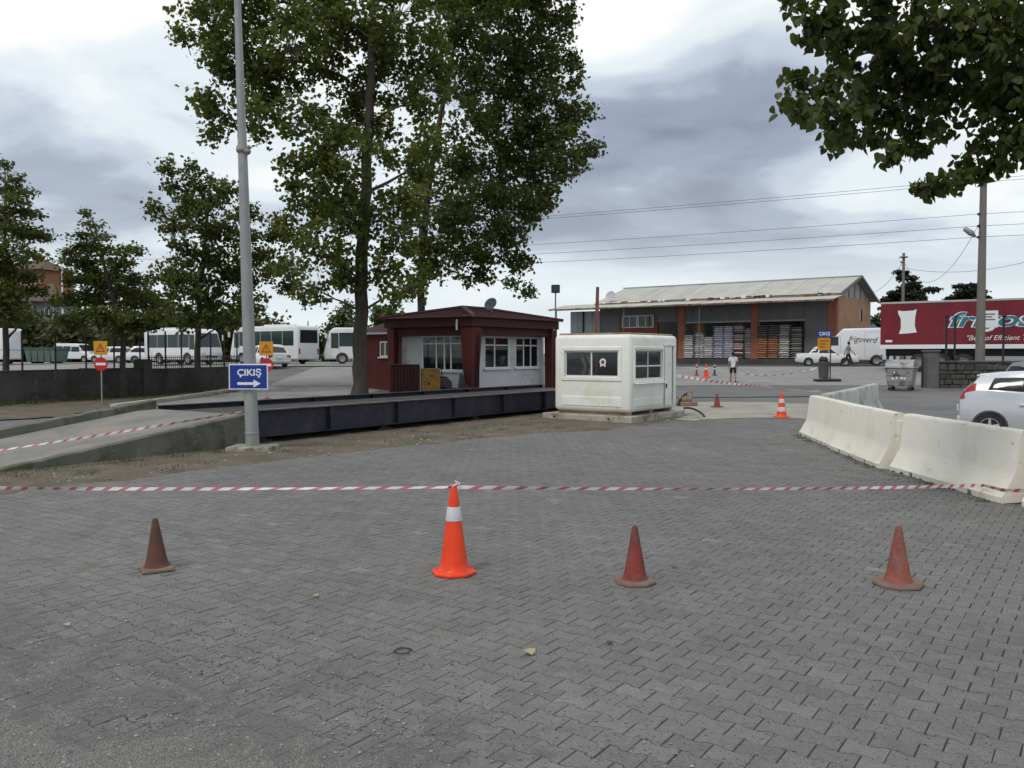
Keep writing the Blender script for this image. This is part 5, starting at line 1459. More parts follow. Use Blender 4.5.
def box_vehicle(name, label, cat, loc, yaw, prof, W, wheels, paint, side_win, screen=None, rear_win=None, glass=M_BUSGLASS, r=0.42, bevel=0.14, doors=(), mirror=None, group=None, lamps=None):
    t = thing(name, label, cat, loc, yaw, group)
    m = MB(); m.prism(prof, -W / 2, W / 2, "xz")
    cuts = []
    for wx in wheels:
        for s in (-1, 1):
            c = MB(); y0, y1 = sorted((s * (W / 2 - 0.3), s * (W / 2 + 0.2))); c.lathe([(r * 1.15, y0), (r * 1.15, y1)], 22, (wx, 0, r), axis="y"); cuts.append(c)
    bm = bmesh.new(); me0 = m.mesh("work", paint); bm.from_mesh(me0); bpy.data.meshes.remove(me0)
    bmesh.ops.bevel(bm, geom=[e for e in bm.edges if e.calc_face_angle(0) > 0.5], offset=bevel, segments=3, profile=0.5, affect="EDGES", clamp_overlap=True)
    m2 = MB(); bm.verts.index_update(); m2.add([v.co.copy() for v in bm.verts], [[v.index for v in f.verts] for f in bm.faces]); bm.free()
    carve(m2, cuts, "body", [paint], t, smooth=30)
    for s in (-1, 1):
        for x0, x1, z0, z1 in side_win:
            y0, y1 = sorted((s * (W / 2 - 0.01), s * (W / 2 + 0.012))); q = MB(); q.box(x0, x1, y0, y1, z0, z1); q.build("side_window", glass, t, bevel=0.008)
        for x0, x1, z0, z1 in doors:
            y0, y1 = sorted((s * (W / 2 - 0.01), s * (W / 2 + 0.006))); q = frame_rect(MB(), "y", x0, x1, z0, z1, 0.02, y0, y1); q.build("door_seam", M_STEELRIM, t)
        for wx in wheels: wheel(t, wx, s * (W / 2 - 0.14), r, 0.24)
    def slab(p0, p1, w, nm, out):
        d = Vector((p1[0] - p0[0], 0, p1[1] - p0[1])).normalized(); nrm = Vector((-d.z, 0, d.x)) * out
        q = MB(); a, b = Vector((p0[0], 0, p0[1])), Vector((p1[0], 0, p1[1]))
        vs_ = [a + Vector((0, -w / 2, 0)), a + Vector((0, w / 2, 0)), b + Vector((0, w / 2 * 0.96, 0)), b + Vector((0, -w / 2 * 0.96, 0))]
        q.add([v + nrm * 0.015 for v in vs_] + [v - nrm * 0.02 for v in vs_], [(0, 1, 2, 3), (7, 6, 5, 4), (0, 4, 5, 1), (1, 5, 6, 2), (2, 6, 7, 3), (3, 7, 4, 0)])
        q.build(nm, M_CGLASS, t)
    if screen: slab(screen[0], screen[1], W * 0.88, "windscreen", -1)
    if rear_win: slab(rear_win[0], rear_win[1], W * 0.80, "rear_window", 1)
    xs_ = [p[0] for p in prof]; xf, xr = max(xs_), min(xs_)
    for s in (-1, 1):
        q = rbox(xf - 0.06, xf + 0.012, min(s * W * 0.26, s * W * 0.43), max(s * W * 0.26, s * W * 0.43), 0.72, 0.95, 0.02, 2); q.build("headlight", M_LAMPCLR, t)
        q = rbox(xr - 0.012, xr + 0.05, min(s * W * 0.38, s * W * 0.45), max(s * W * 0.38, s * W * 0.45), 0.8, 1.25, 0.015, 2); q.build("tail_lamp", M_TAIL, t)
        if mirror:
            q = MB(); q.tube([(mirror[0], s * W * 0.47, mirror[1]), (mirror[0] + 0.18, s * (W * 0.5 + 0.15), mirror[1] + 0.05)], 0.02, 6); q.build("mirror_arm", M_PLASTIC, t)
            q = rbox(mirror[0] + 0.12, mirror[0] + 0.24, min(s * (W * 0.5 + 0.08), s * (W * 0.5 + 0.26)), max(s * (W * 0.5 + 0.08), s * (W * 0.5 + 0.26)), mirror[1] - 0.38, mirror[1] + 0.05, 0.03, 2); q.build("mirror", paint, t)
    q = MB(); q.box(xr - 0.02, xr + 0.02, -0.28, 0.28, 0.55, 0.66); q.build("number_plate", M_PLATE, t)
    q = MB(); q.box(xf - 0.03, xf + 0.016, -W * 0.24, W * 0.24, 0.55, 0.68); q.build("grille", M_PLASTIC, t)
    return t


def bus_prof(L, H):
    a = L / 2
    return [(-a, .36), (a - .04, .36), (a, .9), (a - .10, 1.32), (a - .50, H - .30), (a - .85, H), (-a + .10, H), (-a, H - .25)]
def bus(label, P, yaw, L, W, H, npan, rear=True, name="coach"):
    a = L / 2; band0, band1 = H * 0.48, H - 0.42
    xs0, xs1 = -a + 0.45, a - 1.25
    wins = [(xs0 + (xs1 - xs0) * k / npan + 0.02, xs0 + (xs1 - xs0) * (k + 1) / npan - 0.02, band0, band1) for k in range(npan)] + [(a - 1.22, a - 0.62, band0 - 0.15, band1 - 0.05)]
    t = box_vehicle(name, label, "bus", P, yaw, bus_prof(L, H), W, (-a + 1.9, a - 1.5), M_CARW, wins, ((a - .10, 1.34), (a - .47, H - .34)), ((-a, H * 0.55), (-a, H - 0.35)), r=0.44,
                    doors=((a - 1.26, a - 0.6, 0.45, H - 0.45),), mirror=(a - 0.35, H - 0.5), group="white buses in the parking lot")
    q = rbox(-a * 0.55, a * 0.1, -W * 0.3, W * 0.3, H - 0.01, H + 0.13, 0.04, 1); q.build("roof_unit", M_CARW, t)
    return t
P = at(183, 364, 66); bus("white minibus with dark windows parked behind the picket fence", (P.x, P.y, 1.003), R(-33), 6.9, 2.1, 2.72, 4, name="minibus")
P = at(274, 364, 71); bus("white bus turned away showing its rear between pole and sky", (P.x, P.y, 1.003), R(146), 8.4, 2.35, 3.1, 5)
P = at(375, 364, 72); bus("white bus front showing left of the big trunk", (P.x, P.y, 1.003), R(190), 8.4, 2.35, 3.0, 5)

van_prof = [(-2.75, .38), (2.68, .38), (2.75, .75), (2.62, 1.02), (1.85, 1.22), (1.05, 2.15), (0.7, 2.52), (-2.65, 2.58), (-2.75, 2.4)]
van_prof = [(x * 1.12, z * 1.1 if z > .5 else z) for x, z in van_prof]
P = at(858, 365, 64.6)
vn = box_vehicle("panel_van", "long white panel van with dark script lettering beside the red trailer", "van", (P.x - 0.35, P.y, 0.955), R(160), van_prof, 2.1, (-1.55, 1.95), M_CARW, [(1.1, 1.85, 1.5, 2.15)],
                 ((2.02, 1.39), (1.21, 2.33)), None, r=0.38, glass=M_CGLASS, doors=((0.98, 2.0, 0.6, 2.18), (-2.9, -0.75, 0.65, 2.5)), mirror=(1.75, 1.7))
text_part("frigoverd", 0.62, M_PLASTIC, vn, (-0.55, 1.062, 1.95), (math.pi / 2, R(4), math.pi), width=2.0, shear=0.35)
kang_prof = [(-1.95, .32), (1.95, .32), (2.0, .6), (1.9, .88), (1.2, 1.02), (0.65, 1.70), (0.4, 1.8), (-1.85, 1.82), (-1.97, 1.6)]
P = at(78, 365, 82); box_vehicle("small_van", "small white van with side windows left of the no-entry sign", "van", (P.x, P.y, 1.003), R(-12), kang_prof, 1.68, (-1.3, 1.3), M_CARW, [(-1.75, -0.95, 1.05, 1.55), (-0.88, -0.1, 1.05, 1.55), (-0.02, 0.85, 1.02, 1.5)],
                                 ((1.15, 1.06), (0.68, 1.66)), ((-1.97, 1.1), (-1.93, 1.6)), r=0.31, bevel=0.09, mirror=None)
P = at(9, 368, 68); box_vehicle("panel_van", "plain white van cut by the left picture edge behind the fence", "van", (P.x - 2.3, P.y, 1.003), R(172), van_prof, 2.0, (-1.9, 1.95), M_CARW, [(1.1, 1.85, 1.5, 2.15)], ((2.02, 1.39), (1.21, 2.33)), None, r=0.36,
                                 doors=((0.98, 2.0, 0.6, 2.18),))
# green skip container behind the fence
P = at(47, 362, 74); sk = thing("skip_container", "faded green metal skip behind the left fence", "container", (P.x, P.y, 1.003), R(-8))
M_SKIP = pmat("faded_green_paint", (0.09, 0.18, 0.145), (0.12, 0.15, 0.13), scale=2, rough=0.8, wear=(0.14, 0.09, 0.06), wscale=4)
q = MB(); q.loft([[(-1.3, -0.8, .15), (1.3, -0.8, .15), (1.3, 0.8, .15), (-1.3, 0.8, .15)], [(-1.5, -0.9, 1.3), (1.5, -0.9, 1.3), (1.5, 0.9, 1.3), (-1.5, 0.9, 1.3)]]); q.build("hopper", M_SKIP, sk)
for x in (-0.9, -0.3, 0.3, 0.9):
    q = cbox(x - 0.04, x + 0.04, -0.93, -0.86, 0.2, 1.28); q.build("rib", M_SKIP, sk)
q = frame_rect(MB(), "y", -1.45, 1.45, -0.85, 0.85, 0.08, 1.302, 1.37) if False else MB().box(-1.56, 1.56, -0.95, 0.95, 1.302, 1.36); q.build("rim", M_SKIP, sk)
for x in (-0.9, 0.9):
    q = cbox(x - 0.1, x + 0.1, -0.7, 0.7, 0.0, 0.15); q.build("skid", M_BLACK, sk)

# ================================================================== RED TRAILER
M_TRED = pmat("maroon_curtain", (0.19, 0.013, 0.026), (0.16, 0.012, 0.022), scale=0.6, rough=0.5, bump=0.05, bscale=2, stain=(0.11, 0.010, 0.018), sscale=0.7, srange=(0.5, 0.75))
M_TEAL = pmat("teal_vinyl", (0.02, 0.20, 0.24), (0.025, 0.17, 0.21), scale=2, rough=0.4)
TR0 = Vector((23.45, 54.2, 0.86)); TANG = math.atan2(-0.60, 0.80)
tr = thing("semi_trailer", "long maroon box trailer with teal script lettering and white roof edge", "trailer", TR0, TANG)
TLn, TW, TZ0, TZ1 = 13.4, 2.5, 1.30, 4.12
m = MB(); m.box(0.0, TLn, 0.0, TW, TZ0 + 0.26, TZ1); m.build("box_body", M_TRED, tr, bevel=0.03)
q = cbox(-0.03, TLn + 0.02, -0.02, TW + 0.02, TZ1 + 0.002, TZ1 + 0.13); q.build("roof_rail", M_ROOFW, tr, bevel=0.02)
q = cbox(-0.02, TLn, -0.012, TW + 0.012, TZ0, TZ0 + 0.257); q.build("side_rail", M_SWHITE, tr, bevel=0.01)
q = cbox(0.2, TLn - 0.3, 0.6, TW - 0.6, 0.85, TZ0 - 0.003); q.build("chassis", M_BLACK, tr)
for x in (1.35, 2.6, 3.85):
    for y in (0.15, TW - 0.15):
        w_ = wheel(tr, x + 0.9, y if y > 1 else y, 0.50, 0.34)
q = cbox(-0.02, 0.10, 0.1, TW - 0.1, 0.50, 0.62); q.build("under_run_bar", M_GALV, tr)
for y in (0.25, TW - 0.45):
    q = cbox(-0.03, 0.06, y, y + 0.22, 0.80, 0.92); q.build("tail_lamp", M_TAIL, tr)
    q = cbox(0.35, 0.38, y - 0.1, y + 0.5, 0.25, 0.95); q.build("mud_flap", M_RUB, tr)
q = cbox(10.0, 10.2, 0.4, 0.6, 0.05, 1.28); q.build("landing_leg", M_GALV, tr)
q = cbox(10.0, 10.2, TW - 0.6, TW - 0.4, 0.05, 1.28); q.build("landing_leg", M_GALV, tr)
for k in range(1, 8):
    q = cbox(k * 1.7, k * 1.7 + 0.02, -0.012, -0.001, TZ0 + 0.27, TZ1 - 0.01); q.build("curtain_seam", M_TRED, tr)
m = MB(); m.prism([(1.02, 3.72), (1.28, 3.66), (1.9, 3.68), (2.12, 3.76), (2.04, 3.3), (2.02, 2.75), (2.14, 2.32), (1.6, 2.26), (1.1, 2.24), (1.22, 2.6), (1.2, 3.2), (1.05, 3.5)], -0.018, -0.013, "xz"); m.build("white_patch", M_SWHITE, tr)
q = cbox(5.72, 6.55, -0.014, -0.006, 2.55, 3.55); po = q.build("poster", M_SWHITE, tr)
for k in range(3):
    q = cbox(5.80, 6.40 - 0.15 * (k % 2), -0.018, -0.0145, 3.30 - 0.16 * k, 3.38 - 0.16 * k); q.build("print_line", M_GREYP, po)
text_part("frigos", 1.22, M_SWHITE, tr, (3.85, -0.004, 3.0), (math.pi / 2, 0, 0), name="lettering_outline", align="LEFT", shear=0.28, width=4.56, bold=0.062)
text_part("frigos", 1.22, M_TEAL, tr, (3.87, -0.008, 3.0), (math.pi / 2, 0, 0), name="lettering", align="LEFT", shear=0.28, width=4.48, bold=0.028)
text_part("\"Best of Efficient Tra", 0.42, M_SWHITE, tr, (4.85, -0.006, 1.93), (math.pi / 2, 0, 0), name="slogan", align="LEFT", shear=0.3)
q = cbox(0.32, 0.72, -0.01, -0.002, 1.72, 1.86); q.build("small_label", M_SWHITE, tr)
m = MB(); m.box(1.4, 2.9, 0.5, 1.5, 0.35, 0.62); m.build("spare_load", pmat("blue_plastic", (0.05, 0.05, 0.30), rough=0.5), tr, bevel=0.05)

# blue tarpaulin heap beyond the van
P = at(873, 330, 78); m = MB(); secs = []
for k in range(9):
    x = -1.0 + 2.0 * k / 8; h = 3.55 - 0.5 * abs(x) - (0.7 * max(0, x - 0.4)); w_ = 1.6
    secs.append([(x, w_ * math.cos(a), 0 if abs(a - math.pi / 2) > 1.5 else h * (0.25 + 0.75 * math.sin(a) ** 0.5) + 0.1 * math.sin(a * 7 + k)) for a in [math.pi * j / 10 for j in range(11)]])
m.loft(secs); bt = m.build("tarpaulin_stack", pmat("blue_tarpaulin", (0.025, 0.09, 0.28), (0.03, 0.12, 0.33), scale=3, rough=0.5, bump=0.3, bscale=6), smooth=50)
bt.location = (P.x, P.y, 0.94); tag(bt, "goods heaped under a blue tarpaulin beside the warehouse end", "tarpaulin")

# ================================================================== RIGHT SIDE: containers, stone wall, posts
M_DUMP = pmat("galvanised_container", (0.36, 0.365, 0.36), (0.28, 0.28, 0.275), scale=2, rough=0.55, metal=0.3, stain=(0.13, 0.12, 0.10), sscale=2.5, wear=(0.34, 0.34, 0.34), wscale=6)
P = gp(901, 390.5); du = thing("waste_container", "galvanised wheeled waste container standing before the stone wall", "waste container", (P.x, P.y, 0.0), R(-38))
m = MB(); m.loft([[(-0.55, -0.42, .24), (.55, -0.42, .24), (.55, .42, .24), (-0.55, .42, .24)], [(-0.66, -0.5, 1.12), (.66, -0.5, 1.12), (.66, .5, 1.12), (-0.66, .5, 1.12)]]); m.build("body", M_DUMP, du, bevel=0.02)
q = rbox(-0.70, 0.70, -0.54, 0.54, 1.122, 1.20, 0.02, 1); q.build("rim", M_DUMP, du)
m = MB(); m.lathe([(0.52, -0.66), (0.52, 0.66)], 20, (0, 0, 1.05), axis="x"); m2 = carve(m, [cbox(-1, 1, -1, 1, 0, 1.202)], "lid", [M_DUMP], du, smooth=40)
for x in (-0.45, 0.45):
    for y in (-0.32, 0.32):
        q = MB(); q.lathe([(0.02, -0.03), (0.10, -0.03), (0.10, 0.03), (0.02, 0.03)], 14, (x, y, 0.10), axis="y"); q.build("wheel", M_RUB, du, smooth=35)
        q = cbox(x - 0.03, x + 0.03, y - 0.05, y + 0.05, 0.16, 0.24); q.build("castor", M_DUMP, du)
for x in (-0.62, 0.62):
    q = MB(); q.cyl((x - 0.12, 0, 0.98), (x + 0.12, 0, 0.98), 0.03, n=8); q.build("trunnion", M_DUMP, du)
for z in (0.5, 0.8):
    q = MB(); yy_ = -0.42 - 0.08 * (z - .24) / .88; q.box(-0.58, 0.58, yy_ - 0.025, yy_ + 0.01, z - 0.025, z + 0.025); q.build("pressed_rib", M_DUMP, du)
for i, (dx, dz, ln) in enumerate(((-0.35, 0.62, 0.12), (-0.15, 0.66, 0.10), (0.05, 0.64, 0.14), (-0.25, 0.92, 0.06), (0.22, 0.63, 0.10))):
    yy_ = -0.42 - 0.08 * (dz - .24) / .88; q = MB(); q.box(dx, dx + ln, yy_ - 0.004, yy_ + 0.004, dz - 0.05, dz + 0.05); q.build("stencil_mark", M_SWHITE, du)

M_STONE = pmat("dark_rubble_stone", (0.085, 0.082, 0.074), (0.06, 0.058, 0.052), scale=3, rough=0.95, bump=0.6, bscale=12, vrand=0.3)
M_MORTAR = pmat("dark_mortar", (0.06, 0.058, 0.052), (0.045, 0.043, 0.04), scale=3, rough=0.95, bump=0.4)
SW0 = Vector((gp(939, 389.5).x, gp(939, 389.5).y, 0)); sw = thing("stone_wall", "dark rubble stone wall behind the silver hatchback", "wall", SW0, R(-2))
q = cbox(0, 11.5, 0.05, 0.45, -0.1, 1.40); q.build("wall_core", M_MORTAR, sw)
rs = random.Random(11)
z = 0.0
while z < 1.34:
    h = min(rs.uniform(0.16, 0.34), 1.40 - z); x = rs.uniform(-0.1, 0.0)
    while x < 11.4:
        w_ = min(rs.uniform(0.2, 0.6), 11.5 - x)
        if x >= 0 or True:
            m = rbox(max(0, x) + 0.012, x + w_ - 0.012, -0.02 - rs.uniform(0, 0.05), 0.12, z + 0.012, z + h - 0.012, 0.035, 1)
            m.v = [(a + rs.uniform(-0.022, 0.022), b, c + rs.uniform(-0.022, 0.022)) for a, b, c in m.v]
            m.build("stone", M_STONE, sw)
        x += w_
    z += h
q = cbox(-0.02, 11.55, -0.05, 0.5, 1.402, 1.50); q.build("coping", pmat("dark_coping", (0.10, 0.10, 0.095), rough=0.9), sw, bevel=0.02)
M_PILLAR = pmat("grey_gate_pillar", (0.14, 0.137, 0.13), (0.10, 0.098, 0.093), scale=1.5, rough=0.9, bump=0.3)
gpil = thing("gate_pillar", "grey concrete gate pillar at the end of the stone wall", "pillar", SW0 + Vector((-0.33, 0.05, 0)), R(-2))
q = cbox(-0.3, 0.3, -0.1, 0.5, -0.05, 1.95); q.build("shaft", M_PILLAR, gpil, bevel=0.02)
q = cbox(-0.36, 0.36, -0.16, 0.56, 1.952, 2.05); q.build("cap", M_PILLAR, gpil, bevel=0.02)
q = cbox(-0.5, -0.42, 0.1, 0.18, 0.0, 1.75); q.build("gate_post", M_FENCE, gpil)
for px_, lab in ((946, "leftmost bare black fence post before the red trailer"), (954.5, "second bare black fence post left of the utility pole"), (1003, "bare black fence post right of the utility pole")):
    P = at(px_, 360, 43.9); zt = at(px_, 316, 43.9).z
    o = MB(); o.box(-0.045, 0.045, -0.03, 0.03, 0, zt - 1.5); o.box(-0.045, 0.14, -0.03, 0.03, zt - 1.5 - 0.05, zt - 1.5 + 0.02)
    ob = o.build("fence_post", M_FENCE); ob.location = (P.x, P.y, 1.5); tag(ob, lab, "post", "bare fence posts on the stone wall")
# grey bin, exit sign post on the right
P = gp(823.5, 386.0); gb = thing("litter_bin", "tall grey ribbed litter bin beside the small blue and yellow sign", "bin", (P.x, P.y, gz(P.x, P.y) + 0.002))
M_BIN = pmat("grey_bin_plastic", (0.115, 0.117, 0.12), (0.09, 0.09, 0.092), scale=3, rough=0.7)
m = MB(); m.lathe([(0.24, 0.0), (0.26, 0.05), (0.29, 0.92), (0.31, 0.95), (0.31, 1.0), (0.27, 1.0), (0.26, 0.9), (0.05, 0.85)], 18); m.build("drum", M_BIN, gb, smooth=35)
for k in range(9):
    a = 2 * math.pi * k / 9; m = MB(); m.tube([(0.25 * math.cos(a), 0.25 * math.sin(a), 0.04), (0.30 * math.cos(a), 0.30 * math.sin(a), 0.92)], 0.02, 5); m.build("rib", M_BIN, gb)
m = MB()
for k, (dx, dy, r_) in enumerate(((-0.1, 0, 0.19), (0.12, 0.05, 0.16), (0.02, -0.1, 0.15))):
    m.lathe([(0.02, -r_ * 0.8), (r_ * 0.8, -r_ * 0.5), (r_, 0), (r_ * 0.7, r_ * 0.6), (0.02, r_ * 1.1)], 9, (dx, dy, 1.08))
m.build("rubbish_bag", M_RUB, gb, smooth=40)
P = gp(830, 387.0); sp = thing("exit_sign_post", "small blue ÇIKIŞ sign above yellow panel on a black post by the bin", "sign post", (P.x, P.y, gz(P.x, P.y)), R(4))
zz_ = lambda y: at(823, y, P.y).z - sp.location.z
q = MB(); q.cyl((0, 0, 0), (0, 0, zz_(331)), 0.035, n=8); q.build("post", M_FENCE, sp)
q = cbox(-0.78, 0.02, -0.06, -0.04, zz_(337), zz_(330.8)); q.build("blue_panel", M_BLUE, sp)
text_part("ÇIKIŞ", 0.26, M_SWHITE, sp, (-0.38, -0.063, (zz_(337) + zz_(330.8)) / 2), (math.pi / 2, 0, 0), width=0.62, bold=0.004)
q = cbox(-0.76, -0.04, -0.06, -0.04, zz_(350), zz_(338)); yo = q.build("yellow_panel", M_YELLOW, sp)
for k in range(3):
    q = cbox(-0.66, -0.14 - 0.1 * k, -0.066, -0.061, zz_(341.5 + 3 * k), zz_(340.5 + 3 * k)); q.build("print_line", M_DARKRED, yo)
q = rbox(-0.9, 0.5, -0.35, 0.2, 0.0, 0.12, 0.03, 1); q.build("base_block", M_RUB, sp)

# ================================================================== PEOPLE
M_SKIN = pmat("skin", (0.30, 0.17, 0.115), (0.27, 0.15, 0.10), scale=8, rough=0.6); M_HAIR = pmat("dark_hair", (0.012, 0.010, 0.009), rough=0.6)
def skin_mesh(name, joints, edges, root, sub=2, mat=None, parent=None):
    """joints: {key: ((x, y, z), radius or (rx, ry))}"""
    keys = list(joints); me = bpy.data.meshes.new(name)
    me.from_pydata([joints[k][0] for k in keys], [(keys.index(a), keys.index(b)) for a, b in edges], [])
    o = bpy.data.objects.new(name, me); C.objects.link(o)
    o.modifiers.new("skin", "SKIN").use_smooth_shade = True
    if not me.skin_vertices: raise RuntimeError("no skin layer")
    for k, sv in zip(keys, me.skin_vertices[0].data):
        r = joints[k][1]; sv.radius = (r, r) if isinstance(r, (int, float)) else r
        sv.use_root = (k == root)
    s = o.modifiers.new("sub", "SUBSURF"); s.levels = sub; s.render_levels = sub
    bpy.context.view_layer.update()
    m2 = evaluated_mesh(o, name); bpy.data.objects.remove(o, do_unlink=True)
    m2.materials.clear(); m2.materials.append(mat); m2.polygons.foreach_set("use_smooth", [True] * len(m2.polygons))
    r_ = bpy.data.objects.new(name, m2); C.objects.link(r_); r_.parent = parent
    return r_
def person(label, loc, rz, H, shirt, lower, shoes, step=0.22, arm=0.2, shorts=False, sleeves=True):
    """Figure walking towards local -y, one foot forward."""
    t = thing("person", label, "person", loc, rz)
    k = H / 1.75
    def V3(x, y, z): return (x * k, y * k, z * k)
    J = {"pelvis": (V3(0, 0, .94), (.135 * k, .105 * k)), "waist": (V3(0, -.01, 1.08), (.125 * k, .095 * k)), "chest": (V3(0, -.03, 1.30), (.155 * k, .105 * k)), "collar": (V3(0, -.03, 1.43), (.09 * k, .075 * k)), "neck": (V3(0, -.035, 1.50), .052 * k),
         "chin": (V3(0, -.06, 1.565), (.062 * k, .072 * k)), "head": (V3(0, -.05, 1.65), (.076 * k, .092 * k)), "crown": (V3(0, -.04, 1.725), (.055 * k, .065 * k))}
    E = [("pelvis", "waist"), ("waist", "chest"), ("chest", "collar"), ("collar", "neck"), ("neck", "chin"), ("chin", "head"), ("head", "crown")]
    for s, sg in (("l", 1), ("r", -1)):
        f = -sg * step; g_ = sg * arm
        J.update({s + "hip": (V3(sg * .095, f * .15, .88), .088 * k), s + "knee": (V3(sg * .10, f * .62 - .03, .49 + abs(f) * 0.02), .056 * k), s + "calf": (V3(sg * .10, f * .85 + (.05 if f > 0 else 0), .34), .054 * k),
                  s + "ankle": (V3(sg * .10, f * 1.2 + (.10 if f > 0 else 0.0), .10 + (.06 if f > 0 else 0)), .037 * k), s + "toe": (V3(sg * .115, f * 1.2 - .15 + (.08 if f > 0 else 0), .035), (.04 * k, .028 * k)),
                  s + "sho": (V3(sg * .185, -.03, 1.41), .062 * k), s + "elb": (V3(sg * .235, g_ * .55 - .0, 1.14), .042 * k), s + "wri": (V3(sg * .275, g_ * 1.1 - .08, .92), .028 * k), s + "palm": (V3(sg * .275, g_ * 1.22 - .10, .85), (.020 * k, .040 * k))})
        E += [("pelvis", s + "hip"), (s + "hip", s + "knee"), (s + "knee", s + "calf"), (s + "calf", s + "ankle"), (s + "ankle", s + "toe"), ("collar", s + "sho"), (s + "sho", s + "elb"), (s + "elb", s + "wri"), (s + "wri", s + "palm")]
        base = Vector(J[s + "palm"][0])
        for q in range(4):
            a = base + Vector((0, (q - 1.5) * .02, -.03)) * k; b_ = a + Vector((-sg * .008, -.006, -.04 + .006 * abs(q - 1.5))) * k; c_ = b_ + Vector((-sg * .016, -.01, -.03)) * k
            J.update({f"{s}f{q}a": (tuple(a), .0095 * k), f"{s}f{q}b": (tuple(b_), .009 * k), f"{s}f{q}c": (tuple(c_), .008 * k)}); E += [(s + "palm", f"{s}f{q}a"), (f"{s}f{q}a", f"{s}f{q}b"), (f"{s}f{q}b", f"{s}f{q}c")]
        a = Vector(J[s + "wri"][0]) + Vector((-sg * .01, -.035, -.03)) * k; b_ = a + Vector((-sg * .01, -.02, -.035)) * k
        J.update({s + "ta": (tuple(a), .011 * k), s + "tb": (tuple(b_), .009 * k)}); E += [(s + "wri", s + "ta"), (s + "ta", s + "tb")]
    skin_mesh("body", J, E, "pelvis", 2, M_SKIN, t)
    # face: nose, ears, eyes, mouth
    hz = 1.65 * k; hy = -.05 * k
    m = MB(); m.prism([(hy - .085 * k, hz + .01 * k), (hy - .112 * k, hz - .03 * k), (hy - .085 * k, hz - .035 * k)], -.012 * k, .012 * k, "yz"); m.build("nose", M_SKIN, t, bevel=0.004)
    for sg in (-1, 1):
        m = MB(); m.lathe([(.005 * k, -.012 * k), (.026 * k, -.006 * k), (.026 * k, .006 * k), (.005 * k, .012 * k)], 8, (sg * .078 * k, hy + .005 * k, hz - .01 * k), axis="x"); m.build("ear", M_SKIN, t, smooth=50)
        m = MB(); m.lathe([(.002 * k, -.006 * k), (.012 * k, -.002 * k), (.012 * k, .002 * k), (.002 * k, .006 * k)], 8, (sg * .03 * k, hy - .080 * k, hz + .008 * k), axis="y"); m.build("eye", M_HAIR, t)
    m = MB(); m.box(-.022 * k, .022 * k, hy - .088 * k, hy - .078 * k, hz - .068 * k, hz - .060 * k); m.build("mouth", pmat("lips", (0.25, 0.10, 0.08), rough=0.6), t)
    m = MB(); m.lathe([(.060 * k, -.10 * k), (.086 * k, -.05 * k), (.092 * k, .0), (.092 * k, .035 * k), (.075 * k, .075 * k), (.03 * k, .10 * k), (.004 * k, .105 * k)], 16, (0, hy + .026 * k, hz + .005 * k))
    m.v = [(a, b * 1.08 + (0.08 * hy), c) for a, b, c in m.v]; m.build("hair", M_HAIR, t, smooth=60)
    S = {"hem": (V3(0, 0, .84), (.165 * k, .135 * k)), "waist": (V3(0, -.005, .93), (.160 * k, .130 * k)), "mid": (V3(0, -.01, 1.08), (.142 * k, .112 * k)), "chest": (V3(0, -.03, 1.30), (.168 * k, .120 * k)), "collar": (V3(0, -.03, 1.42), (.105 * k, .088 * k))}
    SE = [("hem", "waist"), ("waist", "mid"), ("mid", "chest"), ("chest", "collar")]
    for s, sg in (("l", 1), ("r", -1)):
        sh, el = Vector(J[s + "sho"][0]), Vector(J[s + "elb"][0])
        S[s + "a"] = (tuple(sh), .077 * k); S[s + "b"] = (tuple(sh.lerp(el, 0.75)), .066 * k); SE += [("collar", s + "a"), (s + "a", s + "b")]
    skin_mesh("shirt", S, SE, "chest", 2, shirt, t)
    Tj = {"p": (V3(0, 0, 1.03), (.140 * k, .112 * k)), "q": (V3(0, 0, .90), (.150 * k, .122 * k))}; TE = [("p", "q")]
    for s, sg in (("l", 1), ("r", -1)):
        hp, kn_, cf, an = (Vector(J[s + n_][0]) for n_ in ("hip", "knee", "calf", "ankle"))
        Tj[s + "h"] = (tuple(hp), .104 * k); TE.append(("q", s + "h"))
        if shorts: Tj[s + "k"] = (tuple(hp.lerp(kn_, 0.88)), .088 * k); TE.append((s + "h", s + "k"))
        else:
            Tj[s + "k"] = (tuple(kn_), .074 * k); Tj[s + "c"] = (tuple(cf), .070 * k); Tj[s + "n"] = (tuple(an + Vector((0, 0, .03 * k))), .062 * k); TE += [(s + "h", s + "k"), (s + "k", s + "c"), (s + "c", s + "n")]
    skin_mesh("shorts" if shorts else "trousers", Tj, TE, "q", 2, lower, t)
    for s in ("l", "r"):
        an, to = Vector(J[s + "ankle"][0]), Vector(J[s + "toe"][0])
        skin_mesh("shoe", {"a": (tuple(Vector((an.x, an.y + .03 * k, to.z + .015 * k))), .066 * k), "b": (tuple(an.lerp(to, .5) * 1.0 + Vector((0, 0, -.02 * k))), .066 * k), "c": (tuple(to), (.064 * k, .05 * k))}, [("a", "b"), ("b", "c")], "b", 2, shoes, t)
    return t
M_SHW = pmat("white_cotton", (0.68, 0.68, 0.72), (0.60, 0.60, 0.65), scale=8, rough=0.9); M_SHG = pmat("grey_shirt", (0.26, 0.27, 0.25), (0.20, 0.21, 0.20), scale=9, rough=0.9)
M_BLK = pmat("black_cotton", (0.016, 0.016, 0.019), (0.024, 0.024, 0.027), scale=8, rough=0.9); M_SHOE = pmat("dark_shoe", (0.025, 0.022, 0.02), rough=0.6)
P = Vector((at(733, 382, 46.4).x, 46.4, 0)); person("person in white t-shirt and black shorts walking away from the camera", (P.x, P.y, gz(P.x, P.y) + 0.008), R(176), 1.70, M_SHW, M_BLK, M_SHOE, step=0.13, arm=0.10, shorts=True)
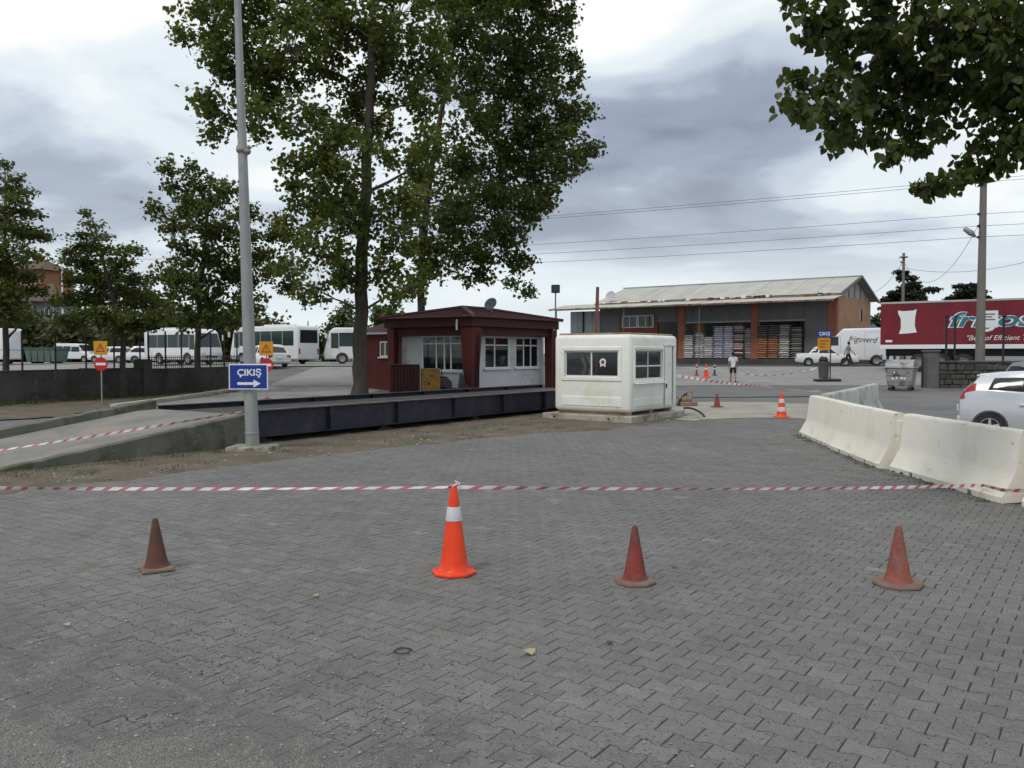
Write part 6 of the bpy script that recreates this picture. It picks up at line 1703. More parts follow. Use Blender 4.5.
P = Vector((at(848, 364, 59.5).x, 59.5, 0)); person("person in grey shirt and dark trousers striding past the white saloon", (P.x, P.y, 0.958), R(80), 1.74, M_SHG, M_BLK, M_SHOE, step=0.30, arm=0.24)

# ================================================================== TREES
M_BARK = pmat("grey_brown_bark", (0.075, 0.062, 0.050), (0.045, 0.038, 0.032), scale=6, rough=0.95, bump=0.9, bscale=14, stretch=(1, 1, 0.25))
M_BARK2 = pmat("pale_grey_bark", (0.16, 0.15, 0.135), (0.10, 0.095, 0.085), scale=6, rough=0.95, bump=0.7, bscale=14, stretch=(1, 1, 0.25))
M_LEAF = leaf_mat("poplar_leaf", (0.050, 0.066, 0.016), (0.120, 0.145, 0.030), 0.45)
M_LEAF_D = leaf_mat("dark_poplar_leaf", (0.036, 0.050, 0.014), (0.085, 0.105, 0.026), 0.40)
M_LEAF_P = leaf_mat("plane_leaf", (0.042, 0.056, 0.016), (0.105, 0.122, 0.030), 0.42)
M_LEAF_N = leaf_mat("near_poplar_leaf", (0.028, 0.042, 0.012), (0.070, 0.090, 0.022), 0.38)
M_LEAF_C = leaf_mat("cedar_needle", (0.010, 0.016, 0.010), (0.022, 0.032, 0.018), 0.1)
M_LEAF_W = leaf_mat("wood_foliage", (0.024, 0.030, 0.012), (0.058, 0.066, 0.022), 0.2)
M_LEAF_B = leaf_mat("bush_leaf", (0.03, 0.05, 0.014), (0.065, 0.095, 0.025), 0.25)
KITE = np.array([(0, 0, 0), (-0.46, 0.42, 0.05), (0, 1.0, -0.04), (0.46, 0.42, 0.05)])
KITE_F = [[0, 3, 2, 1]]
HEART = np.array([(0, 0, 0), (-0.30, -0.02, 0.05), (-0.50, 0.22, 0.09), (-0.34, 0.58, 0.05), (0, 1.0, -0.08), (0.34, 0.58, 0.05), (0.50, 0.22, 0.09), (0.30, -0.02, 0.05)])
HEART_F = [[0, 4, 3, 2, 1], [0, 7, 6, 5, 4]]


def leaf_mesh(name, centers, sizes, mats, rg, shape=KITE, faces=KITE_F, shade=None, droop=0.5, flat=0.35):
    n = len(centers)
    az = rg.uniform(0, 2 * np.pi, n)
    el = rg.normal(-droop, 0.5, n)
    ax = np.c_[np.cos(az) * np.cos(el), np.sin(az) * np.cos(el), np.sin(el)]
    up = rg.normal(0, 1, (n, 3)); up[:, 2] += flat * 3
    sd = np.cross(ax, up); sd /= np.linalg.norm(sd, axis=1)[:, None] + 1e-9
    nm = np.cross(sd, ax)
    S = shape[None, :, :] * sizes[:, None, None]
    V = centers[:, None, :] + S[:, :, 0:1] * sd[:, None, :] + S[:, :, 1:2] * ax[:, None, :] + S[:, :, 2:3] * nm[:, None, :]
    K = len(shape)
    l1 = np.array([i for f in faces for i in f]); s1 = np.cumsum([0] + [len(f) for f in faces])[:-1]
    loops = (l1[None, :] + (np.arange(n) * K)[:, None]).ravel(); starts = (s1[None, :] + (np.arange(n) * len(l1))[:, None]).ravel()
    if shade is None: shade = rg.random(n)
    return np_mesh(name, V.reshape(-1, 3), loops, starts, mats, {"shade": np.repeat(np.clip(shade, 0, 1), K)})


def tree(name, label, base, trunk, lobes, leaf, leafsize, bark=M_BARK, density=26.0, per=38, crad=0.42, seed=1, zs=1.0, group=None, shape=KITE, faces=KITE_F, limb=0.22, droop=0.5, attach_drop=0.55, twig=0.014, flat=0.35, hollow=0.35, zmin=None, rmul=1.0):
    """trunk: list of (x, y, z, r) in world space; lobes: list of (x, y, z, r) crown masses in world space."""
    rg = np.random.default_rng(seed); rnd = random.Random(seed)
    base = Vector(base)
    t = thing(name, label, "tree", base, 0, group)
    tp = [Vector(p[:3]) - base for p in trunk]; trr = [p[3] for p in trunk]
    mb = MB()
    dense_p, dense_r = [], []
    for i in range(len(tp) - 1):
        for k in range(5):
            u = k / 5; p = tp[i].lerp(tp[i + 1], u); w = 0.04 * trr[i]
            dense_p.append(p + Vector((rnd.uniform(-w, w) * 4, rnd.uniform(-w, w) * 4, 0)) if (i or k) else p); dense_r.append(trr[i] + (trr[i + 1] - trr[i]) * u)
    dense_p.append(tp[-1]); dense_r.append(trr[-1])
    dense_r[0] *= 1.35
    if len(dense_r) > 1: dense_r[1] *= 1.1
    mb.tube(dense_p, dense_r, 10)
    cen, siz, shd = [], [], []
    br = MB()
    zlow = (zmin if zmin is not None else base.z + 2.0) - base.z
    cand = [(p, r_) for p, r_ in zip(dense_p, dense_r) if p.z >= zlow - 0.01]
    order = sorted(lobes, key=lambda q: min((Vector(q[:3]) - base - p).length for p, _ in cand))
    for (lx, ly, lz, lr) in order:
        L = Vector((lx, ly, lz)) - base
        # grow from the nearest bough already there, preferring one that lies lower and further in
        A, ra0 = min(cand, key=lambda c: (L - c[0]).length + 1.1 * max(0.0, c[0].z - (L.z - 0.45 * math.hypot(L.x - c[0].x, L.y - c[0].y))) - 1.2 * min(c[1], 0.2))
        ra = min(ra0 * 0.72, (0.02 + limb * 0.11 * lr + 0.012 * (L - A).length) * rmul)
        D = (L - A).length
        mid = A.lerp(L, 0.5) + Vector((rnd.uniform(-.12, .12), rnd.uniform(-.12, .12), rnd.uniform(0.0, 0.16))) * D
        pts = []
        for k in range(7):
            u = k / 6; wv = 0.02 * D * math.sin(u * math.pi)
            pts.append(A * (1 - u) ** 2 + mid * 2 * u * (1 - u) + L * u * u + Vector((rnd.uniform(-wv, wv), rnd.uniform(-wv, wv), rnd.uniform(-wv, wv))))
        rad = [ra * (1 - 0.7 * k / 6) for k in range(7)]
        br.tube(pts, rad, 6)
        cand += list(zip(pts[3:], rad[3:]))
        nc = max(3, int(density * lr * lr))
        lobe_sh = rnd.uniform(-0.12, 0.12)
        for _ in range(nc):
            d = rg.normal(0, 1, 3); d /= np.linalg.norm(d)
            rr = lr * (hollow + (1 - hollow) * rg.random() ** 0.6)
            c = np.array(L) + d * rr * np.array([1, 1, zs])
            s0 = pts[rnd.choice((4, 5, 6))]
            if twig and rnd.random() < 0.8:
                m_ = (s0 + Vector(c)) * 0.5 + Vector((0, 0, 0.05 * lr)); br.tube([s0, m_, Vector(c)], [twig * 1.6, twig, twig * 0.5], 3, cap=False)
            npl = max(4, int(per * rnd.uniform(0.55, 1.35)))
            q = rg.normal(0, crad * 0.55, (npl, 3)) * np.array([1, 1, 0.8 * (0.5 + 0.5 * zs)])
            cen.append(c[None, :] + q); siz.append(leafsize * rg.uniform(0.65, 1.2, npl))
            shd.append(np.clip(rg.normal(0.45 + lobe_sh, 0.2, npl) + 0.04 * (rg.random(npl) < 0.06) * 10, 0, 1))
    for v, f, m_ in ((br.v, br.f, br.m),): mb.add(v, f)
    mb.build("trunk", bark, t, smooth=60)
    o = bpy.data.objects.new("crown", leaf_mesh("crown", np.concatenate(cen), np.concatenate(siz), [leaf], rg, shape, faces, np.concatenate(shd), droop, flat))
    C.objects.link(o); o.parent = t
    return t


def L(px, py, rpx, Y, dy=0.0, k=1.0):
    p = at(px, py, Y + dy)
    return (p.x, p.y, p.z, rpx * (Y + dy) / FPX * k)


def spread(lst, Y, seed, depth):
    r = random.Random(seed); out = []
    for px, py, rp in lst:
        out.append(L(px, py, rp, Y, r.uniform(-depth, depth)))
    return out


# --- big poplar in front of the office
Y1 = 35.2
tb = at(360, 397, Y1); tb.z = 0
def tp(px, py, r, Y=Y1): p = at(px, py, Y); return (p.x, p.y, p.z, r)
trunk1 = [(tb.x, tb.y, 0, 0.34), tp(360, 360, .29), tp(361, 300, .27), tp(363, 240, .25), tp(366, 180, .22), tp(369, 110, .18), tp(372, 40, .14), tp(372, -60, .09), tp(370, -160, .05)]
l1 = [(182, 38, 13), (205, 20, 30), (225, 55, 27), (207, 100, 15), (220, 118, 20), (215, 135, 9), (255, 25, 34), (248, 80, 32), (262, 118, 22), (290, 40, 32), (275, 80, 30), (330, 15, 36), (318, 62, 26), (300, 118, 22), (330, 120, 22), (365, 50, 36), (400, 15, 36), (395, 75, 32), (352, 100, 28),
      (345, 150, 32), (310, 160, 26), (385, 140, 26), (330, 195, 30), (295, 190, 16), (350, 215, 30), (300, 225, 22), (320, 250, 24), (290, 262, 12), (345, 265, 26), (305, 290, 13), (322, 292, 10), (392, 205, 22), (400, 245, 20), (385, 275, 18), (410, 288, 14), (395, 300, 9), (424, 280, 12), (425, 95, 24), (428, 45, 26), (432, 140, 20), (415, 165, 20), (440, 75, 18), (420, 195, 18),
      (230, -50, 55), (300, -60, 65), (380, -60, 65), (430, -40, 45), (290, -150, 70), (380, -160, 75), (340, -240, 70)]
tree("poplar_tree", "tall poplar with a thick dark trunk standing before the red office", (tb.x, tb.y, 0), trunk1, spread(l1, Y1, 1, 2.6), M_LEAF, 0.22, density=18, per=35, crad=0.40, seed=11, group="poplars around the weighbridge", zmin=3.2)
# --- darker poplar behind the office
Y2 = 49.0
tb2 = at(421, 370, Y2); tb2.z = gz(0, Y2)
trunk2 = [(tb2.x, tb2.y, tb2.z, 0.26), tp(421, 320, .22, Y2), tp(422, 260, .20, Y2), tp(428, 190, .18, Y2), tp(440, 120, .15, Y2), tp(455, 40, .11, Y2), tp(465, -60, .07, Y2)]
l2 = [(555, 15, 24), (520, 25, 38), (480, 15, 36), (448, 35, 24), (562, 60, 17), (535, 70, 34), (500, 75, 34), (470, 75, 26), (575, 115, 20), (548, 118, 32), (512, 125, 36), (470, 120, 24), (585, 148, 14), (560, 155, 25), (530, 165, 32), (490, 170, 36), (455, 165, 20), (445, 200, 24), (540, 200, 20), (510, 210, 30), (475, 215, 32), (440, 235, 22),
      (500, 245, 24), (520, 265, 15), (528, 290, 8), (510, 285, 9), (465, 255, 24), (480, 280, 12), (435, 270, 16), (420, 250, 15), (422, 282, 12), (420, 150, 16), (415, 215, 16), (412, 180, 14), (575, 85, 10), (500, -40, 50), (550, -30, 35), (450, -30, 45), (480, -120, 60), (540, -100, 50)]
tree("poplar_tree", "dark spreading poplar rising behind the red office roof", tuple(tb2), trunk2, spread(l2, Y2, 2, 3.0), M_LEAF_D, 0.25, density=12.5, per=44, crad=0.50, seed=12, group="poplars around the weighbridge", zmin=6.0)
# --- third poplar by the left wall
Y3 = 40.5
tb3 = at(197.5, 392, Y3); tb3.z = 0
trunk3 = [(tb3.x, tb3.y, 0, 0.17), tp(198, 340, .14, Y3), tp(200, 290, .12, Y3), tp(206, 230, .09, Y3), tp(210, 180, .05, Y3)]
l3 = [(162, 160, 7), (168, 172, 9), (186, 168, 9), (180, 190, 13), (202, 184, 13), (150, 203, 7), (158, 214, 6), (215, 200, 14), (195, 212, 18), (228, 190, 12), (175, 225, 14), (215, 232, 22), (245, 215, 16), (250, 245, 20), (278, 232, 14), (180, 250, 16), (210, 262, 22), (240, 275, 24), (272, 265, 18), (284, 285, 10), (165, 275, 14), (185, 288, 22), (160, 305, 16), (215, 300, 22), (250, 300, 15), (190, 318, 14), (150, 290, 12), (232, 322, 10)]
tree("poplar_tree", "smaller poplar by the left wall, its leaves crossing the lamp pole", tuple(tb3), trunk3, spread(l3, Y3, 3, 1.6), M_LEAF_P, 0.20, density=27, per=34, crad=0.34, seed=13, group="poplars around the weighbridge", zmin=2.4, hollow=0.2)
# --- two tiered young trees at the left
def tiered(name, label, px, ybase, Y, lob, seed, top):
    b = at(px, ybase, Y); b.z = 0
    tk = [(b.x, b.y, 0, 0.13), tp(px, 340, .11, Y), tp(px + (top[0] - px) * .4, 290, .085, Y), tp(top[0], top[1] + 10, .02, Y)]
    tree(name, label, (b.x, b.y, 0), tk, spread(lob, Y, seed, 1.7), M_LEAF_P, 0.15, density=30, per=38, crad=0.30, seed=seed, zs=0.42, group="young trees along the left wall", droop=0.2, attach_drop=0.15, flat=0.6, hollow=0.1, zmin=2.2)
tiered("plane_tree", "tiered young tree cut by the left edge of the picture", 6, 402, 33.0, [(5, 165, 10), (12, 178, 12), (2, 190, 16), (24, 192, 10), (12, 205, 20), (30, 212, 12), (-5, 222, 26), (20, 232, 22), (38, 236, 12), (5, 252, 28), (32, 255, 14), (-20, 262, 24), (15, 275, 26), (-10, 292, 28), (28, 290, 16), (8, 312, 26), (-30, 240, 22), (-35, 285, 24), (30, 318, 12)], 21, (5, 160))
tiered("plane_tree", "tiered young tree behind the left warning sign post", 123, 398, 35.5, [(87, 212, 7), (92, 224, 10), (84, 236, 12), (104, 236, 9), (94, 247, 18), (115, 250, 14), (70, 252, 10), (136, 250, 8), (85, 262, 24), (118, 264, 18), (100, 277, 30), (72, 280, 14), (140, 278, 14), (120, 290, 28), (88, 297, 26), (60, 300, 12), (140, 302, 22), (105, 315, 30), (75, 322, 20), (130, 325, 24), (155, 318, 16)], 22, (92, 208))
# --- overhanging near tree at the upper right
Y4 = 9.2
near_l = [(793, 4, 9), (806, 16, 14), (822, 30, 16), (808, 38, 9), (838, 12, 26), (850, 42, 24), (822, 58, 0.1), (792, 78, 9), (806, 84, 12), (790, 100, 8), (800, 112, 10), (826, 82, 18), (822, 108, 16), (842, 100, 20), (846, 126, 18), (836, 138, 9), (866, 76, 26), (870, 112, 24), (872, 140, 16), (890, 152, 10), (880, 20, 34), (900, 60, 30), (898, 100, 26), (908, 132, 18), (918, 148, 9), (925, 25, 34),
          (930, 70, 30), (926, 108, 20), (938, 128, 10), (960, 45, 34), (958, 85, 22), (985, 20, 36), (995, 60, 32), (985, 92, 22), (1010, 100, 28), (978, 118, 14), (1000, 132, 20), (985, 145, 14), (968, 160, 12), (978, 172, 9), (958, 176, 11), (944, 184, 9), (930, 187, 7), (922, 184, 4), (1016, 142, 16), (1020, 160, 8), (1004, 158, 8), (1040, 60, 50), (1050, 120, 40), (1060, 0, 60), (860, -40, 50), (930, -50, 55), (1000, -60, 60), (1080, 80, 60), (900, -120, 60), (1000, -140, 70), (1090, -60, 80)]
trunk4 = [(8.6, 9.6, 0, 0.30), (8.55, 9.6, 1.8, 0.26), (8.4, 9.55, 3.6, 0.23), (8.2, 9.5, 5.2, 0.19), (8.0, 9.5, 6.8, 0.14), (7.9, 9.5, 8.4, 0.07)]
lob4 = [q for q in spread(near_l, Y4, 4, 0.55) if q[3] > 0.01] + [(8.6, 9.8, 6.6, 1.1), (8.9, 9.2, 7.8, 1.2), (9.8, 10, 6.2, 1.1), (8.0, 10.8, 7.4, 1.1), (9.4, 8.6, 5.6, 0.9), (7.4, 9.4, 7.6, 1.0)]
tree("poplar_tree", "near poplar overhanging the upper right corner with large heart shaped leaves", (8.6, 9.6, 0), trunk4, lob4, M_LEAF_N, 0.102, density=165, per=14, crad=0.115, seed=14, shape=HEART, faces=HEART_F, limb=0.16, twig=0.003, droop=0.85, flat=0.1, rmul=0.35, hollow=0.12, zmin=3.4)
print("near lobes", len(lob4))

# --- background trees, wood, hill and houses
M_HILL = pmat("hill_scrub", (0.03, 0.036, 0.018), (0.05, 0.05, 0.028), scale=0.15, rough=1.0, bump=1.0, bscale=2, world_pos=True)
hm = MB(); N = 24
for j in range(N):
    for i in range(N):
        x, y = -170 + 150 * i / (N - 1), 92 + 130 * j / (N - 1)
        h = 12 * math.exp(-(((x + 105) / 38) ** 2 + ((y - 150) / 38) ** 2)) + 0.8 * hashn(x * .1, y * .1)
        hm.v.append((x, y, 0.9 + h - 0.4))
for j in range(N - 1):
    for i in range(N - 1):
        a = j * N + i; hm.f.append([a, a + 1, a + N + 1, a + N]); hm.m.append(0)
kind(hm.build("hill", M_HILL, smooth=60), "structure")
def wood(name, boxes, seed, leaf, size=0.5, n=9000):
    rg = np.random.default_rng(seed); cs = []
    per = n // sum(b[6] for b in boxes)
    for x0, x1, y0, y1, z0, z1, k in boxes:
        for _ in range(k):
            c = np.array([rg.uniform(x0, x1), rg.uniform(y0, y1), z0 + (z1 - z0) * rg.random() ** 1.2]); rr = rg.uniform(0.9, 2.0)
            cs.append(c + rg.normal(0, 1, (per, 3)) * np.array([rr, rr, rr * 0.75]) * 0.6)
    cs = np.concatenate(cs)
    o = bpy.data.objects.new(name, leaf_mesh(name, cs, size * rg.uniform(.6, 1.3, len(cs)), [leaf], rg)); C.objects.link(o)
    return kind(o, "stuff")
wood("far_wood", [(-92, -30, 94, 104, 1.5, 6.5, 110), (-42, -26, 84, 90, 1.2, 6.0, 40), (-60, -40, 86, 92, 1.2, 5.5, 30), (-70, -34, 90, 96, 1, 4, 40), (-100, -62, 104, 128, 5, 10, 50), (-45, -29, 96, 108, 1.5, 5.5, 20)], 31, M_LEAF_W, 0.62, 42000)
bushes = [((-20.2, 95, .95), [(-21.0, 95, 3.2, 1.7), (-19.4, 95, 4.6, 1.6), (-18.4, 95.5, 6.4, 1.2), (-17.6, 95, 3.6, 2.0), (-19.5, 94.5, 2.4, 1.8)], "leafy tree behind the buses left of the big trunk"),
          ((-14.6, 96, .95), [(-15.0, 96, 3.4, 2.0), (-13.4, 96, 5.0, 1.8), (-12.2, 96, 3.2, 1.9), (-14.4, 95.5, 6.0, 1.4)], "round leafy tree behind the third bus"),
          ((-22.7, 94, .95), [(-22.8, 94, 2.4, 1.3), (-22.2, 94, 3.2, 1.0)], "low bush just right of the turned bus")]
for b, lo, lab in bushes:
    tree("leafy_tree", lab, b, [(*b[:2], b[2], .18), (b[0] + .1, b[1], b[2] + 2.5, .12), (b[0] + .2, b[1], b[2] + 4.5, .05)], lo, M_LEAF_B, 0.38, density=16, per=20, crad=0.6, seed=int(abs(b[0]) * 10), group="trees behind the buses", zmin=b[2] + 0.6)
def cedar(label, px, Y, zt, tiers, seed):
    P = at(px, 300, Y); b = (P.x, Y, 0.95)
    lo = []
    r = random.Random(seed)
    for py, w in tiers:
        for k in range(5):
            a = r.uniform(0, 6.28); q = at(px + w * 0.62 * math.cos(a), py + r.uniform(-2, 2), Y); lo.append((q.x, Y + w * 0.5 * math.sin(a) * Y / FPX, q.z, w * 0.40 * Y / FPX))
    tree("cedar_tree", label, b, [(b[0], b[1], b[2], .25), (b[0], b[1], zt * .5, .16), (b[0], b[1], zt, .03)], lo, M_LEAF_C, 0.30, density=30, per=20, crad=0.26, seed=seed, zs=0.3, group="cedars behind the trailer", attach_drop=0.1, droop=0.0, flat=0.4, zmin=3)
cedar("dark cedar beside the far utility pole behind the red trailer", 904, 92, at(903, 268, 92).z, [(273, 9), (279, 13), (286, 18), (293, 22), (300, 22), (308, 22), (320, 22)], 41)
cedar("low dark cedar crown showing above the trailer left of the tall pole", 966, 95, at(966, 284, 95).z, [(288, 12), (293, 20), (299, 22), (310, 22)], 42)
P = at(922, 300, 90); tree("cedar_tree", "small dark bough of a cedar right of the far pole", (P.x, 90, .95), [(P.x, 90, .95, .15), (P.x, 90, 5, .08), (P.x + .2, 90, 8.2, .03)], [L(919, 293, 7, 90), L(929, 290, 5, 90), L(936, 289, 4, 90), L(915, 300, 9, 90)], M_LEAF_C, 0.28, density=30, per=22, crad=0.35, seed=43, zs=0.4, group="cedars behind the trailer", zmin=3)
P = at(881, 320, 100); tree("leafy_tree", "green tree between the blue tarpaulin and the red trailer", (P.x, 100, .95), [(P.x, 100, .95, .2), (P.x, 100, 4, .1)], [L(880, 322, 9, 100), L(886, 334, 12, 100), L(876, 338, 12, 100)], M_LEAF_W, 0.4, density=20, per=22, crad=0.5, seed=44, zmin=2)

# houses on the slope
M_TERRA = pmat("orange_house_render", (0.36, 0.16, 0.085), (0.30, 0.14, 0.08), scale=0.5, rough=0.9); M_BROOF = pmat("brown_tile_roof", (0.13, 0.085, 0.065), (0.10, 0.07, 0.055), scale=1, rough=0.9)
def house(label, px, py, Y, w, d, h, wallm, rz, nwin=3):
    P = at(px, py, Y); t = thing("hillside_house", label, "house", P, rz)
    q = MB(); q.box(-w / 2, w / 2, -d / 2, d / 2, -3, h); q.build("wall", wallm, t)
    q = MB(); q.add([(-w / 2 - .6, -d / 2 - .6, h), (w / 2 + .6, -d / 2 - .6, h), (w / 2 + .6, d / 2 + .6, h), (-w / 2 - .6, d / 2 + .6, h), (-w / 4, 0, h + 1.7), (w / 4, 0, h + 1.7)], [(0, 1, 5, 4), (1, 2, 5), (2, 3, 4, 5), (3, 0, 4), (3, 2, 1, 0)]); ro = q.build("roof", M_BROOF, t)
    q = cbox(w * .1, w * .1 + .6, -.3, .3, h + .8, h + 2.4); q.build("chimney", wallm, ro)
    for k in range(nwin):
        x = -w / 2 + w * (k + .5) / nwin
        window_unit(t, "y", -d / 2, x - .55, x + .55, h - 2.1, h - .8, (x,), (), sill=True, proud=0.05)
    q = cbox(-w * .1, w * .15, -d / 2 - 1.0, -d / 2 - .002, h - 2.6, h - 2.45); q.build("balcony", M_SWHITE, t)
house("orange rendered house with brown roof on the slope above the trees", 36, 288, 128, 7.4, 7, 2.4, M_TERRA, R(-12))
house("low grey house with tiled roof half hidden in the trees", 44, 318, 112, 6.5, 6, 2.0, pmat("grey_house_render", (0.22, 0.22, 0.21), rough=0.9), R(10), 2)
P = at(62.5, 300, 98); gl = thing("street_lamp", "distant street lamp with round head above the left trees", "street lamp", (P.x, 98, 1.0))
zt = at(62.5, 262, 98).z - 1.0
q = MB(); q.cyl((0, 0, 0), (0, 0, zt), 0.12, 0.07, 8); q.build("shaft", M_SWHITE, gl)
q = MB(); q.lathe([(.1, -.5), (.32, -.25), (.36, 0), (.28, .25), (.08, .4)], 12, (0, 0, zt + .3)); q.build("lamp_globe", M_DUMP, gl, smooth=40)

# ================================================================== UTILITY POLES AND WIRES
M_POLE = pmat("weathered_pole", (0.20, 0.185, 0.165), (0.15, 0.14, 0.125), scale=3, rough=0.85, stretch=(1, 1, 0.2))
M_WIRE = pmat("dark_cable", (0.035, 0.035, 0.04), rough=0.6)
def upole(label, x, y, z0, ztop, r0, r1, ins=()):
    t = thing("utility_pole", label, "utility pole", (x, y, z0), 0, "utility poles along the road")
    q = MB(); q.tube([(0, 0, 0), (0, 0, ztop - z0)], [r0, r1], 12); q.build("shaft", M_POLE, t, smooth=40)
    for z in ins:
        q = MB(); q.lathe([(.03, -.06), (.09, -.03), (.09, .03), (.03, .06)], 10, (-.22, 0, z - z0)); q.build("insulator", M_RUB, t, smooth=40)
        q = cbox(-.24, .0, -.03, .03, z - z0 - .09, z - z0 - .05); q.build("bracket", M_GALV, t)
    q = MB(); q.lathe([(r1 * 1.05, -.1), (.36, -.06), (.36, .02), (r1 * 1.05, .08)], 12, (0, 0, ztop - z0 - .35)); q.build("collar", M_POLE, t, smooth=40)
    return t
pz = [at(980, y, 45.6).z for y in (179, 181.5, 214, 226, 237)]
U1 = at(980, 360, 45.6); up1 = upole("tall grey utility pole with street lamp before the red trailer", U1.x, U1.y, gz(0, 45.6) - 0.02, at(981, 175, 45.6).z, .25, .16, pz)
q = MB(); zl = at(979, 237, 45.6).z - up1.location.z; q.tube([(-.1, 0, zl - .1), (-.35, 0, zl), (-.55, -.02, zl + .12)], .035, 8); q.build("lamp_arm", M_GALV, up1, smooth=40)
q = MB(); q.tube([(-.40, -.02, zl + .02), (-.62, -.02, zl + .20), (-.95, -.02, zl + .42), (-1.02, -.02, zl + .46)], [.06, .16, .13, .04], 10); q.build("lamp_head", M_DUMP, up1, smooth=50)
Y3p = 62.0; U3 = at(421, 360, Y3p); up3 = upole("thin grey utility pole hidden behind the dark poplar trunk", U3.x, U3.y, .95, pz[0] + .3, .17, .12, pz)
U2 = at(903, 300, 76); upole("far utility pole standing before the cedar", U2.x, U2.y, .95, at(904, 253, 76).z, .16, .11, (at(904, 262, 76).z,))
def wire(a, b, sag, label, r=0.012):
    a, b = Vector(a), Vector(b); pts = []
    for k in range(25):
        u = k / 24; p = a.lerp(b, u); p.z -= 4 * sag * u * (1 - u); pts.append(p)
    o = MB(); o.tube(pts, r, 4); tag(o.build("overhead_wire", M_WIRE), label, "wire", "overhead wires across the sky")
U0 = Vector((U1.x * 2 - U3.x, U1.y * 2 - U3.y, 0))
names = ["top", "second", "third", "fourth", "lowest"]
for k, z in enumerate(pz):
    off = 0.22 if k != 1 else -0.22
    wire((U1.x - off, U1.y, z), (U3.x - off, U3.y, z), 0.12, f"{names[k]} overhead wire running left from the tall utility pole", 0.010)
    wire((U1.x - off, U1.y, z), (U0.x - off, U0.y, z), 0.12, f"{names[k]} overhead wire running right from the tall utility pole", 0.010)
wire(at(979, 224, 45.6), at(904, 262, 76), 2.4, "thin slack cable drooping from the tall pole to the far pole", 0.014)
wire(at(904, 260, 76), at(866, 294, 74), 0.7, "thin cable drooping from the far pole to the warehouse gable", 0.016)
wire(at(904, 268, 76), at(1060, 252, 60), 0.8, "thin cable running right from the far pole behind the tall pole", 0.014)
wire(at(-30, 260, 60), at(250, 253, 70), 0.3, "single thin wire crossing the sky above the left trees", 0.012)

# ================================================================== SMALL GROUND THINGS
rg = np.random.default_rng(77)
# grit washed over the paving, lower left
n = 26000
gx, gy = rg.uniform(-3.6, 1.2, n), rg.uniform(2.6, 7.0, n)
dens = np.clip(1.25 - 0.42 * (gy - 3.3) - 0.33 * np.maximum(0, gx + 1.6), 0, 1) * (0.55 + 0.45 * np.sin(gx * 5.1 + 2 * np.sin(gy * 3.3)) * np.sin(gy * 4.3 + gx))
keep = rg.random(n) < dens; gx, gy = gx[keep], gy[keep]; n = len(gx)
OCT = np.array([(1, 0, 0), (-1, 0, 0), (0, 1, 0), (0, -1, 0), (0, 0, .7), (0, 0, -.5)]); OF = [[0, 2, 4], [2, 1, 4], [1, 3, 4], [3, 0, 4], [2, 0, 5], [1, 2, 5], [3, 1, 5], [0, 3, 5]]
sz = 0.0035 + 0.0085 * rg.random(n) ** 3
V = OCT[None] * sz[:, None, None] * rg.uniform(.6, 1.4, (n, 6, 1)); V[:, :, 0] += gx[:, None]; V[:, :, 1] += gy[:, None]; V[:, :, 2] += (0.002 + sz * .3)[:, None]
l1_ = np.array(OF).ravel(); s1_ = np.arange(0, 24, 3)
M_GRIT = bpy.data.materials.new("grit"); M_GRIT.use_nodes = True
_n, _l = M_GRIT.node_tree.nodes, M_GRIT.node_tree.links; _a = _n.new("ShaderNodeAttribute"); _a.attribute_name = "shade"
_l.new(ramp(_n, _l, _a.outputs["Fac"], [(0, (0.10, 0.098, 0.094)), (.6, (0.20, 0.195, 0.185)), (1, (0.36, 0.35, 0.33))]), _n["Principled BSDF"].inputs["Base Color"]); _n["Principled BSDF"].inputs["Roughness"].default_value = .9
go = bpy.data.objects.new("gravel", np_mesh("gravel", V.reshape(-1, 3), (l1_[None] + (np.arange(n) * 6)[:, None]).ravel(), (s1_[None] + (np.arange(n) * 24)[:, None]).ravel(), [M_GRIT], {"shade": np.repeat(rg.random(n), 6)}))
C.objects.link(go); kind(go, "stuff")
# film of washed-in grit lying over blocks and joints
def dust_material():
    m = bpy.data.materials.new("grit_film"); m.use_nodes = True
    n, l = m.node_tree.nodes, m.node_tree.links; b = n["Principled BSDF"]; b.inputs["Roughness"].default_value = 0.95
    pos = n.new("ShaderNodeNewGeometry").outputs["Position"]
    t = nd(n, "ShaderNodeTexNoise", i_Scale=150.0, i_Detail=2.0, i_Roughness=0.8); l.new(pos, t.inputs["Vector"])
    l.new(ramp(n, l, t.outputs["Fac"], [(0.30, (0.05, 0.049, 0.046)), (0.5, (0.145, 0.141, 0.133)), (0.68, (0.34, 0.33, 0.31))]), b.inputs["Base Color"])
    big = nd(n, "ShaderNodeTexNoise", i_Scale=1.6, i_Detail=8.0, i_Roughness=0.72, i_Distortion=0.5); l.new(pos, big.inputs["Vector"])
    sp = n.new("ShaderNodeSeparateXYZ"); l.new(pos, sp.inputs[0])
    fy = math_node(n, l, "MULTIPLY_ADD", sp.outputs[1], -0.135, 0.62)
    fx = math_node(n, l, "MULTIPLY_ADD", sp.outputs[0], -0.085, -0.13)
    s_ = math_node(n, l, "ADD", big.outputs["Fac"], math_node(n, l, "ADD", fx, fy))
    a_ = math_node(n, l, "MULTIPLY", ramp(n, l, s_, [(0.46, 0.0), (0.62, 0.9)]), ramp(n, l, t.outputs["Fac"], [(0.36, 0.55), (0.5, 1.0)]))
    l.new(a_, b.inputs["Alpha"])
    return m
df = blob_sheet("grit_film", [(-4.6, 2.2), (2.2, 2.2), (1.6, 4.2), (-0.5, 5.4), (-2.2, 6.6), (-5.2, 7.6)], 0.0048, dust_material(), 0.1, 21, "stuff")
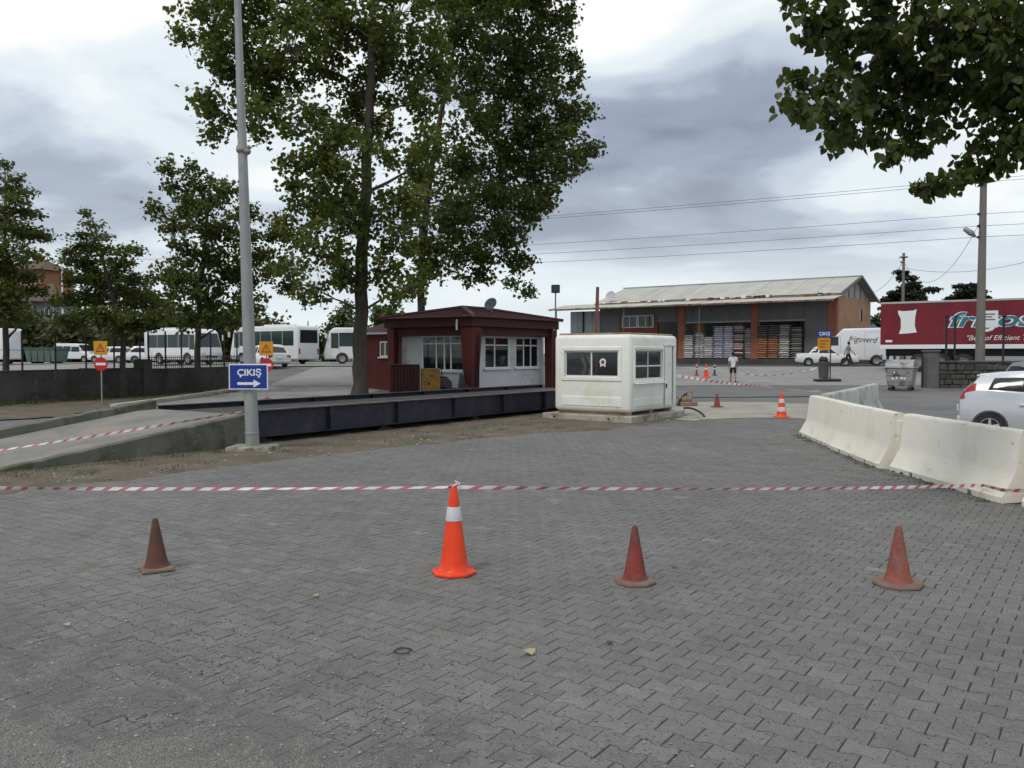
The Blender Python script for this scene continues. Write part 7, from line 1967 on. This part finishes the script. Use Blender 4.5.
# grass tufts on the earth strip, along the walls and at the foot of the barriers
def tufts(name, pts, seed, hgt=0.09, blades=14, spreadr=0.06, dry=0.4):
    r = np.random.default_rng(seed); pts = np.array(pts); n = len(pts) * blades
    c = np.repeat(pts, blades, 0); c[:, 0] += r.normal(0, spreadr, n); c[:, 1] += r.normal(0, spreadr, n)
    a = r.uniform(0, 6.28, n); h = hgt * r.uniform(.4, 1.3, n); w = 0.005 + 0.004 * r.random(n); ln = r.uniform(.2, .8, n) * h
    dx, dy = np.cos(a), np.sin(a)
    V = np.empty((n, 3, 3)); V[:, 0] = c + np.c_[-dy * w, dx * w, np.zeros(n)]; V[:, 1] = c + np.c_[dy * w, -dx * w, np.zeros(n)]; V[:, 2] = c + np.c_[dx * ln, dy * ln, h]
    me = np_mesh(name, V.reshape(-1, 3), np.arange(3 * n), np.arange(0, 3 * n, 3), [M_GRASS], {"shade": np.repeat(r.random(n), 3)})
    o = bpy.data.objects.new(name, me); C.objects.link(o); return kind(o, "stuff")
M_GRASS = leaf_mat("short_grass", (0.035, 0.045, 0.015), (0.085, 0.09, 0.035), 0.2)
pts = []
rr = random.Random(5)
for k in range(520):
    i = rr.randrange(len(dense) - 1); p = dense[i]; s = (p - WB_B).dot(DN)
    u = rr.random() ** 0.6; q = p + DN * (u * max(0.3, -s + 0.05) if s < 0 else 0.1)
    if hashn(q.x * 1.5, q.y * 1.5) > 0.0: pts.append((q.x, q.y, 0.02 + 0.04 * u * u))
for k in range(260):
    u = rr.uniform(-RL, 0.2); q = WB_B + DD * u - DN * rr.uniform(0.0, 0.35); pts.append((q.x, q.y, 0.02))
tufts("grass_tufts", pts[::2], 5, 0.05, 14, 0.12)
pts = []
for a, b in ((B0, B1), (B1, B2), (B2, B3)):
    for k in range(70): p = a.lerp(b, rr.random()); pts.append((p.x - 0.36 - abs(rr.gauss(0, .08)), p.y, 0.0))
tufts("barrier_weeds", pts[::2], 6, 0.022, 12, 0.06)
pts = [(LW0.lerp(LW1, u).x + abs(rr.gauss(0.4, .5)) + .1, LW0.lerp(LW1, u).y, .02) for u in [rr.random() for _ in range(420)]] + [(LW1.lerp(LW2, u).x + abs(rr.gauss(0.3, .3)) + .1, LW1.lerp(LW2, u).y, .02) for u in [rr.random() for _ in range(160)]]
tufts("verge_grass", pts, 7, 0.12, 16, 0.12)
# crumbs of broken concrete and stones on the earth
n = 700; ppts = []
for k in range(n):
    i = rr.randrange(len(dense) - 1); p = dense[i]; s = (p - WB_B).dot(DN); q = p + DN * (rr.random() * max(0.3, -s) - 0.25); ppts.append((q.x, q.y, 0.025))
ppts = np.array(ppts); sz = 0.008 + 0.035 * rg.random(n) ** 4
V = OCT[None] * sz[:, None, None] * rg.uniform(.6, 1.4, (n, 6, 1)) + ppts[:, None, :]
go = bpy.data.objects.new("rubble", np_mesh("rubble", V.reshape(-1, 3), (l1_[None] + (np.arange(n) * 6)[:, None]).ravel(), (s1_[None] + (np.arange(n) * 24)[:, None]).ravel(), [M_GRIT], {"shade": np.repeat(0.4 + 0.6 * rg.random(n), 6)}))
C.objects.link(go); kind(go, "stuff")
# single fallen things
M_DRY = pmat("dry_leaf", (0.42, 0.38, 0.22), (0.30, 0.25, 0.14), scale=30, rough=0.8); M_DRYD = pmat("brown_leaf", (0.10, 0.07, 0.045), (0.14, 0.10, 0.06), scale=30, rough=0.8)
def fallen(px, py, size, rz, mat, label):
    p = gp(px, py); m = MB(); hv = [(x * size, (y - .45) * size, 0.010 + abs(x) * size * 0.7 + 0.15 * size * y * y) for x, y, z in HEART]
    m.add(hv, HEART_F); o = m.build("fallen_leaf", mat); o.location = (p.x, p.y, 0); o.rotation_euler = (0, 0, rz)
    s_ = o.modifiers.new("t", "SOLIDIFY"); s_.thickness = 0.0006
    tag(o, label, "leaf", "dry leaves fallen on the paving")
fallen(528, 655, .085, 0.7, M_DRY, "pale dry leaf lying below the orange cone")
fallen(609, 645, .05, 2.0, M_DRYD, "small dark curled leaf right of the pale leaf")
fallen(674, 568, .06, 2.9, M_DRYD, "dark dry leaf just right of the dark red cone")
fallen(66, 627, .05, 1.2, M_DRY, "small pale leaf on the paving at the left")
fallen(316, 597, .05, 0.2, M_DRY, "small pale leaf between the brown and orange cones")
p = gp(403, 652); m = MB(); m.tube([(0.055 * math.cos(a * .25) * (1 + .05 * math.sin(a)), 0.05 * math.sin(a * .25), 0.008) for a in range(24)], .004, 5)
o = m.build("wire_ring", M_RUB, smooth=50); o.location = (p.x, p.y, 0.001); tag(o, "small black rubber ring lying open on the paving", "ring")
